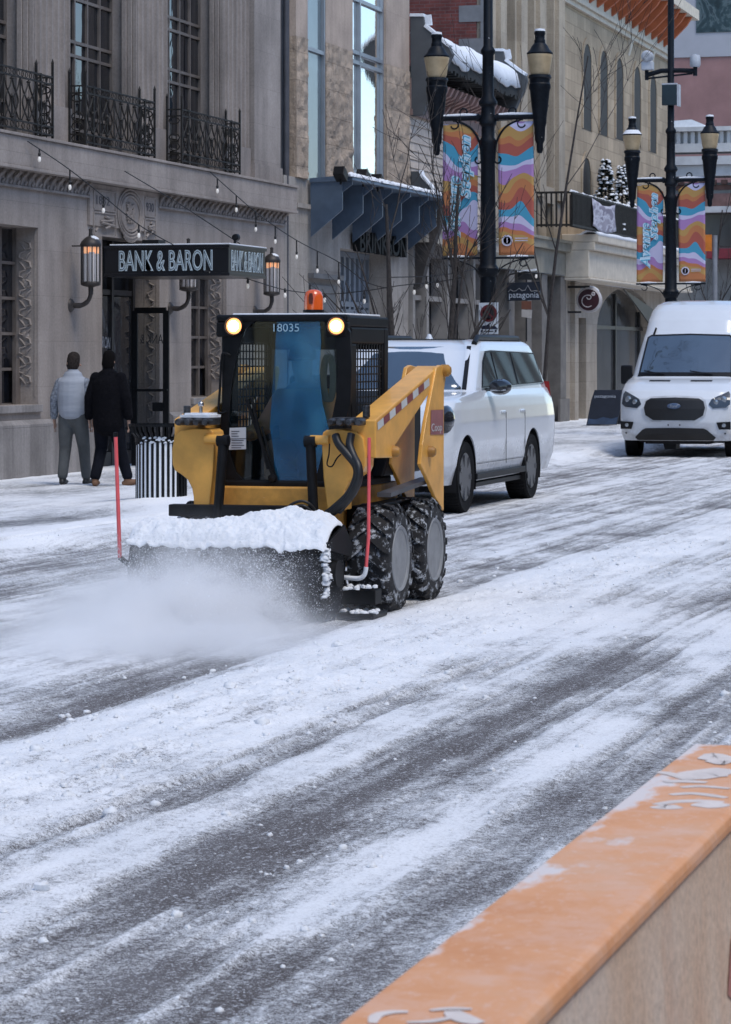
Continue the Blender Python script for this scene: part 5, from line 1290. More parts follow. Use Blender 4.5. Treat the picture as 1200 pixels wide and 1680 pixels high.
# pilasters and upper windows
PER = 4.01; PS = [36.37-PER, 36.37, 36.37+PER, 36.37+2*PER]
ZU0, ZU1 = 4.70, 11.5
for i, s0 in enumerate(PS):
    p = MB(); p.box(s0, s0+1.30, T0+.10, T0+.60, ZU0, 5.24); 
    nfl = 6; wd = 1.30/nfl
    ring = []
    for k in range(nfl):                      # concave flutes cut as a polyline
        for (u, dp) in ((0,0),(.12,0),(.18,.035),(.35,.07),(.5,.08),(.65,.07),(.82,.035),(.88,0)): ring.append((s0+(k+u)*wd, T0+.13+dp))
    ring.append((s0+1.30, T0+.13))
    n_ = len(ring)
    p.prism([(a, b, 5.242) for a, b in ring]+[(s0+1.30,T0+.60,5.242),(s0,T0+.60,5.242)], (0,0,ZU1-5.242))
    p.build('pilaster', BSC, bank)
    if i > 0 or True:                         # moulded far reveal of the opening before this pilaster
        j = MB()
        for k, (ta, tb, ss) in enumerate(((.14,.21,-.03),(.21,.29,-.055),(.29,.37,-.08))): j.box(s0+ss, s0-.002, T0+ta, T0+tb-.004, ZU0, ZU1)
        j.build('reveal_moulding', BSC, bank, bevel=.008)
for i in range(3):
    a, b = PS[i]+1.302, PS[i+1]-.002
    gt = T0+.57
    f = MB()
    for k in range(6): x = a+.2+(b-a-.2)*k/5; f.box(x-.02, x+.02, gt-.03, gt+.01, ZU0, ZU1)
    for z in (5.05,5.25,6.12,6.32,6.95,7.15,8.0,9.0): f.box(a, b, gt-.028, gt+.009, z-.022, z+.022)
    fo = f.build('window', WBAR, bank)
    p = MB(); p.box(a, b, gt+.012, gt+.03, ZU0, ZU1); p.build('pane', WGL, fo)
    rv = MB(); rv.box(b-.003, b+.001, T0+.70, gt, ZU0, ZU1); 
    # iron balcony
    q0, q1, ty = a-.14, b-.04, T0-.15
    zt = 5.55; z0 = 4.72
    r = MB()
    for (x, y) in ((q0,ty),(q1,ty),(q0,T0+.09),(q1,T0+.09),(q0+.30,ty),(q1-.42,ty)):
        r.bar((x,y,z0),(x,y,zt+(.17 if x in (q0,q1) else .02)), .03); 
        if x in (q0,q1): r.lathe([(.018,0),(.022,.03),(0,.09)], (x,y,zt+.17), 8)
    for z in (z0+.04, z0+.15, zt-.10, zt):
        r.bar((q0,ty,z),(q1,ty,z), .022); 
        for x in (q0,q1): r.bar((x,ty,z),(x,T0+.09,z), .022)
    bal = r.build('balcony_railing', IRON, bank)
    r = MB(); nn = 5; cw = (q1-q0-.02)/nn
    for k in range(nn):                       # lyre and diamond panels
        xa = q0+.01+cw*k; xm = xa+cw/2
        y_ = ty
        r.bar((xa,y_,z0+.15),(xa,y_,zt-.1), .016)
        r.tube(spline([(xm,y_,z0+.17),(xm-.16,y_,z0+.32),(xm-.20,y_,z0+.44),(xm-.06,y_,z0+.60),(xm,y_,zt-.12)]), .012, 5)
        r.tube(spline([(xm,y_,z0+.17),(xm+.16,y_,z0+.32),(xm+.20,y_,z0+.44),(xm+.06,y_,z0+.60),(xm,y_,zt-.12)]), .012, 5)
        r.tube(spline([(xa+.02,y_,zt-.12),(xa+.09,y_,zt-.26),(xm-.05,y_,z0+.40),(xa+.05,y_,z0+.17)]), .010, 5)
        r.tube(spline([(xa+cw-.02,y_,zt-.12),(xa+cw-.09,y_,zt-.26),(xm+.05,y_,z0+.40),(xa+cw-.05,y_,z0+.17)]), .010, 5)
        r.tube([(xm,y_,z0+.15),(xm,y_,z0+.45)], .012, 5); r.lathe([(0,-.04),(.03,0),(0,.04)], (xm,y_,z0+.46), 6); r.lathe([(0,-.03),(.035,0),(0,.03)], (xm,y_,zt-.14), 6); r.lathe([(0,-.03),(.035,0),(0,.03)], (xm,y_,z0+.19), 6)
        for j_ in range(4): r.tube([(xa+cw*(j_+.5)/4+.04*math.cos(t), y_, zt-.05+.035*math.sin(t)) for t in np.linspace(0,2*math.pi,9)], .006, 4)
        for j_ in range(3): r.tube([(xa+cw*(j_+.5)/3+.05*math.cos(t), y_, z0+.095+.04*math.sin(t)) for t in np.linspace(0,2*math.pi,9)], .007, 4)
    for x in (q0, q1):                        # end panels
        for (zc, rr_) in ((z0+.095,.05),(z0+.26,.06),(z0+.40,.06),(zt-.17,.05)): r.tube([(x, T0-.03+.085*math.cos(t), zc+rr_*math.sin(t)) for t in np.linspace(0,2*math.pi,11)], .011, 5)
        r.bar((x,T0-.06,z0),(x,T0-.06,zt), .014); r.bar((x,T0+.01,z0),(x,T0+.01,zt), .014)
    r.build('scrollwork', IRON, bal)
# plain corner pier
w = MB(); w.box(PS[3]+1.36, SB1, T0+.06, T0+.7, 4.702, 12.0); w.box(PS[3]+1.30, SB1+.03, T0+.03, T0+.7, 4.701, 5.0); w.build('corner_pier', BST, bank)
# marquee
MX0 = 38.62; MT = 13.10; MX1 = 40.30
mq = thing('marquee_sign', (39.4, 14.0, 2.9), 'black projecting entrance marquee lettered BANK & BARON', 'sign')
NVY = mat('marquee_black', (.006,.008,.012), .3, var=.2)
q = MB(); q.box(MX0, MX1, MT, T0-.003, 2.93, 3.33); q.box(MX0-.02, MX1+.02, MT-.02, T0-.004, 2.90, 2.945); q.box(MX0-.02, MX1+.02, MT-.02, T0-.004, 3.30, 3.345); q.build('canopy', NVY, mq, bevel=.004)
q = MB(); q.box(MX0-.02, MX1+.02, MT-.02, T0-.1, 3.346, 3.365); q.build('snow_cap', SNOW, mq, bevel=.006)
LET = mat('sign_letter', (.56,.66,.70), .5, var=.04); INK2 = mat('sign_inset', (.012,.02,.028), .4)
for (mx, ww) in ((lambda d: FRONT((MX0-.004-d, 14.05, 3.125)), 1.42), (lambda d: SIDE(((MX0+MX1)/2, MT-.004-d, 3.125)), 1.44)):
    text('BANK & BARON', 'lettering', LET, mq, mx(0), w=ww, h=.30, ext=.006, off=.018)
    text('BANK & BARON', 'letter_inset', INK2, mq, mx(.0075), w=ww*.985, h=.268, ext=.0015, off=-.032)
q = MB(); q.tube([(39.2,13.2,3.36),(39.2,13.2,3.43)], .02, 8); q.lathe([(0,-.05),(.05,-.04),(.055,.03),(0,.05)], (39.25,13.2,3.47), 12, 'x'); q.box(39.0,39.3,14.3,14.55,3.366,3.44); q.build('floodlight', BLACK, mq)
# wall lanterns
def lantern(px, pz, label):
    x0 = S(px)
    t = thing('wall_lantern', (0,0,0), label, 'lantern', 'bronze wall lanterns on the bank front')
    L = dict(local=True)
    BR = mat('lantern_bronze', (.06,.052,.048), .5, metal=.4, var=.2)
    q = MB(); q.lathe([(0,-.06),(.05,-.05),(.09,-.02),(.10,0)], (0,0,0), 16, 'y'); q.tube(spline([(0,-.03,0),(0,-.16,.0),(0,-.26,.06),(0,-.30,.16),(0,-.30,.26)]), [.04]*6+[.034]*6+[.03]*6+[.035]*7, 10)
    q.tube([(0,-.02,.83),(0,-.22,.83)], .012, 6)
    q.build('bracket', BR, t, smooth=50, **L)
    q = MB(); q.lathe([(.03,.25),(.11,.27),(.14,.285),(.14,.31),(.12,.33),(.0,.33)], (0,-.30,0), 20); q.lathe([(.145,.82),(.15,.85),(.13,.89),(.09,.93),(.055,.955),(.03,.965),(.025,1.03),(.03,1.06),(0,1.08)], (0,-.30,0), 20)
    for k in range(12):
        a = 2*math.pi*k/12; q.tube([(.133*math.cos(a),-.30+.133*math.sin(a),.31),(.133*math.cos(a),-.30+.133*math.sin(a),.83)], .009, 5)
    q.build('cage', BR, t, smooth=40, **L)
    q = MB()
    for k in range(6):
        a = 2*math.pi*(k+.5)/6; q.lathe([(.042,.33),(.042,.82)], (.078*math.cos(a),-.30+.078*math.sin(a),0), 10)
    q.build('glass_rods', mat('lantern_glass', (.66,.62,.60), .25, var=.1), t, smooth=50, **L)
    q = MB()
    for k in (2, 3, 4):
        a = 2*math.pi*(k+.5)/6; q.lathe([(.0435,.72+.02*(k%2)),(.044,.81)], (.078*math.cos(a),-.30+.078*math.sin(a),0), 10)
    q.build('lamp', mat('lantern_glow', (1.0,.50,.26), .3, emit=.28, var=0), t, smooth=50, **L)
    q = MB(); q.lathe([(.105,.92),(.085,.945),(.05,.965),(.03,.97)], (.02,-.31,0), 14); q.build('snow_cap', SNOW, t, smooth=50, **L)
    t.location = (x0, T0-.002, pz)
for px, py, lb in ((116,501,'leftmost bronze wall lantern beside the two walking men'),(279,506,'bronze wall lantern half hidden under the marquee'),(418,511,'bronze wall lantern to the right of the marquee above the loader cab')):
    lantern(px, Z(px, py), lb)
# ---------------------------------------------------------------- the buildings beyond the bank
SH_D = mat('shopfront_dark', (.02,.02,.022), .4, var=.3)
SHG = glass('shop_glass', (.02,.025,.032), 1.55, .03, .05)
# -- shop with the steel canopy
s0, s1 = SB1+.06, S(672)
shop = thing('canopy_shop', (52, T0, .1), 'tan stone shop with tall glazing and a blue steel canopy', 'building')
SM = stone('smooth_tan_stone', (.52,.41,.33), 1.4, 1.2, .003, .05, stain=.3)
RG = stone('split_face_stone', (.48,.375,.285), .9, .5, .004, .10, stain=.45, rough_face=1.0)
LOW = stone('shop_ground_stone', (.40,.36,.32), 1.1, .8, .003, .06, stain=.5)
dk = MB(); dk.box(s0, S(486), T0+.12, T0+.5, .1, 12); dk.build('drain_strip', mat('slate_render', (.085,.085,.095), .8, var=.12), shop)
dk = MB(); dk.tube([(S(474),T0+.05,.2),(S(474),T0+.05,12)], .05, 10); dk.build('downpipe', mat('slate_pipe', (.07,.07,.08), .6), shop, smooth=50)
ZC = Z(520,297)                                 # canopy level
bays = [(486,505),(535,579),(634,672)]
for k, (a, b) in enumerate(bays):
    p = MB(); a_, b_ = S(a)+.002, S(b)
    zsplit = Z((a+b)/2, (62,78,112)[k])
    p.box(a_, b_, T0, T0+.5, zsplit+.003, 12.5); p.build('pier', SM, shop)
    p = MB()                                    # split-faced lower part, really uneven
    nx, nz = max(6, int((b_-a_)/.045)), int((zsplit-ZC)/.045)
    X_, Z_ = np.meshgrid(np.linspace(a_, b_, nx), np.linspace(ZC, zsplit, nz), indexing='ij')
    Dp = .006+.075*np.clip(fbm(X_*3.4, Z_*5, 91+k, 4, .6)-.34, 0, 1)*2*np.clip(np.minimum(X_-a_, b_-X_)/.12, 0, 1)
    p.add([(X_[i,j], T0-Dp[i,j], Z_[i,j]) for i in range(nx) for j in range(nz)], [(i*nz+j,(i+1)*nz+j,(i+1)*nz+j+1,i*nz+j+1) for i in range(nx-1) for j in range(nz-1)])
    p.box(a_, b_, T0+.001, T0+.5, ZC, zsplit)
    p.build('rough_pier', RG, shop, smooth=25)
AL = mat('aluminium', (.33,.35,.38), .4, metal=.6, var=.08)
def bay_window(a, b, tt, zs, name, gm, mull=()):
    f = MB(); a_, b_ = S(a)+.002, S(b)-.002
    for x in (a_+.03, b_-.03)+tuple(a_+(b_-a_)*m for m in mull): f.box(x-.035, x+.035, tt-.06, tt, ZC, 12.5)
    for z in zs: f.box(a_, b_, tt-.055, tt-.001, z-.035, z+.035)
    fo = f.build('window_frame', AL, shop)
    p = MB(); p.box(a_, b_, tt+.002, tt+.03, ZC, 12.5); p.build('pane', gm, fo)
bay_window(505, 535, T0+.07, (Z(520,83),), 'spandrel', glass('spandrel_blue', (.16,.21,.23), 1.5, .12))
bay_window(579, 634, T0+.11, (Z(607,6),Z(607,92),Z(607,108),Z(607,286)), 'window', mat('mirror_glass', (.86,.86,.84), .03, metal=1, var=.02, bmp=.12, bs=1.1, bd=.05), (.30,))
b = MB(); wall_grid(b, s0+.0, s1, .1, ZC-.002, T0+.02, T0+.5, [(S(560), S(636), .1, Z(598,412))]); b.box(s0, s1, T0+.55, T0+9, .1, 12.5); b.box(S(486), s1, T0-.04, T0+.018, Z(560,352), Z(560,345))
b.build('wall', LOW, shop)
STEEL = mat('canopy_blue_steel', (.085,.12,.17), .45, metal=.2, var=.12, vs=3)
c0, c1 = S(506), S(668); n_f = 6
cn = MB(); cn.prism([(c0,T0-.02,ZC+.02),(c0,T0-.80,ZC+.07),(c0,T0-.82,ZC-.02),(c0,T0-.80,ZC-.03),(c0,T0-.02,ZC-.06)], (c1-c0,0,0))
co_ = cn.build('canopy', STEEL, shop)
for k in range(n_f):
    x = c0+.03+(c1-c0-.1)*k/(n_f-1)
    q = MB(); q.prism([(x,T0-.03,ZC-.062),(x,T0-.62,ZC-.035),(x,T0-.62,ZC-.55),(x,T0-.04,ZC-1.02)], (.05,0,0)); q.build('canopy_fin', STEEL, co_)
    q = MB(); q.prism([(x+.05,T0-.60,ZC-.045),(x+.05,T0-.79,ZC-.034),(x+.05,T0-.79,ZC-.10),(x+.05,T0-.60,ZC-.24)], (.03,0,0)); q.build('outrigger', STEEL, co_)
q = MB(); rn = random.Random(8)
for k in range(60): lump_mesh(q, (c0+(c1-c0)*k/59, T0-.79+.02*rn.random(), ZC+.055), .055+.02*rn.random(), rn)
q.build('snow_edge', SNOW, co_, smooth=60)
for px, py in ((559,286),(596,290),(620,298)):
    v = on_t(px, py, T0-.70); q = MB(); mx = Matrix.Translation(v) @ Matrix.Rotation(.5, 4, 'Y'); q.box(-.13,.13,-.10,.10,-.08,.09,mx); q.bar(v+Vector((0,0,-.06)), v+Vector((.02,0,-.18)), .04); q.build('floodlight', BLACK, co_, bevel=.01)
# shop sign in black channel letters
sg_ = thing('shop_sign', (S(616), T0-.1, Z(616,405)), 'black channel letter shop sign over barred doors below the blue canopy', 'sign')
text('BRINKSON', 'lettering', mat('channel_black', (.006,.007,.008), .6, spec=.2), sg_, SIDE(((S(578)+S(655))/2, T0-.10, Z(616,401))), w=S(655)-S(578), h=.40, ext=.06, off=.018)
q = MB(); q.box(S(577), S(657), T0-.05, T0-.03, Z(616,402)-.17, Z(616,402)+.17); q.build('back_rail', mat('channel_black', (.010,.011,.013)), sg_)
q = MB()
a_, b_ = S(560), S(636); zt_ = Z(598,412); tt = T0+.40
q.box(a_, b_, tt+.05, tt+.09, .1, zt_); pb = q.build('door_glass', SHG, shop)
q = MB()
for k in range(9): x = a_+.5+(b_-a_-.5)*k/8; q.box(x-.07, x+.07, tt-.03, tt+.03, .12, zt_-.04)
for z in (zt_-.06, zt_-1.0, zt_-1.15): q.box(a_+.3, b_, tt-.035, tt+.035, z-.05, z+.05)
q.build('barred_door', mat('pale_blue_grey', (.20,.23,.27), .5, var=.08), shop)
q = MB(); q.box(b_+.001, b_+.03, T0-.02, T0+.38, .12, zt_); q.box(a_-.5, a_+.0, T0-.02, T0+.019, .12, 1.9); q.build('dark_reveal', mat('brown_reveal', (.10,.085,.075), .7), shop)
q = MB(); q.box(S(507), S(556), T0-.10, T0+.015, Z(530,458), Z(530,450)); q.box(S(509), S(550), T0-.02, T0+.0, 1.1, Z(530,468)); q.build('poster_case', mat('case_grey', (.13,.13,.135), .6), shop)
# -- low timber shop with the bracketed snow-covered cornice
t0, t1 = s1+.02, 62.4
tim = thing('timber_shop', (59, T0, .1), 'low shop with pale clapboards and a snow covered bracketed cornice', 'building')
SID = mat('pale_clapboard', (.55,.46,.38), .75, var=.10, vs=4)
b = MB(); z = 4.35
while z < 6.9: b.prism([(t0,T0+.02,z),(t0,T0-.012,z),(t0,T0+.012,z+.17),(t0,T0+.02,z+.17)], (t1-t0,0,0)); z += .172
b.build('clapboards', SID, tim)
b = MB(); b.box(t0, t1, T0+.03, T0+7, 3.8, 7.6); b.box(t0, t1, T0+.6, T0+7, .1, 3.8); b.build('wall', mat('timber_wall', (.20,.18,.17), .8), tim)
GRY = mat('cornice_grey', (.075,.08,.085), .7, var=.1)
for k, x in enumerate((t0+.02, t1-.25)):
    pr_ = [on_s(a, c_, x) for a, c_ in (((673,27),(695,27),(697,44),(712,56),(737,78),(742,88),(723,128),(707,152),(694,188),(674,190)) if k == 0 else ((812,84),(826,84),(829,100),(850,116),(862,124),(864,132),(858,150),(846,176),(838,196),(812,198)))]
    e_ = MB(); e_.prism(pr_, (.22,0,0)); e_.build('end_bracket', GRY, tim, bevel=.01)
    cap_ = MB(); 
    for p_, q_ in zip(pr_[:5], pr_[1:5]): cap_.bar(p_+Vector((.11,0,.03)), q_+Vector((.11,0,.03)), .26, .06)
    cap_.build('snow_cap', SNOW, tim)
pa = on_s(704, 62, t0+.25); pf = on_s(736, 84, t0+.25)
rf = MB(); rf.prism([(t0+.25,pa.y,pa.z-.05),(t0+.25,pf.y,pf.z-.09),(t0+.25,pf.y,pf.z-.17),(t0+.25,T0+.1,pa.z-.17)], (t1-t0-.5,0,0)); rf.build('cornice_roof', GRY, tim)
sn = MB(); nx, ny = 70, 12
vs = []; 
for i in range(nx):
    for j in range(ny):
        u, v = i/(nx-1), j/(ny-1); x = t0+.25+(t1-t0-.5)*u; y = T0+.05+(pf.y-.03-T0-.05)*v; zz = pa.z-.03+(pf.z-.06-pa.z)*v
        h_ = .13+.20*n1(x*1.1, v*2, 4)+.04*n1(x*4, 0, 6); rnd_ = math.sqrt(max(0, 1-max(0, (v-.72)/.28)**2))
        vs.append((x, y, zz+h_*rnd_-((.03+.16*n1(x*3.3, 0, 8)) if v > .99 else 0)))
sn.add(vs, [(i*ny+j,(i+1)*ny+j,(i+1)*ny+j+1,i*ny+j+1) for i in range(nx-1) for j in range(ny-1)]); so2 = sn.build('roof_snow', SNOW, tim, smooth=70)
md = so2.modifiers.new('t', 'SOLIDIFY'); md.thickness = .05
dkv = MB(); rz_ = random.Random(3)
for k in range(70): dkv.box(t0+.25+(t1-t0-.5)*k/70, t0+.25+(t1-t0-.5)*(k+1)/70, pf.y+.02, T0-.002, pf.z-.34-.10*rz_.random(), pf.z-.172)
dkv.build('eave_garland', mat('dark_greenery', (.02,.022,.022), .9, var=.3), tim)
br_ = MB()
x = t0+.45
while x < t1-.3: br_.prism([(x,T0-.0,7.30),(x,T0-.5,7.26),(x,T0-.42,7.10),(x,T0-.12,6.98),(x,T0-.0,6.80)], (.14,0,0)); x += .38
br_.build('brackets', mat('bracket_pink', (.34,.20,.17), .7, var=.12), tim)
b = MB(); b.box(t0, t1, T0-.06, T0+.01, 6.60, 6.72); b.box(t0, t1, T0-.03, T0+.012, 6.72, 7.35); b.build('frieze_board', mat('frieze_pink', (.30,.20,.17), .75), tim)
b = MB(); pr_ = [on_s(a, c_, t0+.03) for a, c_ in ((674,281),(689,281),(692,290),(716,318),(726,330),(674,330))]; b.prism(pr_, (.2,0,0)); lb = b.build('sill_bracket', GRY, tim)
b = MB(); 
for p_, q_ in zip(pr_[1:4], pr_[2:5]): b.bar(p_+Vector((.1,0,.02)), q_+Vector((.1,0,.02)), .22, .05)
b.build('snow_cap', SNOW, lb)
b = MB(); b.box(t0, t1, T0-.35, T0-.001, 4.05, 4.30); b.box(t0, t1, T0-.42, T0-.002, 4.30, 4.36); b.build('shop_fascia', mat('cream_fascia', (.40,.36,.30), .7, var=.08), tim)
b = MB(); b.prism([on_s(a, c_, t0+.2) for a, c_ in ((664,334),(724,338),(722,372),(700,430),(690,470),(668,480))], (.25,0,0)); b.build('side_fin', mat('umber_panel', (.055,.048,.045), .8, var=.2), tim)
b = MB(); b.box(t0+.5, t1, T0+.30, T0+.34, .12, 4.04); sw = b.build('shop_window', SHG, tim)
b = MB()
for x in (t0+.12, t0+1.2, t0+2.9, t0+3.3, t0+5.2, t0+6.6): b.box(x-.09, x+.09, T0-.06, T0+.29, .1, 4.04)
b.box(t0, t1, T0+.0, T0+.29, .1, .55); b.box(t0, t1, T0+.05, T0+.28, 2.9, 3.0); b.build('shop_piers', mat('stucco_grey', (.26,.24,.22), .8, var=.12), tim)
# -- beige office with tall windows; its brick flank shows over the low roof
u0, u1 = 62.5, S(921)
off = thing('office_building', (66, T0, .1), 'beige stone office block with tall dark windows and a red brick side wall', 'building')
BEI = stone('beige_stone', (.46,.385,.295), 1.3, .6, .003, .06, stain=.35)
b = MB(); wn = [(S(833),S(846)),(S(862),S(876)),(S(893),S(907)),(S(934),S(940))]
wn = [(S(832),S(845)),(S(866),S(877)),(S(897),S(909))]
wall_grid(b, u0, u1, 4.3, 13, T0, T0+.5, [w_+(5.9,12) for w_ in wn]+[w_+(4.4,5.5) for w_ in wn[1:]])
b.box(u0+.05, u1, T0+.55, T0+8, 4.3, 13); b.build('wall', BEI, off)
for w_ in wn:
    f = MB(); f.box(w_[0], w_[1], T0+.30, T0+.34, 5.9, 12); f.box(w_[0], w_[1], T0+.30, T0+.34, 4.4, 5.5); fo = f.build('window', WGL, off)
    f = MB(); f.box((w_[0]+w_[1])/2-.03, (w_[0]+w_[1])/2+.03, T0+.26, T0+.295, 5.9, 12)
    for z in (7.4, 9.0, 10.6): f.box(w_[0], w_[1], T0+.265, T0+.29, z-.03, z+.03)
    f.build('glazing_bars', SH_D, fo)
b = MB()
for a_ in (815, 849, 880, 911): b.box(S(a_), S(a_+10), T0-.10, T0-.002, 5.6, 13)
b.box(u0, u1, T0-.16, T0-.001, 5.55, 5.72) if False else None
b.build('pilaster', BEI, off)
def brick_mat():
    m, nt, b_ = nodes('red_brick')
    tc = N(nt, 'ShaderNodeTexCoord'); sp = N(nt, 'ShaderNodeSeparateXYZ'); cx_ = N(nt, 'ShaderNodeCombineXYZ'); nt.links.new(tc.outputs['Object'], sp.inputs[0])
    nt.links.new(math_(nt, 'ADD', sp.outputs['X'], sp.outputs['Y']), cx_.inputs[0]); nt.links.new(sp.outputs['Z'], cx_.inputs[1])
    t_ = N(nt, 'ShaderNodeTexBrick', Scale=1.0); t_.inputs['Brick Width'].default_value = .24; t_.inputs['Row Height'].default_value = .078; t_.inputs['Mortar Size'].default_value = .007
    for k, c in (('Color1',(.20,.055,.045)),('Color2',(.14,.04,.036)),('Mortar',(.16,.10,.095))): t_.inputs[k].default_value = c4(c)
    nt.links.new(cx_.outputs[0], t_.inputs['Vector'])
    c = mixc(nt, 1.0, t_.outputs['Color'], ramp(nt, noise(nt, coords(nt), 2.2, 5, .65), [(.3,.6),(.7,1.25)]), 'MULTIPLY')
    nt.links.new(c, b_.inputs['Base Color']); b_.inputs['Roughness'].default_value = .9
    bump(nt, b_, math_(nt, 'MULTIPLY', t_.outputs['Fac'], -1), .4, .01)
    return m
BRK = brick_mat()
b = MB(); b.box(u0-.06, u0+.04, T0+.32, T0+8, 4.3, 13); b.build('brick_flank', BRK, off)
b = MB()
z = 7.4; k = 0
while z < 13: b.box(u0-.075, u0+.2, T0+.0, T0+(.72 if k % 2 else .22), z, z+.37); z += .372; k += 1
b.build('quoins', mat('grey_quoin', (.22,.22,.225), .85, var=.12, bmp=.3), off)
b = MB(); b.box(u0, u1, T0-.25, T0-.003, 4.35, 4.55); b.box(u0, u1, T0-.12, T0-.002, 3.75, 4.34); b.box(u0, u1, T0-.30, T0-.003, 4.552, 4.62); b.build('shop_cornice', mat('olive_stone', (.27,.25,.20), .8, var=.12), off)
b = MB()
for a_ in (830, 858, 884, 915): b.box(S(a_), S(a_+9), T0-.08, T0+.4, .1, 3.74)
for a_ in (912,): b.box(S(a_)-.1, S(a_+14), T0-.14, T0-.081, .1, .7)
b.build('shop_piers', mat('dark_stucco', (.17,.155,.14), .8, var=.15), off)
b = MB(); b.box(u0, u1, T0+.35, T0+.40, .1, 3.74); b.build('shop_window', mat('dull_bronze_screen', (.045,.042,.040), .5, var=.25), off)
# hanging shop signs
hs = thing('hanging_sign', (S(860,14.3), 14.3, 3.1), 'dark hanging shop sign lettered patagonia under a mountain outline', 'sign')
xh = on_t(860, 470, 14.55).x
q = MB(); q.prism([on_s(a, c_, xh) for a, c_ in ((832,464),(887,462),(887,492),(833,494))], (.06,0,0)); bd2 = q.build('board', mat('board_dark', (.012,.016,.028)), hs, bevel=.008)
v0 = on_s(860, 485.5, xh-.004); text('patagonia', 'lettering', mat('board_white', (.5,.55,.62)), bd2, FRONT(v0), w=(on_s(836,485,xh)-on_s(885,485,xh)).length, h=.17, ext=.002)
q = MB(); q.tube([on_s(a, c_, xh-.006) for a, c_ in ((834,479),(838,475),(842,478),(847,477),(852,473),(857,477),(862,476),(866,468),(872,478),(878,477),(886,478))], .008, 5); q.build('mountain_outline', mat('board_grey', (.25,.26,.28), .6), bd2)
q = MB(); q.tube([on_s(a, c_, xh+.02) for a, c_ in ((826,470),(829,458),(838,450),(852,447),(880,447))], .02, 8); q.box(xh,xh+.06, on_s(886,455,xh).y, on_s(850,455,xh).y, on_s(860,459,xh).z, on_s(860,449,xh).z); q.build('bracket', SH_D, hs)
q = MB(); a_, c_ = on_s(850,449,xh), on_s(880,446,xh); q.bar(a_+Vector((0,0,.05)), c_+Vector((0,0,.05)), .10, .04); q.build('snow_cap', SNOW, hs)
nt_ = thing('notice_sign', (xh+1, 14.8, 2.4), 'small red and white notice sign below the hanging shop sign', 'sign')
q = MB(); q.prism([on_s(a, c_, xh+1.2) for a, c_ in ((856,494),(872,494),(872,508),(856,507))], (.02,0,0)); q.build('red_panel', mat('notice_brown', (.22,.09,.06), .6), nt_)
q = MB(); q.prism([on_s(a, c_, xh+1.2) for a, c_ in ((856,507.6),(873,509),(872,522),(856,520))], (.02,0,0)); q.build('white_panel', mat('notice_white', (.55,.52,.50), .6), nt_)
q = MB(); q.tube([on_s(a, c_, xh+1.22) for a, c_ in ((864,450),(864,560))], .02, 6); q.build('post', SH_D, nt_)
# -- sandstone block with arched windows
v0, v1 = u1+.02, S(1096)
san = thing('sandstone_building', (78, T0, .1), 'sandstone building with narrow arched windows and rust red cornice corbels', 'building')
SND = stone('rough_sandstone', (.48,.375,.26), .8, .36, .012, .13, stain=.3, bmp=.6, mcol=.8)
CRM = mat('cream_trim', (.60,.53,.43), .75, var=.08, vs=5, bmp=.1)
b = MB(); b.box(v0, v1, T0, T0+10, 3.9, 12.6); b.build('wall', SND, san)
DKW = mat('arched_window_dark', (.035,.030,.027), .6, var=.15, spec=.25)
def arch_win(px, ytop, ybot):
    x = S(px); zt_, zb_ = Z(px, ytop), Z(px, ybot); hw = .52
    def outl(g, dz, top): return [(x-hw-g, zb_-dz)]+[(x-(hw+g)*math.cos(t), zt_-.55+(.55+top)*math.sin(t)) for t in np.linspace(0, math.pi, 13)]+[(x+hw+g, zb_-dz)]
    o_ = outl(.13, .0, .16); i_ = outl(0, 0, 0); q = MB(); n_ = len(o_)
    vs = [(a, T0-.03, z) for a, z in o_]+[(a, T0-.03, z) for a, z in i_]+[(a, T0-.001, z) for a, z in o_]+[(a, T0+.0, z) for a, z in i_]
    fs = []
    for k in range(n_-1): fs += [(k,k+1,n_+k+1,n_+k),(k,2*n_+k,2*n_+k+1,k+1),(n_+k,n_+k+1,3*n_+k+1,3*n_+k)]
    q.add(vs, fs); ar_ = q.build('window_surround', SND, san)
    q = MB(); q.prism([(a, T0-.012, z) for a, z in i_], (0,.008,0)); q.build('window', DKW, san)
for px, yt, yb in ((963,72,213),(990,83,222),(1016,95,229),(1045,109,240),(1071,123,250),(962,259,322)): arch_win(px, yt, yb)
b = MB(); zc = 10.62
b.box(v0, v1, T0-.10, T0-.001, zc, zc+.12); b.box(v0, v1, T0-.18, T0-.001, zc+.122, zc+.22); b.box(v0, v1, T0-.95, T0-.001, zc+1.2, zc+1.5)
for px in (1031, 1067): b.prism([(S(px),T0-.12,zc),(S(px),T0-.002,zc),(S(px),T0-.002,zc-.45),(S(px),T0-.06,zc-.25)], (.25,0,0))
b.build('cornice', CRM, san)
RST = mat('rust_red_corbel', (.48,.13,.05), .7, var=.12)
x = v0+.2
while x < v1-.3:
    q = MB(); q.prism([(x,T0-.003,zc+.3),(x,T0-.35,zc+.55),(x,T0-.75,zc+.95),(x,T0-.9,zc+1.19),(x,T0-.003,zc+1.19)], (.16,0,0)); q.build('corbel', RST, san); x += 1.0
b = MB(); b.box(v0, v1, T0-.05, T0-.002, zc+.23, zc+1.18); b.build('corbel_band', CRM, san)
b = MB(); b.box(v0, v1, T0-.95, T0-.002, 4.60, 4.80); b.box(v0, v1, T0-.85, T0-.003, 4.40, 4.598); b.box(v0, v1, T0-.70, T0-.003, 3.72, 4.398); b.box(v0, v1, T0-.75, T0-.003, 3.66, 3.718); b.build('balcony_slab', CRM, san, bevel=.02)
rn = random.Random(2)
q = MB(); nx, ny = 60, 8; vs = []
for i in range(nx):
    for j in range(ny): vs.append((v0+(v1-v0)*i/(nx-1), T0-.98+.6*j/(ny-1), 4.80+(.06+.08*n1(i*.35,j*.4,9))*math.sin(math.pi*min(1,.12+j/(ny-1)))*(1 if 0 < j else .2)))
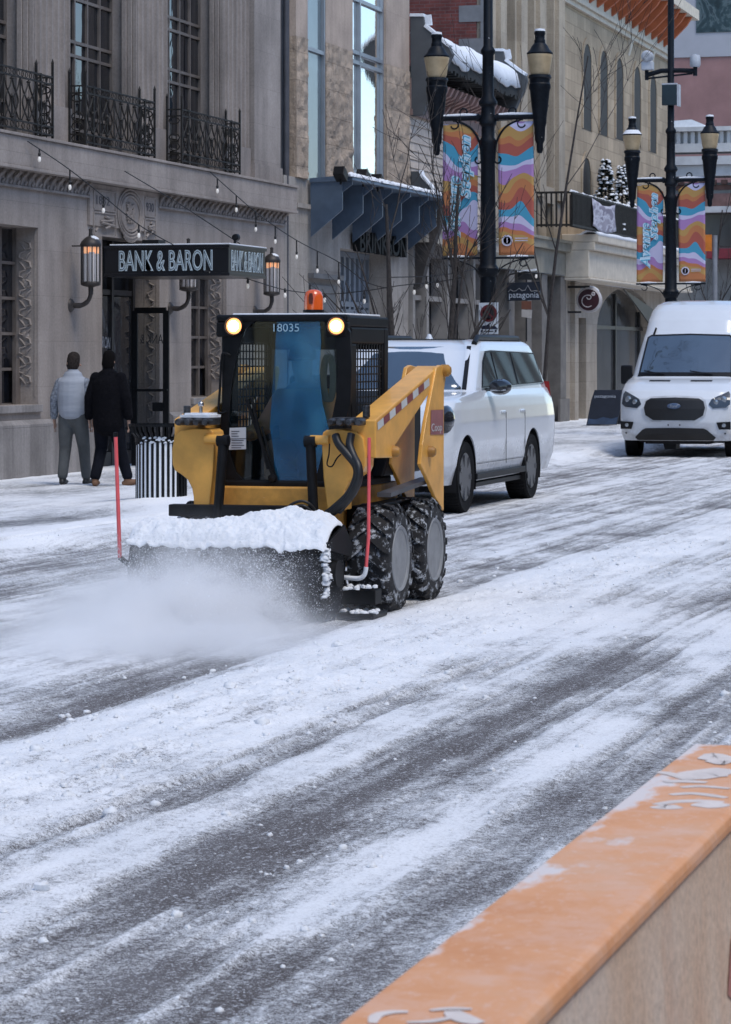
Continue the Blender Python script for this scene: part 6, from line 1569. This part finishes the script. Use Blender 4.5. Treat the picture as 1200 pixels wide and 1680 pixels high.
q.add(vs, [(i*ny+j,(i+1)*ny+j,(i+1)*ny+j+1,i*ny+j+1) for i in range(nx-1) for j in range(ny-1)]); so3 = q.build('ledge_snow', SNOW, san, smooth=70); md = so3.modifiers.new('t','SOLIDIFY'); md.thickness = .05
ra = MB(); tr_ = T0-.86; xr0 = on_t(938, 340, tr_).x
for z in (4.90, 5.68): ra.bar((xr0,tr_,z),(v1,tr_,z), .05)
ra.bar((xr0,tr_,5.68),(xr0,T0,5.68), .05); ra.bar((xr0,tr_,4.9),(xr0,T0,4.9), .05)
x = xr0
k = 0
while x < v1: ra.box(x-.028, x+.028, tr_-.02, tr_+.02, 4.85, 5.70); x += .145; k += 1
for yy in np.linspace(tr_, T0, 8): ra.box(xr0-.02, xr0+.02, yy-.02, yy+.02, 4.85, 5.7)
bl = ra.build('balcony_railing', IRON, san)
q = MB(); 
for k in range(70): lump_mesh(q, (xr0+(v1-xr0)*k/69, tr_, 5.70), .05*(.5+rn.random()*.6), rn)
q.build('snow_cap', SNOW, bl, smooth=60)
q = MB(); q.box(xr0+.05, v1, T0-.82, T0-.80, 4.86, 5.62); q.build('balcony_back', mat('brown_boards', (.07,.05,.045), .8, var=.2), san)
q = MB(); nx, nz = 14, 10; xa, xb = on_t(972,360,tr_-.04).x, on_t(1009,360,tr_-.04).x
q.add([(xa+(xb-xa)*i/(nx-1), tr_-.05-.02*math.sin(i*1.1+j*.5), 4.98-.12*math.sin(i/(nx-1)*3)+(5.66-4.98)*j/(nz-1)) for i in range(nx) for j in range(nz)], [(i*nz+j,(i+1)*nz+j,(i+1)*nz+j+1,i*nz+j+1) for i in range(nx-1) for j in range(nz-1)])
def sheet_mat():
    m, nt, b_ = nodes('printed_sheet'); tc = coords(nt, (.7,.7,2.2))
    nt.links.new(ramp(nt, noise(nt, tc, 1.6, 3), [(.42,(.22,.20,.25)),(.5,(.55,.54,.60)),(.58,(.30,.28,.33))]), b_.inputs['Base Color']); b_.inputs['Roughness'].default_value = .8
    return m
shb = thing('balcony_banner', (xa, tr_, 5), 'grey and white cloth banner hung over the balcony rail', 'banner')
sh = q.build('cloth', sheet_mat(), shb, smooth=60); md = sh.modifiers.new('t','SOLIDIFY'); md.thickness = .01
# potted conifers on the balcony
NEED = mat('dark_needles', (.018,.03,.022), .8, var=.3)
def conifer(px, pyb, pyt, label):
    v = on_t(px, pyb, T0-.40); tp_ = on_t(px, pyt, T0-.40).z; h_ = tp_-4.82
    t = thing('potted_conifer', (v.x, T0-.40, 4.82), label, 'tree', 'snowy conifers on the balcony'); rr_ = random.Random(px)
    q = MB(); q.tube([(v.x,T0-.40,4.85),(v.x,T0-.40,tp_)], [.05,.01], 7); q.build('trunk', mat('bark', (.06,.045,.035), .9), t)
    q = MB(); s2 = MB()
    for k in range(900):
        u = rr_.random()**.7; rad = (1-u)*.42*(.85+.25*math.sin(u*17))+.03; a = rr_.random()*6.283; r_ = rad*(.35+.65*rr_.random()**.5)
        c_ = Vector((v.x+r_*math.cos(a), T0-.40+r_*math.sin(a), 4.95+u*(h_-.15))); d_ = Vector((math.cos(a), math.sin(a), -.25+.3*rr_.random()))*(.10+.05*rr_.random()); sd = Vector((-math.sin(a), math.cos(a), 0))*.03
        q.add([c_-sd, c_+sd, c_+d_+sd*.3, c_+d_-sd*.3], [(0,1,2,3)]); q.add([c_+Vector((0,0,.02)), c_-Vector((0,0,.02)), c_+d_], [(0,1,2)])
        if r_ > rad*.72 and rr_.random() < .26: lump_mesh(s2, tuple(c_+d_*.5+Vector((0,0,.02))), .05, rr_)
    q.build('crown', NEED, t); s2.build('snow', SNOW, t, smooth=60)
conifer(994, 325, 262, 'taller snowy conifer on the balcony behind the rail'); conifer(1021, 335, 272, 'smaller snowy conifer on the balcony beside the taller one')
# ground floor: piers, arch, dark doorway
b = MB(); ax, az, ar2 = S(1028), 2.55, (S(1076)-S(985))/2
A_o = []
xs_ = sorted(set([v0, S(945), S(958), S(975), v1]))
n_a = 24
def arch_wall(mb, xa, xb, zt_, cx_, rx, zs_, rz_):
    pts = [(cx_-rx*math.cos(t), zs_+rz_*math.sin(t)) for t in np.linspace(0, math.pi, n_a)]
    mb.box(xa, cx_-rx, T0, T0+.5, .1, zt_); mb.box(cx_+rx, xb, T0, T0+.5, .1, zt_)
    for (x_a, z_a), (x_b, z_b) in zip(pts[:-1], pts[1:]):
        mb.add([(x_a,T0,z_a),(x_b,T0,z_b),(x_b,T0,zt_),(x_a,T0,zt_),(x_a,T0+.5,z_a),(x_b,T0+.5,z_b),(x_b,T0+.5,zt_),(x_a,T0+.5,zt_)], [(0,1,2,3),(5,4,7,6),(0,4,5,1)])
arch_wall(b, S(962), v1, 3.655, ax, ar2, 2.45, 1.2); b.box(v0, S(940), T0, T0+.5, .1, 3.655); b.box(S(940), S(962), T0, T0+.5, 2.75, 3.655)
b.box(S(936), S(942), T0-.12, T0-.002, .1, 3.64)
b.build('arcade', stone('buff_arcade', (.44,.38,.31), .9, .5, .006, .08, stain=.4), san)
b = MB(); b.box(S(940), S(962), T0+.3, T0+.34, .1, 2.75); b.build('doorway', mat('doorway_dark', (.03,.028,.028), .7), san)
b = MB(); b.box(ax-ar2, ax+ar2, T0+.36, T0+.40, .1, 3.655); b.build('arch_glass', glass('arch_glass', (.10,.10,.10), 1.5, .1, .1), san)
b = MB()
for u in (.06, .5, .94): x = ax-ar2+2*ar2*u; b.box(x-.06, x+.06, T0+.29, T0+.35, .1, 3.5)
b.box(ax-ar2, ax+ar2, T0+.29, T0+.34, .1, .6); b.box(ax-ar2, ax+ar2, T0+.295, T0+.345, 2.5, 2.6); b.build('arch_frame', SH_D, san)
b = MB()                                       # black awning hood inside the arch
b.prism([(ax-ar2*.15,T0-.05,3.62),(ax+ar2*1.0,T0-.05,3.1),(ax+ar2*1.0,T0-.05,2.5),(ax+ar2*.3,T0-.05,3.2)], (0,.04,0)); b.build('arch_hood', SH_D, san)
# round projecting sign
rs = thing('round_sign', (S(967,14.35), 14.4, 3.2), 'round dark red projecting sign with a white letter C', 'sign')
xr_ = on_t(960, 492, 14.55).x; cc = on_s(966, 492, xr_)
q = MB(); q.lathe([(0,0),(.295,0),(.32,.02),(.32,.16),(.295,.18),(0,.18)], cc, 32, 'x'); dsk = q.build('disc', mat('sign_rim', (.5,.46,.45), .5), rs, smooth=40)
q = MB(); q.lathe([(0,-.004),(.27,-.004),(.27,0)], cc, 32, 'x'); q.build('face', mat('sign_maroon', (.045,.012,.018), .35), dsk, smooth=40)
def arc_pts(c, r, a0, a1, n, k=1.0): return [c+Vector((-.009, -r*math.cos(R(a)), k*r*math.sin(R(a)))) for a in np.linspace(a0, a1, n)]
q = MB(); cl_ = cc+Vector((0,.02,-.03)); q.tube(arc_pts(cl_, .15, -50, -290, 24)+arc_pts(cl_+Vector((0,-.03,.10)), .055, 60, -180, 12), .013, 6)
q.tube(arc_pts(cc+Vector((0,-.12,.15)), .035, 0, 360, 8), .02, 6); q.build('letter', mat('sign_cream', (.55,.5,.5), .6), dsk)
q = MB(); q.box(xr_+.02, xr_+.12, cc.y-.02, T0, cc.z+.30, cc.z+.36); q.box(xr_+.05, xr_+.10, cc.y+.20, T0, cc.z-.33, cc.z-.28); q.build('bracket', SH_D, rs)
q = MB(); q.lathe([(.33,-.09),(.35,0),(.33,.06)], cc+Vector((.09,0,0)), 32, 'x') if False else None
q = MB(); q.tube(arc_pts(cc+Vector((.09,0,0)), .335, 40, 140, 12), [.01,.02,.025,.03,.03,.03,.03,.03,.03,.025,.02,.01], 6); q.build('snow_cap', SNOW, rs, smooth=60)
# -- vista closers beyond the cross street
nc = thing('balustrade_building', (118, 20, 0), 'pale classical building with a balustrade closing the street', 'building')
PALE = mat('pale_stucco', (.52,.51,.50), .8, var=.08, vs=2)
XN = 118.0
def nz(py, s=XN): return on_s(1150, py, s).z
b = MB(); b.box(XN, XN+10, 4, 40, -.1, nz(300)); b.build('wall', mat('worn_stone', (.26,.25,.23), .85, var=.15, vs=1.5), nc)
b = MB(); b.box(XN-.7, XN+1, 4, 40, nz(272), nz(258)); b.box(XN-.5, XN+1, 4, 40, nz(290), nz(272)-.01); b.box(XN-.3, XN+1, 4, 40, nz(262)+.3, nz(236)); b.box(XN-.4, XN+.6, 4, 40, nz(216), nz(209)); b.box(XN-.6, XN+1, 4, 40, nz(350), nz(340)); b.build('cornice', PALE, nc)
b = MB(); y = 16.0
while y < 26: b.box(XN-.2, XN+.0, y, y+.16, nz(236)+.01, nz(216)-.01); y += .30
b.box(XN+.02, XN+.3, 4, 40, nz(236), nz(216)); b.build('balustrade', PALE, nc)
b = MB(); b.box(XN-.05, XN-.001, 4, 40, nz(312), nz(304)); 
y = 16
while y < 26: b.box(XN-.25, XN-.06, y, y+.25, nz(303), nz(296)); y += .45
b.build('dentils', mat('dentil_brown', (.14,.07,.055), .8), nc)
b = MB(); b.box(XN-.12, XN-.002, 4, 40, nz(345)+.02, nz(318)); b.build('brick_band', mat('dull_brick', (.24,.13,.11), .85, var=.15), nc)
b = MB(); b.box(XN-1.5, XN-.003, 4, 18.9, nz(426), nz(410)); b.build('awning', mat('awning_red', (.20,.02,.03), .7), nc)
b = MB(); b.box(XN-.08, XN-.004, 4, 40, nz(405), nz(352)); b.build('upper_windows', glass('grey_window', (.10,.105,.10), 1.5, .1), nc)
b = MB()
for k in range(24): b.bar((XN-.3, 15+k*.5, .1), (XN-.3, 15.9+k*.5, 3.6), .05); b.bar((XN-.32, 15.9+k*.5, .1), (XN-.32, 15+k*.5, 3.6), .05)
b.build('lattice_screen', mat('lattice_grey', (.20,.19,.18), .7), nc)
b = MB(); rg = [on_s(a, c_, XN-.2) for a, c_ in ((1094,199),(1135,196),(1152,203),(1162,210),(1094,212))]; b.prism(rg, (1.5,0,0)); b.build('snow_pediment', SNOW, nc)
rb_ = thing('brick_tower_block', (140, 24, 0), 'faded red brick building with a pale upper band rising behind the classical one', 'building')
XB = 140.0
b = MB(); b.box(XB, XB+12, 4, 50, 0, on_s(1150,94,XB).z); b.build('wall', mat('faded_brick', (.34,.19,.18), .9, var=.10, vs=.8, bmp=.1), rb_)
b = MB(); b.box(XB-.06, XB+12, 4, 50, on_s(1150,94,XB).z+.01, on_s(1150,-60,XB).z); b.build('upper_wall', mat('pale_render', (.42,.42,.46), .85, var=.06, vs=.6), rb_)
b = MB(); b.box(XB-.10, XB-.061, on_s(1200,20,XB).y-6, on_s(1143,20,XB).y, on_s(1150,54,XB).z, on_s(1150,-60,XB).z); 
def mural_mat():
    m, nt, b_ = nodes('dark_mural'); v = coords(nt, (1,1,1)); n_ = noise(nt, v, .55, 4, .6, 2.5)
    nt.links.new(ramp(nt, n_, [(.38,(.010,.025,.03)),(.5,(.03,.06,.07)),(.56,(.10,.14,.15)),(.62,(.02,.04,.05))]), b_.inputs['Base Color']); return m
b.build('mural', mural_mat(), rb_)
bk = thing('slate_gable_building', (128, 30, 0), 'grey end wall seen past the cornice of the sandstone building', 'building')
b = MB(); b.box(112, 116, 21.5, 40, 0, 30); b.build('wall', mat('pale_render2', (.36,.37,.40), .85, var=.08, vs=.6), bk)
b = MB(); b.box(111.9, 112, 21.5, 40, 18, 18.4); b.box(111.9, 112, 21.5, 40, 22, 22.4); b.build('string_course', PALE, bk)
op = thing('orange_sign', (on_t(1157,415,10.4).x, 10.4, 0), 'orange road works sign on a post beyond the farther lamp post', 'sign')
xo = 66.0
q = MB(); q.prism([on_s(a, c_, xo) for a, c_ in ((1149,385),(1168,385),(1168,412),(1149,412))], (.03,0,0)); q.build('panel', mat('sign_orange', (.75,.22,.02), .5), op)
q = MB(); p_ = on_s(1172, 400, xo); q.tube([(xo+.1,p_.y,.0),(xo+.1,p_.y,p_.z+.2)], .06, 8); q.build('post', mat('post_grey', (.25,.26,.28), .6), op, smooth=50)
# -- string lights
WIRE = mat('wire_black', (.015,.015,.016), .6); BULB = mat('bulb_glass', (.75,.72,.68), .15, emit=.16, var=.05)
def strand(pts, bulbs, t_, label):
    P = [on_t(a, b_, tt_) for (a, b_), tt_ in zip(pts, t_)]
    t = thing('string_light', tuple(P[0]), label, 'string lights', 'strands of string lights')
    q = MB(); q.tube(spline(P, 8), .008, 5); q.build('wire', WIRE, t)
    xs0 = [p[0] for p in pts]
    for (a, b_) in bulbs:
        tt_ = float(np.interp(a, xs0, t_)); yw = float(np.interp(a, xs0, [p[1] for p in pts]))
        v = on_t(a, b_, tt_); top_ = on_t(a, yw, tt_)
        q = MB(); q.tube([(v.x,v.y,max(top_.z, v.z+.10)),(v.x,v.y,v.z+.04)], .012, 5); q.lathe([(.014,.03),(.022,.07),(.012,.09)], v, 8); so4 = q.build('socket', WIRE, t)
        q = MB(); q.lathe([(0,-.042),(.015,-.034),(.023,-.01),(.020,.014),(.014,.032)], v, 10); q.build('bulb', BULB, so4, smooth=60)
strand([(46,232),(110,275),(170,322),(230,370),(285,402)], [(65,261),(115,307),(170,345),(228,386)], [14.75,14.6,14.4,14.2,13.9], 'string of bulbs running down from the leftmost balcony to the marquee')
strand([(205,281),(300,338),(394,400)], [], [14.75,14.2,13.2], 'bare cable stretched from the bank ledge to the marquee corner')
strand([(345,282),(385,318),(430,356),(490,396),(556,430),(600,462),(640,474)], [(357,313),(388,344),(420,376),(452,396),(487,421),(521,444),(556,462)], [14.7,14.6,14.4,14.2,13.6,13.0,12.4], 'string of bulbs crossing the drainpipe towards the barred shop door')
strand([(335,444),(400,456),(470,476),(540,482),(600,477),(660,468),(720,462),(760,455)], [(345,447),(407,469),(468,484),(533,492),(598,494),(637,478),(680,479),(718,468)], [13.4,13.3,13.0,12.6,12.0,11.4,11.0,10.6], 'lowest string of bulbs strung from the marquee to the bare tree')
strand([(640,455),(720,452),(800,440),(870,446),(925,452)], [(700,470),(745,462),(880,453)], [11.4,11.0,10.6,11.2,12.0], 'string of bulbs between the bare tree and the hanging patagonia sign')
# -- bare street trees
BARK = mat('grey_bark', (.05,.042,.038), .9, var=.25, vs=20, bmp=.3)
def bare_tree(px, t_, stems, label, seed, top, tips=1.0):
    base = on_t(px, 560, t_); rr_ = random.Random(seed); t = thing('bare_tree', (base.x, t_, .12), label, 'tree', 'leafless street trees')
    tr_ = MB(); cr = MB()
    def grow(mb, p, d, r, L_, lev):
        pts = [p]; rs = [r]; n_ = 6
        for k in range(n_):
            d = (d+Vector((rr_.uniform(-1,1), rr_.uniform(-1,1), rr_.uniform(-.2,.7)))*(.045 if lev == 3 else .14)).normalized(); p = p+d*L_/n_; pts.append(p); rs.append(max(.004, r*(1-.72*(k+1)/n_)))
        mb.tube(pts, rs, 6 if r > .02 else 4)
        if lev > 0:
            for k in range(rr_.randint(5, 6) if lev > 1 else rr_.randint(2, 4)):
                i = rr_.randint(1, n_-1); a = rr_.random()*6.283; ax_ = (pts[i+1]-pts[i]).normalized(); o_ = ax_.orthogonal().normalized(); o_.rotate(Matrix.Rotation(a, 3, ax_))
                grow(cr, pts[i], (ax_*.85+o_*.60+Vector((0,0,.22))).normalized(), max(.0045, rs[i]*.5), L_*rr_.uniform(.36,.6), lev-1)
    for (dx, dy, r, h_) in stems: grow(tr_, Vector((base.x+dx*.3, t_+dy*.3, .10)), Vector((dx*.07, dy*.07, 1)), r, h_, 3)
    tr_.build('trunk', BARK, t, smooth=60); cr.build('branches', BARK, t, smooth=60)
bare_tree(693, 10.9, [(-1,1.0,.075,3.9),(1,-.6,.07,4.2),(0,-1,.04,3.4)], 'bare multi-stem tree just behind the white SUV', 4, 0)
bare_tree(888, 10.9, [(0,-.12,.042,7.0)], 'tall thin bare tree beside the hanging patagonia sign', 9, 0)
bare_tree(1172, 11.0, [(0,0,.06,5.2)], 'slim bare tree beyond the farther lamp post', 21, 0)
# ---------------------------------------------------------------- unseen rows across the street and behind the viewer, added to darken reflections
def plain_block(name, label, x0, x1, yf, yb, h, m, trim, seed, sg):
    """sg = +1: front looks towards +y"""
    t = thing(name, ((x0+x1)/2, yf, 0), label, 'building'); ya, yb_ = min(yf, yb), max(yf, yb)
    b = MB(); b.box(x0, x1, ya, yb_, -.05, h); b.build('wall', m, t)
    b = MB(); y0_, y1_ = sorted((yf, yf+sg*.35)); b.box(x0, x1, y0_, y1_, h-.5, h+.05); b.box(x0, x1, y0_, yf+sg*.2 if sg > 0 else y1_, 4.2, 4.6) if sg > 0 else None; b.build('cornice', trim, t)
    f = MB(); n = int((x1-x0)/2.6)
    for k in range(n):
        xa = x0+.7+(x1-x0-1.4)*k/n
        for (za, zb) in ((.6,3.6),(5.2,7.4),(8.3,10.3)):
            if zb < h-.6:
                y0_, y1_ = sorted((yf+sg*.01, yf+sg*.04)); f.box(xa, xa+1.5, y0_, y1_, za, zb)
    f.build('windows', WGL, t)
plain_block('unseen_brick_building', 'unseen red brick building added across the street behind the viewer', -34, 9.6, -7.5, -15, 10.5, BRK, CRM, 1, 1)
plain_block('unseen_cream_building', 'unseen cream stone building added across the street facing the bank', 9.7, 52, -7.5, -15, 13, SM, CRM, 2, 1)
plain_block('unseen_buff_building', 'unseen buff stone building added across the street facing the sandstone arches', 52.1, 112, -7.5, -15, 11, BEI, CRM, 3, 1)
plain_block('unseen_stucco_building', 'unseen grey stucco building added on the bank side behind the viewer', -34, 14, 15.2, 23, 12, mat('grey_stucco', (.25,.25,.26), .85), CRM, 4, -1)
# ---------------------------------------------------------------- camera, sky, sun
cam = bpy.data.cameras.new('camera'); co = bpy.data.objects.new('camera', cam); COL.objects.link(co)
cam.sensor_fit = 'VERTICAL'; cam.sensor_height = 36; cam.lens = F_/1680*36
cam.shift_y = -(840-HZ)/1680
cam.clip_end = 1000; cam.clip_start = .1
co.location = (0,0,EYE); co.rotation_euler = (R(90),0,A_-R(90))
cam.dof.use_dof = True; cam.dof.focus_distance = 19.0; cam.dof.aperture_fstop = 17
SC.camera = co
W = bpy.data.worlds.new('World'); SC.world = W; W.use_nodes = True
nt = W.node_tree; bg = nt.nodes['Background']
sky = nt.nodes.new('ShaderNodeTexSky'); sky.sky_type = 'NISHITA'; sky.sun_disc = False
SUN_EL, SUN_AZ = R(61), R(-122)                 # direction towards the sun in the x-y plane
sky.sun_elevation = SUN_EL; sky.sun_rotation = R(90)-SUN_AZ
sky.altitude = 1000; sky.dust_density = .6; sky.ozone_density = 1.5
nt.links.new(sky.outputs[0], bg.inputs['Color']); bg.inputs['Strength'].default_value = .130
sl = bpy.data.lights.new('sun', 'SUN'); so = bpy.data.objects.new('sun', sl); COL.objects.link(so)
sl.energy = 1.1; sl.angle = R(26); sl.color = (1,.94,.85)
d = Vector((math.cos(SUN_EL)*math.cos(SUN_AZ), math.cos(SUN_EL)*math.sin(SUN_AZ), math.sin(SUN_EL)))
so.rotation_euler = d.to_track_quat('Z', 'Y').to_euler()
SC.view_settings.view_transform = 'Standard'; SC.view_settings.look = 'None'
SC.view_settings.exposure = .92; SC.view_settings.gamma = 1
SC.cycles.max_bounces = 8; SC.cycles.transparent_max_bounces = 12; SC.cycles.volume_bounces = 7
SC.cycles.use_denoising = True
